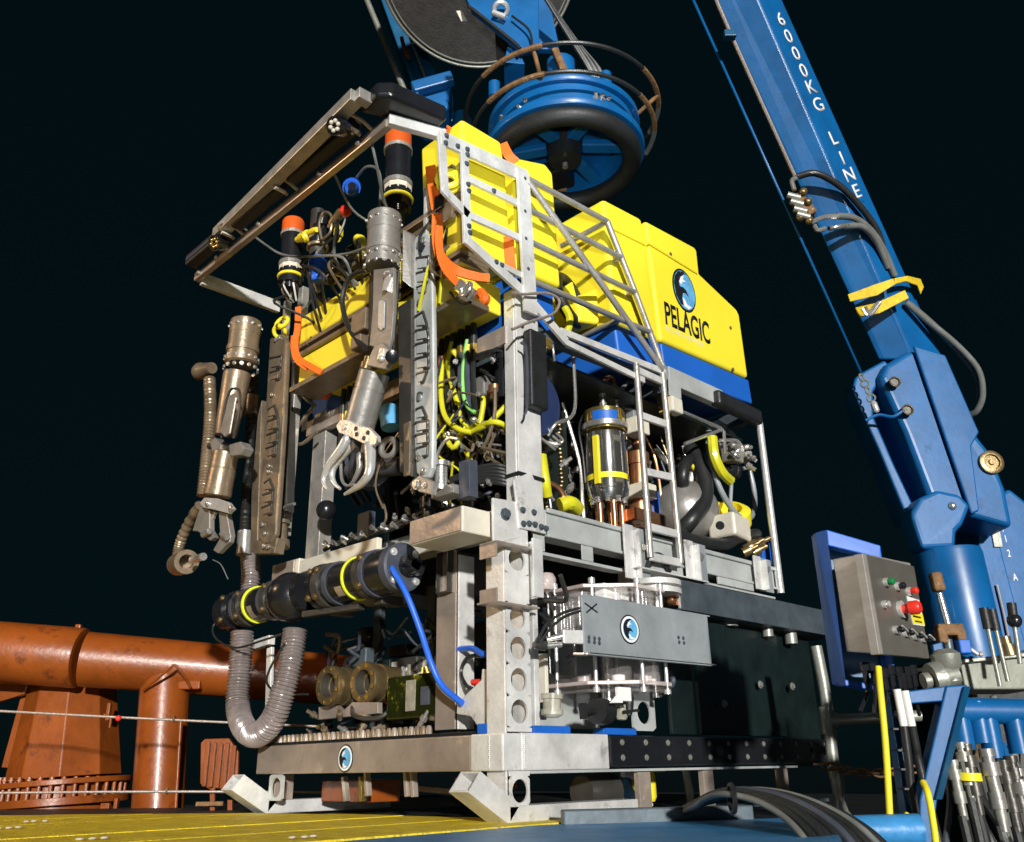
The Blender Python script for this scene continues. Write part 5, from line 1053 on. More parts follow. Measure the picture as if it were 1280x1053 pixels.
S_('under_box', MB().box(.25, .45, 1.2, 1.6, .05, .15), 'orange', .005)
S_('under_bar', MB().bar((0.500, 1.145, 0.110), (0.500, 0.844, 0.093), .05, .03), 'galv', .004)

# ================================================================== SAMPLING CAROUSEL on the skid's side
cc = V((0.808, 0.140, 0.729)); zt = (0.814, 0.140, 0.943)[2]; zb = (0.791, 0.140, 0.523)[2]
smp = empty('sampling_carousel', (cc.x, .14, zb), 'clear acrylic sampler jars in a ring between two octagonal plates beside the corner post', 'sampler')
A_ = lambda name, mb, m, bevel=0.0, **k: part(name, mb, m, smp, bevel, **k)
def octagon(R, z, n=8, ph=.39): return [(cc.x + R * math.cos(2 * math.pi * i / n + ph), .14 + R * math.sin(2 * math.pi * i / n + ph), z) for i in range(n)]
for z, nm in ((zt, 'top_plate'), (zb, 'bottom_plate')):
    A_(nm, MB().prism(octagon(.30, z), (0, 0, .018)), 'acrylic_edge', .004)
    A_(nm, MB().prism(octagon(.285, z - .03), (0, 0, .014)), 'acrylic', .003)
for k in range(8):
    a = k * math.pi / 4 + .15; x, y = cc.x + .20 * math.cos(a), .14 + .20 * math.sin(a)
    j = A_('sample_jar', MB().lathe((x, y, zb + .02), (x, y, 3), [(0, .062), (zt - zb - .03, .062)], 20, True, False), 'acrylic')
    part('jar_base', MB().cyl((x, y, zb + .02), (x, y, zb + .045), .03, n=16), 'white' if k % 2 else 'acrylic_edge', j)
    part('jar_lid', MB().cyl((x, y, zt - .03), (x, y, zt - .004), .064, n=18), 'acrylic', j)
for k in range(8):
    a = k * math.pi / 4 + .39 + .12; x, y = cc.x + .272 * math.cos(a), .14 + .272 * math.sin(a)
    A_('tie_rod', MB().lathe((x, y, zb - .03), (x, y, 3), [(0, .016), (.02, .016), (.02, .009), (zt - zb + .05, .009), (zt - zb + .05, .016), (zt - zb + .075, .016)], 10), 'cast')
A_('centre_shaft', MB().cyl((cc.x, .14, zb - .05), (cc.x, .14, zt + .06), .03), 'steel')
ARM = A_('cover_plate', MB().prism([(0.290, -0.175, 0.857), (1.198, -0.175, 0.859), (1.199, -0.175, 0.625), (0.294, -0.175, 0.616)], (0, .010, 0)), 'plate', .002)
part('plate_return', MB().bar((0.312, -0.160, 0.858), (1.220, -0.160, 0.859), .03, .006), 'plate', ARM, .001)
part('plate_return', MB().bar((0.323, -0.150, 0.624), (1.237, -0.150, 0.633), .05, .006), 'plate', ARM, .001)
emblem(smp, V((0.593, -0.175, 0.741)), (1, 0, 0), (0, 0, 1), .066, .062, True)
b = MB()
for q in [(0.322, -0.176, 0.685), (0.357, -0.176, 0.684), (0.321, -0.176, 0.669), (0.355, -0.176, 0.668), (0.387, -0.176, 0.684), (0.386, -0.176, 0.667), (0.946, -0.176, 0.736), (0.983, -0.176, 0.736), (0.949, -0.176, 0.715), (0.986, -0.176, 0.715)]: b.bolt(q, (0, -1, 0), .006, .004)
A_('bolt', b, 'plate_dark', kind='stuff')
A_('ink_mark', MB().bar((0.305, -0.177, 0.822), (0.384, -0.177, 0.791), .002, .006, up=(0, 0, 1)).bar((0.382, -0.177, 0.827), (0.313, -0.177, 0.784), .002, .006, up=(0, 0, 1)), 'black')
A_('cover_arm', MB().bar((0.213, -0.130, 0.684), (0.310, -0.165, 0.685), .02, .055), 'alu', .004)
A_('cover_arm', MB().bar((0.283, -0.120, 0.621), (0.325, -0.165, 0.619), .05, .008), 'alu_warmlit', .002)
A_('latch_rod', MB().cyl((0.176, -0.080, 0.673), (0.223, -0.130, 0.688), .013).cyl((0.147, -0.080, 0.646), (0.217, -0.120, 0.654), .012), 'steel')
A_('latch_knob', MB().lathe((0.101, -0.080, 0.649), (0.175, -0.080, 0.648), [(0, .012), (.03, .02), (.06, .02), (.07, .01)], 12), 'titan_dark')
A_('thin_tube', MB().tube([(0.110, -0.090, 0.658), (0.136, -0.120, 0.729), (0.217, -0.140, 0.779), (0.334, -0.160, 0.814)], .006, 7).tube([(0.128, -0.090, 0.659), (0.164, -0.120, 0.719), (0.230, -0.140, 0.767), (0.338, -0.160, 0.802)], .006, 7), 'hose')
A_('lid_block', MB().obox((0.670, 0.000, 0.933), (.055, 0, 0), (0, .03, 0), (0, 0, .035)).obox((0.779, 0.000, 0.934), (.045, 0, 0), (0, .03, 0), (0, 0, .03)), 'white', .005)
A_('lid_block', MB().obox((0.910, 0.060, 1.019), (.045, 0, 0), (0, .03, 0), (0, 0, .07)), 'alu_warmlit', .004)
A_('valve_body', MB().lathe((0.234, -0.040, 0.379), (0.238, -0.040, 0.474), [(0, .025), (.01, .045), (.03, .045), (.03, .036), (.07, .036), (.07, .045), (.09, .045), (.09, .03)], 16), 'murk')
A_('valve_body', MB().lathe((0.265, 0.000, 0.895), (0.268, 0.000, 0.957), [(0, .03), (.02, .042), (.05, .042), (.07, .03)], 14), 'acrylic_edge')
A_('valve_body', MB().lathe((0.684, -0.030, 0.381), (0.693, -0.030, 0.474), [(0, .02), (.02, .03), (.06, .03), (.06, .02)], 14), 'murk')
A_('corner_bracket', MB().obox((0.568, -0.140, 0.475), (.04, 0, 0), (0, .012, 0), (0, 0, .028)).prism([(0.469, -0.150, 0.436), (0.558, -0.150, 0.500), (0.552, -0.150, 0.439)], (0, .01, 0)), 'white', .003)
A_('valve_handle', MB().lathe((0.481, -0.060, 0.407), (0.562, -0.040, 0.410), [(0, .05), (.06, .055), (.1, .05)], 20).bar((0.375, -0.080, 0.437), (0.381, -0.080, 0.375), .02, .03).cyl((0.378, -0.080, 0.406), (0.508, -0.050, 0.408), .01), 'rubber')
A_('valve_handle', MB().lathe((0.698, -0.060, 0.396), (0.705, -0.060, 0.466), [(0, .012), (.03, .02), (.08, .022)], 12).bar((0.654, -0.070, 0.411), (0.754, -0.070, 0.420), .012, .012), 'rubber')
A_('clip', MB().tube([(1.124, 0.020, 0.611), (1.151, 0.020, 0.575), (1.128, 0.020, 0.545), (1.078, 0.020, 0.553)], .014, 8), 'slate')

# ================================================================== CRANE: docking head hanging over the vehicle
dc = V((1.225, 0.616, 3.984))
dock = empty('docking_head', dc, 'round blue docking head with black rubber underside above the yellow foam', 'docking head')
D_ = lambda name, mb, m, bevel=0.0, **k: part(name, mb, m, dock, bevel, **k)
def dl(z0, prof, m, name, n=64, caps=False, **k): return D_(name, MB().lathe(dc + V((0, 0, z0)), dc + V((0, 0, z0 + 5)), prof, n, True, caps), m, **k)
D_('rubber_ring', MB().torus(dc + V((0, 0, -.035)), (0, 0, 1), .445, .062, 64, 16), 'rubber')
dl(.0, [(0, .40), (0, .525), (.006, .53), (.045, .53), (.05, .525), (.05, .47)], 'blue', 'lower_flange')
dl(.05, [(0, .475), (.15, .475)], 'blue', 'drum_wall')
dl(.20, [(0, .47), (0, .505), (.006, .51), (.04, .51), (.05, .50), (.06, .30), (.06, .0)], 'blue', 'upper_flange')
dl(.0, [(0, .40), (.19, .40), (.19, .47)], 'blue', 'inner_wall')
dl(.182, [(0, .0), (0, .398), (.012, .398), (.012, .0)], 'blue', 'inner_disc')
dl(-.03, [(0, .0), (.0, .11), (.20, .13)], 'rubber', 'centre_hub', n=30)
D_('hub_bolt', MB().lathe(dc + V((0, 0, -.05)), dc + V((0, 0, -5)), [(0, .02), (.03, .02), (.03, .0)], 10), 'steel')
for a in (.15, 1.2, 2.25, 3.3, 4.35, 5.4):
    e = V((math.cos(a), math.sin(a), 0)); D_('wheel_spoke', MB().bar(dc + e * .12 + V((0, 0, .08)), dc + e * .405 + V((0, 0, .05)), .09, .05), 'blue', .008)
D_('latch', MB().obox(dc + V((.12, .18, .02)), (.10, .03, 0), (-.03, .08, 0), (0, 0, .05)).bar(dc + V((.05, .1, .0)), dc + V((.28, .22, .06)), .05, .05), 'plastic', .01)
D_('latch_spring', MB().tube([dc + V((.02, .22, -.02)), dc + V((.08, .30, -.03)), dc + V((.18, .30, .0)), dc + V((.26, .22, -.01))], .018, 8), 'rusty')
b = MB()
for a in (0.3, 1.3, 2.3, 3.3, 4.35, 4.45, 5.35, 5.5, 5.9):
    for da in (-.05, .05):
        p = dc + V((.477 * math.cos(a + da), .477 * math.sin(a + da), .10 + .03 * (da > 0))); b.bolt(p, (math.cos(a), math.sin(a), 0), .012, .02)
D_('bolt', b, 'steel', kind='stuff')
for a in (4.3, 5.4, 5.95, 2.9):
    e = V((math.cos(a), math.sin(a), 0)); D_('clamp_pin', MB().cyl(dc + e * .488 + V((0, 0, .055)), dc + e * .488 + V((0, 0, .14)), .012, n=10), 'steel')
dl(.26, [(0, .30), (.05, .26), (.05, .22), (.18, .19), (.18, .0)], 'blue', 'neck', n=40)
dl(.30, [(0, .24), (0, .275), (.03, .275), (.03, .24)], 'rusty', 'slew_ring', n=48)
dl(.40, [(0, .20), (0, .25), (.04, .255), (.05, .22)], 'galv', 'slew_ring', n=48)
b = MB()
for k in range(22):
    a = k * 2 * math.pi / 22; b.bolt(dc + V((.25 * math.cos(a), .25 * math.sin(a), .335)), (0, 0, 1), .013, .03)
D_('ring_bolt', b, 'galv', kind='stuff')
for zz, R0 in ((.15, .61), (.335, .65)):
    for a0, a1, m in [(0, .9, 'rusty'), (.9, 1.2, 'galv'), (1.2, 2.5, 'hose'), (2.5, 3.2, 'rusty'), (3.2, 4.3, 'hose'), (4.3, 4.9, 'rusty'), (4.9, 5.3, 'galv'), (5.3, 6.28, 'hose')]:
        D_('guard_ring', MB().torus(dc + V((-.01, 0, zz)), (0.03, .02, 1), R0, .017 if m != 'hose' else .014, 20, 8, a0 + .5, a1 + .5), m)
for q in [(0.895, 0.944, 4.564), (1.443, 0.400, 4.631)]:
    q = V(q); D_('guard_post', MB().cyl(q - V((0, 0, .07)), q + V((0, 0, .05)), .042), 'blue')
for a in (.5, 2.2, 3.6, 5.2):
    e = V((math.cos(a), math.sin(a), 0)); D_('guard_arm', MB().cyl(dc + e * .5 + V((0, 0, .22)), dc + e * .645 + V((0, 0, .335)), .014, n=8), 'rusty')
# sheave block above
sc = V((0.814, 1.024, 5.770)); sn = V((-0.351, -0.545, -0.762)).normalized()
shv = empty('sheave_block', sc, 'large dark cable sheave with blue side plates above the docking head', 'sheave')
B_ = lambda name, mb, m, bevel=0.0, **k: part(name, mb, m, shv, bevel, **k)
B_('sheave_wheel', MB().lathe(sc - sn * .1, sc + sn, [(0, .68), (.02, .745), (.06, .745), (.08, .70), (.12, .70), (.14, .745), (.16, .745), (.17, .72), (.17, .0)], 72), 'sheave')
B_('wheel_rim', MB().torus(sc + sn * .062, sn, .735, .011, 72, 8).torus(sc + sn * .074, sn, .705, .006, 72, 6), 'galv')
B_('maker_plate', MB().obox((0.646, 1.008, 5.098), V((.024, 0.0, -.03)), SIDE * .02, sn * .004), 'cream')
FT = FWD
B_('side_plate', MB().prism([(0.505, 0.908, 5.284), (0.576, 0.838, 4.993), (0.773, 0.642, 4.694), (0.817, 0.599, 4.611), (0.900, 0.516, 4.622), (0.908, 0.508, 5.271)], FT * .05), 'blue', .006)
B_('side_plate', MB().prism([(0.962, 1.159, 5.833), (1.128, 0.995, 5.123), (1.377, 0.747, 5.100), (1.309, 0.815, 5.822)], FT * .05), 'blue', .006)
B_('web_plate', MB().prism([(0.792, 0.708, 4.712), (0.852, 0.648, 4.655), (0.874, 0.627, 4.559), (0.776, 0.724, 4.576)], FT * .3), 'blue', .006)
B_('swivel_post', MB().cyl(dc + V((0, 0, .44)), dc + V((0, 0, .80)), .10), 'blue')
B_('plate_edge', MB().tube([(0.555, 0.830, 4.986), (0.759, 0.628, 4.681), (0.795, 0.592, 4.612)], .012, 8), 'rubber')
B_('shackle', MB().torus((0.701, 0.671, 4.943), sn, .045, .016, 20, 8).cyl((0.656, 0.702, 4.906), (0.716, 0.642, 4.862), .02), 'cast')
B_('thin_cable', MB().tube([(0.747, 0.612, 4.875), (0.814, 0.532, 4.752), (0.838, 0.522, 4.652), (0.858, 0.558, 4.596)], .008, 7), 'hose')
for k in range(6):
    B_('umbilical_hose', MB().tube([(1.043, 0.657, 5.416), dc + V((.02 + .02 * k, -.05, 1.05)), dc + V((.18 + .012 * k, -.12 - .01 * k, .74)), dc + V((.27 + .018 * k, -.12, .5)), dc + V((.24 + .018 * k, -.1, .28))], .013, 7), 'grey_hose' if k % 2 else 'hose')
B_('pipe_cover', MB().bar((1.084, 0.545, 4.764), (1.129, 0.500, 4.555), .05, .05), 'rusty', .012)
# jib parts out of focus behind
jib = empty('rear_jib', (1.110, 1.998, 5.313), 'dim blue crane jib with a pale piston rod behind the crash frame', 'crane jib')
J_ = lambda name, mb, m, bevel=0.0, **k: part(name, mb, m, jib, bevel, **k)
J_('jib_beam', MB().prism([(0.809, 2.438, 6.834), (0.930, 2.318, 6.830), (1.371, 1.880, 5.149), (1.186, 2.064, 5.106)], FT * .2), 'blue_teal', .01)
J_('piston_rod', MB().cyl((0.567, 2.256, 6.409), (0.892, 1.933, 5.123), .024), 'galv')
J_('thin_rod', MB().cyl((0.939, 2.027, 5.908), (1.064, 1.903, 5.353), .012), 'steel')
J_('knuckle', MB().prism([(0.792, 1.892, 5.052), (0.844, 1.840, 5.097), (1.045, 1.640, 5.232), (1.072, 1.613, 5.152), (1.056, 1.629, 4.936), (0.996, 1.689, 4.816), (0.918, 1.766, 4.803), (0.821, 1.863, 4.928)], FT * .25), 'blue', .02)
J_('knuckle_pin', MB().bar((0.830, 1.783, 5.067), (1.048, 1.567, 5.169), .08, .1), 'blue', .012)
J_('rod_eye', MB().cyl((0.802, 1.882, 4.990), (0.898, 1.786, 5.018), .07), 'blue')
J_('valve', MB().bar((0.848, 1.976, 5.725), (0.880, 1.945, 5.525), .05, .03).bar((0.873, 1.951, 5.608), (0.889, 1.936, 5.509), .03, .05), 'rusty', .008)
J_('pipe', MB().tube([(0.871, 1.954, 5.509), (0.920, 1.905, 5.297), (0.960, 1.866, 5.074)], .018, 8), 'blue_teal')
J_('cone', MB().lathe((1.299, 1.670, 4.633), (1.239, 1.729, 5.219), [(0, .16), (.4, .06)], 18), 'blue_teal')

# ================================================================== CRANE BOOM at the right
boom = empty('crane_boom', (3.815, -0.615, -0.077), 'tall blue crane boom with white capacity lettering rising beside the control box', 'crane')
C_ = lambda name, mb, m, bevel=0, **k: part(name, mb, m, boom, bevel, **k)
B0, B1, R0, R1 = V((1.691, -0.577, 5.212)), V((3.207, -0.662, 2.682)), V((1.923, -0.625, 5.358)), V((3.484, -0.753, 2.739))
boom_ax = (B0 - B1).normalized()
boom_in = (FWD - boom_ax * FWD.dot(boom_ax)).normalized()
def sec(L, a, b, r):
    L, a, b, r = V(L), V(a), V(b), V(r)
    return [L, a, b, r, r + boom_in * 0.26, L.lerp(r, .4) + boom_in * 0.26]
C_('boom_tube', MB().loft([sec((1.520, -0.334, 5.279), (1.593, -0.435, 5.253), (1.691, -0.577, 5.212), (1.923, -0.625, 5.358)), sec((3.081, -0.472, 2.708), (3.098, -0.508, 2.701), (3.207, -0.662, 2.682), (3.484, -0.753, 2.739))]), 'blue', 0.0156, seg=3)
# capacity lettering, stacked down the outer face
face_r = R0 - B0; face_r = (face_r - boom_ax * face_r.dot(boom_ax)).normalized()
for ch, t in zip('6000KGLINEPU', (0.165, 0.207, 0.249, 0.291, 0.331, 0.374, 0.456, 0.505, 0.546, 0.586, 0.662, 0.702)):
    p = mid(B0, R0).lerp(mid(B1, R1), t) - boom_ax * .05
    fr = R0.lerp(R1, t) - B0.lerp(B1, t); fr = (fr - boom_ax * fr.dot(boom_ax)).normalized()
    text('letter', ch, p, fr, boom_ax, 0.135, 'white', boom, depth=0.010, xs=1.25, align='CENTER', bold=0.008)
C_('side_pipe', MB().tube([(1.532, -0.401, 5.090), (1.663, -0.402, 4.837), (2.002, -0.428, 4.268), (2.313, -0.443, 3.804)], 0.013, 8), 'rope')
C_('pipe_clip', MB().obox((1.719, -0.421, 4.631), SIDE * 0.039, FWD * 0.026, V((0, 0, 0.026))), 'blue_teal', 0.0052)
vb = C_('hose_valve', MB().obox((2.351, -0.444, 3.596), SIDE * 0.0455 + V((0, 0, -0.078)), FWD * 0.039, SIDE * 0.039 + V((0, 0, 0.0208))), 'rusty', 0.0156)
for q in [(2.225, -0.411, 3.639), (2.235, -0.421, 3.589), (2.245, -0.431, 3.534), (2.255, -0.441, 3.491)]: part('valve_spool', MB().cyl(V(q), V(q) + SIDE * 0.078 + V((0, 0, -0.026)), 0.0234, n=10), 'galv', vb)
for q in [(2.314, -0.481, 3.671), (2.329, -0.496, 3.596), (2.305, -0.472, 3.499), (2.322, -0.489, 3.450), (2.280, -0.448, 3.475)]: part('valve_nut', MB().ell(V(q), 0.0286, n=8, m=6), 'brass', vb)
part('fitting', MB().tube([(2.274, -0.441, 3.685), (2.270, -0.437, 3.760), (2.298, -0.465, 3.785)], 0.0156, 8), 'steel', vb)
part('fitting', MB().tube([(2.340, -0.507, 3.413), (2.351, -0.518, 3.376), (2.389, -0.555, 3.387)], 0.0156, 8), 'steel', vb)
part('fitting', MB().tube([(2.328, -0.495, 3.437), (2.390, -0.556, 3.472), (2.457, -0.623, 3.482)], 0.0169, 8), 'steel', vb)
part('fitting', MB().tube([(2.429, -0.559, 3.404), (2.546, -0.638, 3.443)], 0.0169, 8), 'steel', vb)
for pts in ([(2.295, -0.462, 3.791), (2.361, -0.564, 3.795), (2.515, -0.644, 3.729), (2.694, -0.693, 3.608), (2.842, -0.712, 3.479), (2.932, -0.692, 3.341), (3.045, -0.676, 3.221)], [(2.476, -0.605, 3.500), (2.608, -0.663, 3.514), (2.753, -0.697, 3.471), (2.891, -0.706, 3.379), (3.016, -0.701, 3.229)], [(2.531, -0.623, 3.437), (2.678, -0.678, 3.471), (2.828, -0.697, 3.417), (2.965, -0.688, 3.276)], [(3.085, -0.715, 3.049), (3.242, -0.779, 2.937), (3.425, -0.869, 2.787), (3.570, -0.922, 2.637), (3.640, -0.899, 2.489), (3.672, -0.839, 2.400), (3.698, -0.774, 2.380)], [(3.168, -0.705, 3.072), (3.344, -0.789, 2.921), (3.515, -0.867, 2.733), (3.630, -0.890, 2.583), (3.682, -0.849, 2.470)]):
    C_('hydraulic_hose', MB().tube(pts, 0.0221, 9), 'hose' if pts[0][2] > 3.6 else 'grey_hose')
# boom foot
C_('foot_casting', MB().prism([(2.938, -0.514, 2.533), (2.977, -0.553, 2.618), (3.106, -0.681, 2.725), (3.253, -0.826, 2.652), (3.331, -0.904, 2.118), (3.378, -0.950, 1.994), (3.406, -0.979, 1.762), (3.402, -0.974, 1.509), (3.230, -0.804, 1.588), (3.064, -0.639, 1.699), (3.007, -0.583, 2.143)], FWD * 0.338), 'blue', 0.039, seg=4)
C_('foot_lug', MB().prism([(2.884, -0.351, 2.479), (2.904, -0.370, 2.559), (2.950, -0.416, 2.604), (3.057, -0.523, 2.683), (3.076, -0.541, 2.648), (2.978, -0.444, 2.454), (2.959, -0.425, 2.285), (3.014, -0.480, 1.956), (3.075, -0.540, 1.640), (3.032, -0.497, 1.579), (2.955, -0.421, 2.065), (2.919, -0.385, 2.258)], FWD * 0.208), 'blue', 0.0156, seg=3)
C_('ridge_flange', MB().prism([(3.101, -0.694, 2.730), (3.240, -0.832, 2.657), (3.318, -0.909, 2.119), (3.268, -0.860, 2.024), (3.244, -0.836, 1.609), (3.206, -0.798, 1.590)], FWD * -0.026), 'blue', 0.0104)
for q in [(2.962, -0.592, 2.469), (2.996, -0.626, 2.274)]:
    q = V(q); C_('pin_bore', MB().lathe(q, q - FWD, [(0, .036), (.012, .036), (.012, .028), (.003, .024), (.003, 0)], 24), 'titan_dark'); C_('pin_ring', MB().torus(q - FWD * .012, FWD, .032, .005, 24, 8), 'brass')
C_('pivot_pin', MB().lathe((3.113, -0.742, 1.635), (2.905, -0.811, 1.581), [(0, 0.065), (0.039, 0.065), (0.039, 0.039), (0.078, 0.0338), (0.078, 0)], 24), 'titan_dark')
C_('pin_tip', MB().ell((3.013, -0.772, 1.615), 0.026), 'steel')
C_('bearing', MB().lathe((3.370, -0.920, 1.925), V((3.370, -0.920, 1.925)) - FWD, [(0, .075), (.04, .075), (.045, .062), (.045, .05), (.03, .045), (.03, .02), (.04, .015), (.04, 0)], 30), 'brass')
C_('rod_eye', MB().prism([(2.834, -0.594, 1.575), (2.884, -0.644, 1.673), (2.966, -0.725, 1.721), (3.058, -0.816, 1.689), (3.095, -0.853, 1.618), (3.045, -0.803, 1.501), (3.012, -0.771, 1.463), (2.996, -0.754, 1.367), (2.854, -0.614, 1.360)], FWD * 0.182), 'blue', 0.026, seg=3)
C_('piston_rod', MB().cyl((3.034, -0.665, 1.389), (3.050, -0.680, 1.253), 0.0416), 'chrome')
C_('ram_barrel', MB().lathe((3.092, -0.667, 1.368), (3.103, -0.678, 0.730), [(0, 0.13), (0, 0.1846), (0.026, 0.1898), (0.715, 0.1898), (0.78, 0.182)], 40), 'blue')
C_('mast_column', MB().prism([(3.616, -0.693, 1.707), (3.812, -0.886, 1.866), (3.927, -1.001, 1.699), (3.818, -0.893, 0.412), (3.587, -0.664, 0.417), (3.604, -0.680, 0.888)], FWD * 0.39), 'blue', 0.026, seg=3)
C_('mast_plate', MB().prism([(3.563, -0.731, 1.678), (3.632, -0.800, 1.677), (3.658, -0.825, 0.805), (3.537, -0.705, 0.808), (3.528, -0.696, 1.315)], FWD * 0.052), 'blue', 0.0104)
C_('mast_recess', MB().prism([(3.700, -0.647, 1.732), (3.767, -0.714, 1.730), (3.695, -0.643, 0.999), (3.638, -0.586, 1.000)], FWD * 0.13), 'deck_dark')
C_('mast_base', MB().prism([(3.416, -0.585, 0.811), (3.847, -1.013, 0.801), (3.606, -0.774, -0.595), (3.214, -0.385, -0.587)], FWD * 1.04), 'deck_dark')
C_('rust_patch', MB().prism([(3.601, -0.787, 1.631), (3.641, -0.827, 1.630), (3.635, -0.821, 1.453), (3.596, -0.782, 1.454)], FWD * 0.0104), 'galv', 0.0026)
for ch, q in zip('II12A', [(3.636, -0.831, 1.618), (3.640, -0.835, 1.550), (3.641, -0.835, 1.482), (3.641, -0.835, 1.389), (3.642, -0.837, 1.237)]):
    text('small_letter', ch, q, SIDE, (V((3.636, -0.831, 1.618)) - V((3.641, -0.835, 1.389))).normalized(), 0.065, 'white', boom, xs=0.65)
C_('welding_bead', MB().tube([(3.564, -0.759, 1.214), (3.567, -0.762, 1.046), (3.566, -0.761, 0.838)], 0.0065, 6), 'cast')
C_('ram_valve', MB().bar((2.804, -0.674, 1.202), (2.809, -0.679, 1.092), 0.065, 0.065), 'rusty', 0.0156)
C_('ram_pipe', MB().cyl((2.808, -0.678, 1.083), (2.820, -0.690, 0.889), 0.0182), 'steel')
C_('ram_clamp', MB().obox((2.791, -0.698, 0.873), SIDE * 0.0715, FWD * 0.039, V((0, 0, 0.0325))).obox((2.755, -0.662, 0.843), SIDE * 0.026, FWD * 0.039, V((0, 0, 0.0455))).obox((2.827, -0.734, 0.837), SIDE * 0.026, FWD * 0.039, V((0, 0, 0.039))), 'rusty', 0.0104)
C_('ram_pipe', MB().cyl((2.778, -0.684, 0.821), (2.777, -0.684, 0.725), 0.026), 'plate_dark')
C_('clamp_block', MB().obox((2.805, -0.748, 0.777), SIDE * 0.0325, FWD * 0.039, V((0, 0, 0.039))), 'blue_foam', 0.0078)
C_('ram_fitting', MB().cyl((2.821, -0.764, 0.781), (2.858, -0.801, 0.737), 0.0117).ell((2.871, -0.814, 0.737), 0.0156, n=8, m=6), 'cast')
# sling tied round the boom
slg = empty('yellow_sling', (2.893, -0.652, 3.038), 'yellow webbing sling wrapped round the blue boom', 'sling')
G_ = lambda name, mb, m, bevel=0, **k: part(name, mb, m, slg, bevel, **k)
G_('sling_band', MB().prism([(2.710, -0.489, 3.053), (2.779, -0.631, 3.087), (2.882, -0.733, 3.138), (2.888, -0.739, 3.096), (2.793, -0.645, 3.015), (2.716, -0.495, 3.000)], FWD * -0.0104), 'sling', 0.0039)
G_('sling_band', MB().prism([(2.772, -0.496, 2.973), (2.810, -0.625, 2.971), (2.964, -0.760, 3.069), (2.975, -0.771, 3.009), (2.812, -0.627, 2.894), (2.787, -0.511, 2.907)], FWD * -0.0156), 'sling', 0.0039)
G_('sling_band', MB().prism([(2.913, -0.727, 3.152), (3.034, -0.774, 3.199), (3.175, -0.804, 3.218), (3.225, -0.798, 3.178), (3.202, -0.776, 3.123), (3.154, -0.783, 3.169), (3.021, -0.761, 3.157), (2.912, -0.726, 3.110)], FWD * -0.013), 'sling', 0.0039)
G_('buckle', MB().tube([(2.719, -0.590, 2.928), (2.734, -0.605, 2.869), (2.779, -0.649, 2.938), (2.785, -0.656, 2.961), (2.756, -0.626, 2.927), (2.720, -0.591, 2.869), (2.703, -0.574, 2.916)], 0.0104, 8), 'steel')
# blue tag line with shackle
tag = single('blue_tag_line', MB().cyl((1.592, -0.240, 5.050), (2.816, -0.448, 2.541), 0.00975, n=8), 'blue', 'thin blue line stretched down beside the crane boom', 'rope')
ch = empty('tag_line_chain', (2.834, -0.465, 2.406), 'short chain and shackle holding the thin blue line at the boom foot', 'chain')
for q in [(2.803, -0.453, 2.501), (2.812, -0.463, 2.456), (2.821, -0.471, 2.406), (2.830, -0.480, 2.355)]: part('chain_link', MB().torus(q, (FWD + SIDE * (0.65 if int(q[2] * 100) % 2 else -0.65)), 0.0234, 0.0065, 14, 6), 'galv', ch)
part('turnbuckle', MB().lathe((2.835, -0.485, 2.333), (2.848, -0.498, 2.234), [(0, 0.0104), (0.013, 0.0208), (0.065, 0.0208), (0.078, 0.0104)], 10), 'cast', ch)
part('lashing', MB().tube([(2.800, -0.432, 2.208), (2.849, -0.499, 2.240), (2.926, -0.557, 2.232), (2.981, -0.612, 2.275)], 0.0104, 7), 'blue', ch)

# ================================================================== CONTROL BOX and its stand
std = empty('cabinet_stand', (0.651, -1.209, -0.205), 'blue painted frame with a V shaped leg carrying the control box', 'stand')
T1 = lambda name, mb, m, bevel=0.0, **k: part(name, mb, m, std, bevel, **k)
T1('frame_bar', MB().prism([(0.561, -1.091, 0.987), (0.534, -1.149, 0.983), (0.526, -1.142, 0.436), (0.561, -1.091, 0.449)], FWD * .05), 'blue_foam', .004)
T1('frame_bar', MB().prism([(0.572, -1.131, 0.993), (0.707, -1.264, 0.930), (0.701, -1.259, 0.883), (0.570, -1.129, 0.933)], FWD * .05), 'blue_foam', .004)
T1('frame_bar', MB().prism([(0.590, -1.092, 0.469), (0.717, -1.218, 0.434), (0.715, -1.216, 0.415), (0.584, -1.086, 0.448)], FWD * .05), 'blue_foam', .004)
T1('frame_bar', MB().prism([(0.744, -1.217, 0.950), (0.767, -1.239, 0.944), (0.748, -1.221, 0.430), (0.724, -1.197, 0.431)], FWD * .05), 'blue_foam', .004)
T1('back_panel', MB().prism([(0.668, -1.084, 0.950), (0.786, -1.202, 0.905), (0.776, -1.192, 0.466), (0.660, -1.077, 0.480)], FWD * .01), 'blue_teal', .002)
T1('leg', MB().prism([(0.646, -1.232, 0.414), (0.665, -1.251, 0.414), (0.659, -1.245, -0.181), (0.638, -1.224, -0.180)], FWD * .06), 'blue', .004)
T1('leg', MB().prism([(0.726, -1.396, 0.428), (0.778, -1.448, 0.432), (0.658, -1.329, 0.078), (0.603, -1.274, -0.174), (0.582, -1.253, -0.173), (0.618, -1.289, 0.078)], FWD * .06), 'blue', .005)
T1('leg_edge', MB().prism([(0.749, -1.447, 0.425), (0.806, -1.447, 0.428), (0.689, -1.332, 0.077), (0.634, -1.333, 0.078)], FWD * .07), 'blue_teal', .003)
T1('cross_bar', MB().prism([(0.645, -1.301, 0.415), (0.750, -1.406, 0.431), (0.743, -1.399, 0.382), (0.643, -1.300, 0.374)], FWD * .06), 'blue', .004)
T1('gusset', MB().prism([(0.633, -1.234, 0.126), (0.665, -1.265, 0.053), (0.695, -1.295, 0.112), (0.656, -1.256, -0.018)], FWD * .02), 'blue', .003)
b = MB()
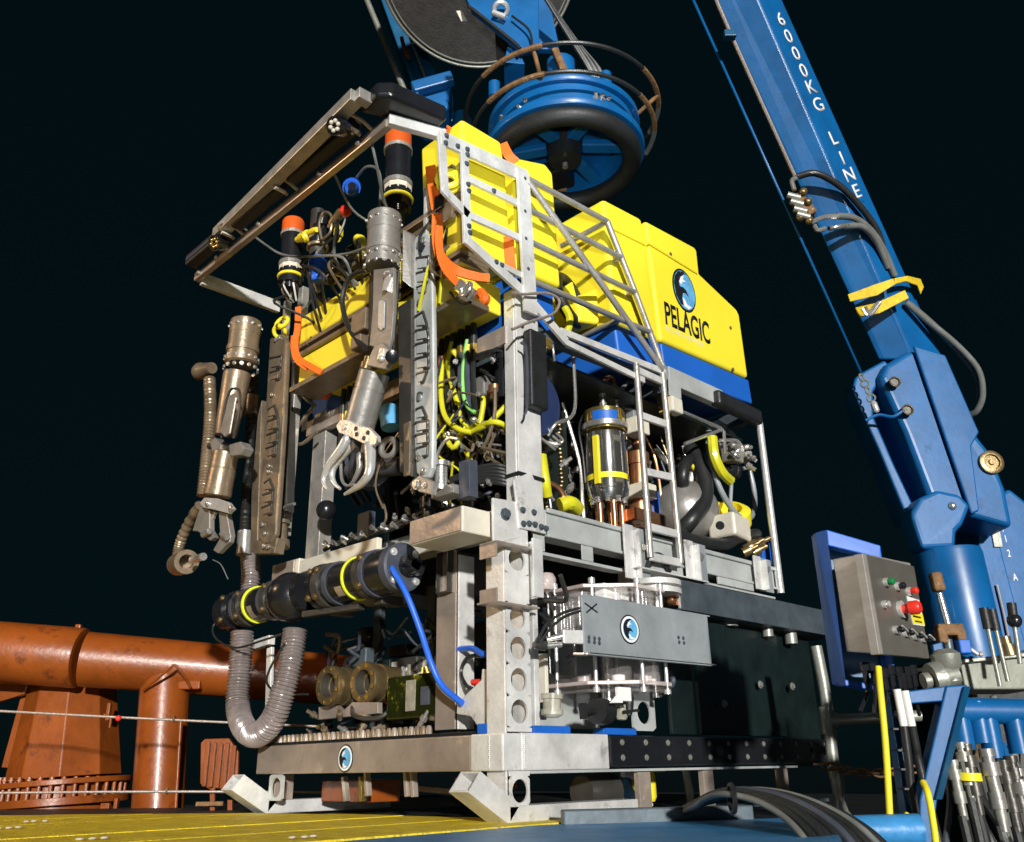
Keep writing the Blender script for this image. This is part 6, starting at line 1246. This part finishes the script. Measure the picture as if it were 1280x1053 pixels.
for q in [(0.627, -1.242, 0.295), (0.631, -1.245, 0.229), (0.631, -1.245, 0.170), (0.631, -1.245, 0.111)]: b.obox(q, SIDE * .018, FWD * .03, V((0, 0, .003)))
T1('zip_tie', b, 'black', kind='stuff')
cab = empty('control_box', (0.579, -1.278, 0.689), 'stainless control box with push buttons and a red emergency stop', 'control box')
K_ = lambda name, mb, m, bevel=0.0, **k: part(name, mb, m, cab, bevel, **k)
K_('cabinet_body', MB().loft([[V((0.539, -1.154, 0.874)), V((0.482, -1.295, 0.862)), V((0.482, -1.295, 0.525)), V((0.539, -1.154, 0.550))], [V((0.949, -1.138, 0.895)), V((0.918, -1.277, 0.893)), V((0.916, -1.275, 0.551)), V((0.954, -1.143, 0.566))]]), 'stainless_box', .004)
dTL, dTR, dBR, dBL = V((0.468, -1.309, 0.854)), V((0.886, -1.301, 0.872)), V((0.883, -1.298, 0.538)), V((0.470, -1.311, 0.522))
dn = (dBL - dTL).cross(dTR - dTL).normalized()
if dn.dot(FWD) > 0: dn = -dn
K_('cabinet_door', MB().prism([dTL, dTR, dBR, dBL], dn * -.022), 'cab_door', .003)
K_('door_edge', MB().prism([dTL - (dTR - dTL) * .075, dTL - (dTR - dTL) * .012, dBL - (dBR - dBL) * .012, dBL - (dBR - dBL) * .075], dn * -.03), 'stainless_box', .002)
def dp(u, v): return dTL * (1 - u) * (1 - v) + dTR * u * (1 - v) + dBL * (1 - u) * v + dBR * u * v
def btn(u, v, h, r, m, name, collar='cast'):
    p = dp(u, v); o = K_(name, MB().lathe(p + dn * .012, p + dn, [(0, r * .6), (h * .4, r * .7), (h * .4, r), (h * .85, r), (h, r * .7), (h, 0)], 20), m)
    part('collar', MB().lathe(p, p + dn, [(0, r * 1.25), (.012, r * 1.25), (.012, r * .7)], 20), collar, o)
    return o
btn(.27, .26, .022, .012, 'green', 'indicator_button'); btn(.50, .28, .022, .012, 'plastic', 'push_button'); btn(.74, .31, .026, .013, 'red', 'push_button')
btn(.16, .50, .014, .011, 'cast', 'key_switch')
es = btn(.50, .52, .060, .024, 'red', 'emergency_stop')
part('stop_neck', MB().cyl(dp(.50, .52), dp(.50, .52) + dn * .04, .013), 'cast', es)
for u, v in ((.30, .745), (.50, .765), (.70, .785), (.88, .80)): 
    o = btn(u, v, .024, .011, 'plastic', 'selector_switch'); part('switch_bar', MB().bar(dp(u - .05, v - .025) + dn * .038, dp(u + .05, v + .025) + dn * .038, .006, .006), 'cast', o)
lp = [dp(.70, .36), dp(.97, .38), dp(1.0, .66), dp(.74, .66)]
wl_ = K_('warning_label', MB().prism(lp, dn * .002), 'white')
part('yellow_field', MB().prism([mid(lp[0], lp[3], .55) + dn * .0022, mid(lp[1], lp[2], .55) + dn * .0022, lp[2] + dn * .0022 - (lp[2] - lp[1]) * .04, lp[3] + dn * .0022 - (lp[3] - lp[0]) * .04], dn * .001), 'cable_yellow', wl_)
part('warning_triangle', MB().prism([dp(.83, .40) + dn * .0022, dp(.90, .50) + dn * .0022, dp(.76, .50) + dn * .0022], dn * .001), 'cable_yellow', wl_)
part('warning_mark', MB().bar(dp(.83, .43) + dn * .0034, dp(.835, .485) + dn * .0034, .003, .003).bar(dp(.75, .57) + dn * .0034, dp(.92, .575) + dn * .0034, .002, .006).bar(dp(.78, .62) + dn * .0034, dp(.93, .625) + dn * .0034, .002, .005), 'black', wl_)
b = MB()
for k, q in enumerate([(0.558, -1.201, 0.512), (0.577, -1.220, 0.506), (0.619, -1.262, 0.500), (0.638, -1.280, 0.494), (0.659, -1.301, 0.494), (0.673, -1.315, 0.499), (0.602, -1.245, 0.490), (0.647, -1.289, 0.473)]):
    q = V(q); b.lathe(q, q + V((0, 0, -1)), [(0, .016), (.03, .016), (.03, .011), (.07, .011)], 8); b.tube([q + V((0, 0, -.05)), q + V((.01, .01, -.1)), q + V((.04 * (k % 3 - 1), .02, -.16))], .007, 6)
K_('cable_gland', b, 'plastic', kind='stuff')
# cables hanging below
single('yellow_cable', MB().tube([(0.532, -1.260, 0.490), (0.509, -1.265, 0.421), (0.492, -1.263, 0.272), (0.483, -1.253, 0.129), (0.468, -1.238, -0.054), (0.458, -1.228, -0.164)], .0105, 10), 'cable_yellow', 'bright yellow cable hanging straight down from the control box', 'cable')
single('yellow_cable', MB().tube([(0.592, -1.319, 0.131), (0.558, -1.342, 0.099), (0.559, -1.343, 0.035), (0.556, -1.340, -0.055), (0.544, -1.329, -0.165)], .0105, 10), 'cable_yellow', 'short yellow cable curling over the foot of the blue stand', 'cable')
single('yellow_cable', MB().tube([(0.544, -1.272, 0.039), (0.510, -1.267, 0.013), (0.491, -1.247, -0.032), (0.499, -1.199, -0.170)], .0085, 10), 'cable_yellow', 'yellow cable end slanting down left of the stand leg', 'cable')
for k, (a, bq, c) in enumerate([((0.607, -1.278, 0.420), (0.610, -1.280, 0.303), (0.623, -1.266, 0.078)), ((0.615, -1.300, 0.414), (0.618, -1.303, 0.302), (0.651, -1.293, 0.174))]):
    cnd = empty('conduit', c, ('pale flexible conduit strapped along the stand leg', 'pale flexible conduit running free beside the strapped one')[k], 'conduit')
    part('pale_sleeve', MB().cyl(a, bq, .013, n=12), 'white', cnd)
    part('black_hose', MB().tube([bq, mid(bq, c, .5), c, V(c) + V((0.02, -.02, -.3))], .014, 9), 'hose', cnd)

# ================================================================== HYDRAULICS at the lower right
hyd = empty('hydraulic_manifold', (1.039, -1.312, -0.186), 'blue hydraulic manifold with grey valve box, levers and steel fittings', 'manifold')
H_ = lambda name, mb, m, bevel=0.0, **k: part(name, mb, m, hyd, bevel, **k)
H_('valve_box', MB().prism([(1.141, -1.272, 0.537), (1.387, -1.517, 0.567), (1.366, -1.496, 0.439), (1.145, -1.276, 0.444)], FWD * .25), 'greybox', .006)
H_('box_lid', MB().prism([(1.107, -1.281, 0.546), (1.356, -1.528, 0.576), (1.354, -1.526, 0.561), (1.107, -1.281, 0.532)], FWD * .3), 'galv', .003)
H_('manifold_pipe', MB().cyl((0.959, -1.303, 0.362), (1.188, -1.531, 0.352), .045), 'blue')
H_('manifold_pipe', MB().cyl((1.036, -1.239, 0.301), (1.073, -1.346, 0.317), .03), 'blue')
for q in [(1.030, -1.373, 0.350), (0.982, -1.326, 0.329), (1.050, -1.394, 0.295), (1.117, -1.460, 0.313)]: H_('blue_elbow', MB().tube([V(q) + V((0, 0, .04)), V(q), V(q) + V((0, 0, -.1))], .036, 10), 'blue')
H_('motor', MB().lathe((1.059, -1.191, 0.475), (1.126, -1.257, 0.491), [(0, .03), (.03, .03), (.03, .06), (.07, .065), (.07, .045), (.13, .04)], 20), 'galv')
H_('motor', MB().lathe((1.131, -1.262, 0.591), (1.133, -1.265, 0.514), [(0, .03), (.02, .055), (.06, .05), (.08, .035), (.12, .04)], 16), 'galv')
H_('panel', MB().prism([(1.154, -1.215, 0.616), (1.187, -1.247, 0.627), (1.187, -1.248, 0.536), (1.155, -1.216, 0.525)], FWD * .02), 'blue', .003)
for a, bq in (((1.047, -1.460, 0.639), (1.047, -1.461, 0.438)), ((1.066, -1.480, 0.633), (1.070, -1.483, 0.454)), ((1.117, -1.530, 0.655), (1.109, -1.523, 0.514))):
    lv = H_('lever', MB().cyl(a, bq, .0085, n=10), 'galv'); part('grip', MB().cyl(V(a) + (V(a) - V(bq)).normalized() * .075, V(a), .017, n=10), 'rubber', lv)
H_('black_ball', MB().ell((1.119, -1.532, 0.666), .026), 'plastic')
H_('stone_fitting', MB().lathe((1.196, -1.468, 0.553), (1.194, -1.466, 0.593), [(0, .03), (.04, .03), (.04, .02), (.07, .02)], 12), 'brass')
ft = [(0, .028), (.03, .028), (.03, .022), (.05, .022), (.05, .034), (.10, .034), (.10, .024), (.16, .024), (.16, .030), (.22, .030), (.22, .020), (.30, .020)]
for k, q in enumerate([(0.868, -1.354, 0.253), (0.879, -1.365, 0.247), (0.927, -1.413, 0.231), (0.930, -1.415, 0.144), (0.982, -1.467, 0.207), (0.991, -1.476, 0.168), (0.841, -1.327, 0.197), (0.961, -1.446, 0.194)]):
    q = V(q); s = .62 + .12 * (k % 3)
    H_('hose_fitting', MB().lathe(q, q + V((.03, -.02, -1)), [(t * s, r * s * 1.1) for t, r in ft], 10), ('galv', 'titan_dark', 'titanium')[k % 3])
    H_('hydraulic_hose', MB().tube([q + V((.005, 0, -.28 * s)), q + V((.02, -.01, -.42)), q + V((.06 - .03 * (k % 3), -.04, -.62)), q + V((.12, -.1, -.9))], .017, 8), ('hose', 'hose', 'grey_hose')[k % 3])
H_('yellow_tie', MB().lathe((0.874, -1.360, 0.156), (0.874, -1.359, 0.141), [(0, .04), (.025, .042)], 14), 'cable_yellow')
H_('yellow_tie', MB().torus((0.890, -1.305, 0.409), (0, 0, 1), .02, .007, 14, 6), 'cable_yellow')
for k in range(16):
    a = V((1.260, -1.250, 0.238)) + SIDE * rr.uniform(-.13, .3) + V((0, 0, rr.uniform(-.1, .1)))
    H_('hydraulic_hose', MB().tube([a, a + SIDE * rr.uniform(-.05, .05) - UP * .2, a + SIDE * rr.uniform(-.1, .1) - UP * .45 - FWD * .1, a - UP * .9 - FWD * .1 + SIDE * rr.uniform(-.1, .15)], rr.choice([.012, .016, .02]), 8), rr.choice(['hose', 'hose', 'slate', 'grey_hose']))
for k in range(18):
    a = V((1.168, -1.299, 0.321)) + SIDE * rr.uniform(-.12, .3) + V((0, 0, rr.uniform(-.26, .1)))
    H_('small_fitting', MB().lathe(a, a + V((rr.uniform(-.4, .4), rr.uniform(-.4, .4), -1)), [(0, .012), (.02, .012), (.02, .02), (.05, .02), (.05, .013), (.08, .013)], 8), rr.choice(['galv', 'titan_dark', 'brass', 'plastic', 'blue']))

# ================================================================== RAILS, CHAIN, LOOSE HOSES
gr = empty('guard_rail', (1.730, -0.448, 0.006), 'galvanised pipe railing in the dark behind the control box', 'railing')
part('post', MB().tube([(1.723, -0.441, 0.730), (1.732, -0.450, 0.488), (1.726, -0.444, 0.171), (1.731, -0.449, 0.119)], .028, 12, 3), 'galv', gr)
part('post_foot', MB().lathe((1.730, -0.448, 0.154), (1.734, -0.452, -0.008), [(0, .03), (.08, .03), (.12, .02), (.17, .03), (.19, .045)], 14), 'galv', gr)
part('rail', MB().cyl((1.726, -0.445, 0.382), (2.044, -0.759, 0.397), .026), 'galv', gr)
part('tee_joint', MB().cyl((1.727, -0.445, 0.444), (1.726, -0.444, 0.320), .036).cyl((1.724, -0.442, 0.382), (1.759, -0.477, 0.385), .035), 'galv', gr)
chn = empty('chain', (1.680, -0.539, 0.178), 'rusty chain hung low across the railing gap', 'chain')
a, bq = V((1.592, -0.452, 0.187)), V((1.914, -0.771, 0.166)); nl = 12
for k in range(nl):
    t0 = k / nl; p = mid(a, bq, t0) - V((0, 0, .03 * math.sin(math.pi * t0))); u = (bq - a).normalized() * .03; w = (UP if k % 2 else FWD) * .016
    part('chain_link', MB().tube([p - u - w * .5, p - w, p + u - w * .5, p + u + w * .5, p + w, p - u + w * .5, p - u - w * .5], .0055, 6, 3), 'rusty', chn)
hb = empty('deck_hoses', (0.071, -1.056, 0.028), 'bundle of dark hoses looping over the blue deck edge', 'hoses')
for k in range(10):
    o = .017 * k; m = ('grey_hose', 'hose', 'hose', 'hose', 'hose', 'slate', 'hose', 'hose', 'grey_hose', 'hose')[k]
    pts = [V((0.686, -0.257, -0.000)), V((0.336, -0.614, 0.059)), V((0.197, -0.758, 0.091)), V((0.112, -0.886, 0.107)), V((0.086, -1.001, 0.093)), V((0.054, -1.109, 0.056)), V((0.002, -1.199, 0.007)), V((-0.021, -1.246, -0.052))]
    part('hose', MB().tube([p + SIDE * (o * (.4 + .6 * i / 3) if i > 1 else o * .3) + FWD * o * 1.1 + UP * (.004 * (k % 3)) for i, p in enumerate(pts)], .0125 if k % 4 else .010, 9), m, hb)
part('hose_tie', MB().torus((0.112, -0.914, 0.095), SIDE, .04, .008, 18, 6), 'black', hb)

# ================================================================== ORANGE STRAPS on the vehicle
st = empty('orange_strap', (-0.200, 0.182, 2.512), 'orange ratchet strap with steel buckle round the corner foam block', 'strap')
def band(p, w, m, name, par, up=UP, t=.004):
    P = cat(p, 5); fs = []; vs = []
    for i, q in enumerate(P):
        d = (P[min(i + 1, len(P) - 1)] - P[max(i - 1, 0)]).normalized(); s = d.cross(V((-.8, -.6, .1))).normalized() * w / 2; nn = d.cross(s).normalized() * t
        vs += [q - s - nn, q + s - nn, q + s + nn, q - s + nn]
    for i in range(len(P) - 1):
        for j in range(4): fs.append((i * 4 + j, i * 4 + (j + 1) % 4, i * 4 + 4 + (j + 1) % 4, i * 4 + 4 + j))
    return part(name, MB().add(vs, fs), m, par)
band([(-0.210, 0.253, 2.964), (-0.220, 0.212, 2.787), (-0.230, 0.173, 2.662)], .05, 'orange_web', 'webbing', st)
band([(-0.240, 0.135, 2.818), (-0.250, 0.133, 2.712)], .04, 'orange_web', 'webbing', st)
band([(-0.240, 0.160, 2.624), (-0.240, 0.157, 2.482), (-0.240, 0.120, 2.371), (-0.220, 0.042, 2.278), (-0.150, -0.014, 2.249), (-0.100, -0.050, 2.245)], .045, 'orange_web', 'webbing', st)
band([(-0.250, 0.129, 2.573), (-0.260, 0.114, 2.419), (-0.260, 0.072, 2.287), (-0.250, -0.015, 2.168)], .035, 'orange_web', 'webbing', st)
part('black_buckle', MB().obox((-0.260, 0.119, 2.656), (.01, 0, 0), (0, .03, 0), (0, 0, .04)), 'plastic', st, .006)
part('ratchet', MB().bar((-0.260, -0.021, 2.166), (-0.250, -0.109, 2.074), .02, .05).torus((-0.270, -0.080, 2.110), (-1, 0, .3), .035, .008, 16, 6), 'steel', st, .003)
part('loose_tail', MB().tube([(-0.200, -0.095, 2.115), (-0.200, -0.125, 2.071), (-0.200, -0.115, 2.060)], .025, 8), 'orange_web', st)
part('hook', MB().tube([(-0.200, 0.102, 2.197), (-0.200, 0.063, 2.140), (-0.200, 0.009, 2.102), (-0.200, -0.033, 2.093)], .008, 7), 'titan_dark', st)
st2 = empty('orange_strap', (-0.200, 1.406, 2.413), 'orange strap looped under the far end of the yellow foam bars', 'strap')
band([(-0.200, 1.430, 2.654), (-0.210, 1.403, 2.508), (-0.220, 1.397, 2.403), (-0.220, 1.351, 2.299), (-0.200, 1.254, 2.224), (-0.180, 1.170, 2.164)], .035, 'orange_web', 'webbing', st2)
band([(-0.200, 1.466, 2.485), (-0.230, 1.400, 2.362), (-0.230, 1.348, 2.275), (-0.200, 1.284, 2.215)], .02, 'orange_web', 'webbing', st2)
st3 = empty('orange_strap', (0.088, 0.020, 2.473), 'orange strap edge between the two front foam blocks by the guard post', 'strap')
band([(0.095, 0.020, 2.583), (0.098, 0.020, 2.478), (0.112, 0.020, 2.373)], .05, 'orange_web', 'webbing', st3)
band([(0.120, 0.080, 3.179), (0.135, 0.050, 3.095), (0.165, 0.030, 3.060)], .05, 'orange_web', 'webbing', st3)
band([(-0.190, 0.170, 3.100), (-0.190, 0.133, 3.112), (-0.190, 0.116, 3.126)], .06, 'orange_web', 'webbing', st3)

# ================================================================== BACKGROUND at the left
op = empty('orange_pipework', (0.377, 3.711, -0.068), 'heavy orange pipe run with an upright leg across the left background', 'pipe')
def O_(name, mb, m, bevel=0.0, **k): return part(name, mb, m, op, bevel, **k)
O_('pipe', MB().lathe((-0.096, 4.181, 0.963), (1.406, 3.254, 0.829), [(0, .19), (.9, .185), (2.2, .18)], 48), 'orange')
O_('pipe', MB().lathe((-0.712, 4.722, 1.037), (-0.097, 4.182, 0.969), [(0, .21), (.78, .208), (.80, .2), (.805, .17)], 48), 'orange')
O_('pipe_leg', MB().cyl((0.377, 3.881, 0.834), (0.389, 3.771, -0.119), .17, n=48), 'orange')
O_('weld_seam', MB().tube([(0.174, 3.773, 0.740), (0.214, 3.676, 0.794), (0.265, 3.584, 0.869), (0.290, 3.558, 0.890), (0.353, 3.538, 0.822), (0.418, 3.558, 0.747)], .010, 6), 'orange')
O_('leg_seam', MB().cyl((0.371, 3.549, 0.535), (0.395, 3.524, -0.065), .012), 'orange')
O_('lug', MB().obox((0.468, 3.692, 0.775), SIDE * .09, FWD * .04, V((0, 0, .03))).obox((-0.153, 4.238, 1.177), SIDE * .02, FWD * .02, V((0, 0, .03))), 'orange', .008)
ped = empty('orange_pedestal', (0.044, 4.605, -0.073), 'broad orange tapering pedestal with bolted base flange under the pipe', 'pedestal')
def E_(name, mb, m, bevel=0.0, **k): return part(name, mb, m, ped, bevel, **k)
pb0, pb1 = V((0.043, 4.607, -0.063)), V((-0.015, 4.664, 0.919)); pb1.x, pb1.y = mid(pb0, pb1, .6).x, mid(pb0, pb1, .6).y
pedh = (pb1 - pb0).length
E_('cone', MB().lathe(pb0 + V((0, 0, .24)), pb1 + V((0, 0, .01)), [(0, .385), (pedh - .26, .29)], 9, False), 'orange', .006)
E_('flange', MB().lathe(pb0 + V((0, 0, .19)), pb1, [(0, .46), (.035, .46), (.035, .38)], 40).lathe(pb0 + V((0, 0, .06)), pb1, [(0, .46), (.05, .46), (.05, .38)], 40).lathe(pb0 - V((0, 0, .3)), pb1, [(0, .39), (.5, .39)], 40), 'orange', .004)
b = MB()
for k in range(36):
    a = k * 2 * math.pi / 36; p = pb0 + V((.425 * math.cos(a), .425 * math.sin(a), .0)); b.cyl(p + V((0, 0, .10)), p + V((0, 0, .25)), .014, n=8); b.bolt(p + V((0, 0, .225)), (0, 0, 1), .018, .02)
E_('bolt', b, 'orange', kind='stuff')
E_('plate', MB().prism([(-0.493, 4.857, 0.895), (-0.288, 4.653, 0.846), (-0.308, 4.673, 0.746), (-0.463, 4.827, 0.683)], FWD * .05), 'orange', .006)
E_('brace', MB().bar((-0.255, 4.761, 0.856), (-0.299, 4.805, 0.251), .03, .06), 'orange', .005)
E_('bracket', MB().obox((0.142, 4.227, 0.615), SIDE * .012, FWD * .02, V((0, 0, .06))).obox((0.203, 4.026, -0.007), SIDE * .012, FWD * .02, V((0, 0, .05))).obox((0.153, 4.075, -0.016), SIDE * .03, FWD * .02, V((0, 0, .03))), 'orange', .004)
ht = empty('slatted_guard', (0.271, 2.690, 0.002), 'rusty orange slatted guard plate standing beyond the left runner', 'guard')
part('guard_plate', MB().prism([(0.162, 2.798, 0.363), (0.178, 2.783, 0.386), (0.280, 2.681, 0.388), (0.327, 2.635, 0.310), (0.337, 2.624, 0.110), (0.220, 2.741, 0.103), (0.177, 2.783, 0.135)], FWD * .03), 'orange', ht, .004)
for q in [(0.186, 2.746, 0.245), (0.213, 2.719, 0.240), (0.241, 2.692, 0.235), (0.268, 2.665, 0.235), (0.299, 2.634, 0.221)]: part('slat', MB().obox(q, SIDE * .012, FWD * .014, V((0, 0, .125))), 'orange', ht, .004)
part('support', MB().prism([(0.219, 2.741, 0.112), (0.239, 2.721, 0.112), (0.257, 2.704, -0.126), (0.237, 2.723, -0.126)], FWD * .03), 'orange', ht, .003)
part('support', MB().prism([(0.298, 2.663, 0.045), (0.318, 2.643, 0.044), (0.330, 2.631, -0.128), (0.310, 2.651, -0.127)], FWD * .03), 'orange', ht, .003)
part('cross_piece', MB().obox((0.207, 2.697, 0.026), SIDE * .08, FWD * .01, V((0, 0, .012))), 'rusty', ht, .003)
# wire railing
w1 = empty('wire_railing', (-0.247, 3.063, 0.513), 'upper wire of the rope railing in front of the orange pipes', 'wire rope')
part('wire', MB().tube([(-0.924, 3.594, 0.566), (-0.247, 3.063, 0.513), (0.323, 2.639, 0.474), (1.066, 2.183, 0.432)], .0075, 8), 'rope', w1)
part('red_tag', MB().ell((-0.251, 3.052, 0.507), .018, n=10, m=6), 'red', w1)
part('wire_clip', MB().torus((0.010, 2.864, 0.500), SIDE, .014, .007, 12, 6), 'rusty', w1)
part('bent_hook', MB().tube([(-0.310, 3.126, 0.532), (-0.281, 3.096, 0.509), (-0.278, 3.094, 0.454)], .007, 6), 'orange', w1)
w2 = empty('wire_railing', (0.001, 2.817, 0.096), 'lower wire of the rope railing just above the yellow planks', 'wire rope')
part('wire', MB().tube([(-0.857, 3.527, 0.107), (-0.205, 3.021, 0.100), (0.349, 2.613, 0.087), (1.076, 2.173, 0.061)], .0075, 8), 'rope', w2)
part('wire_clip', MB().torus((0.015, 2.859, 0.099), SIDE, .014, .007, 12, 6), 'rusty', w2)
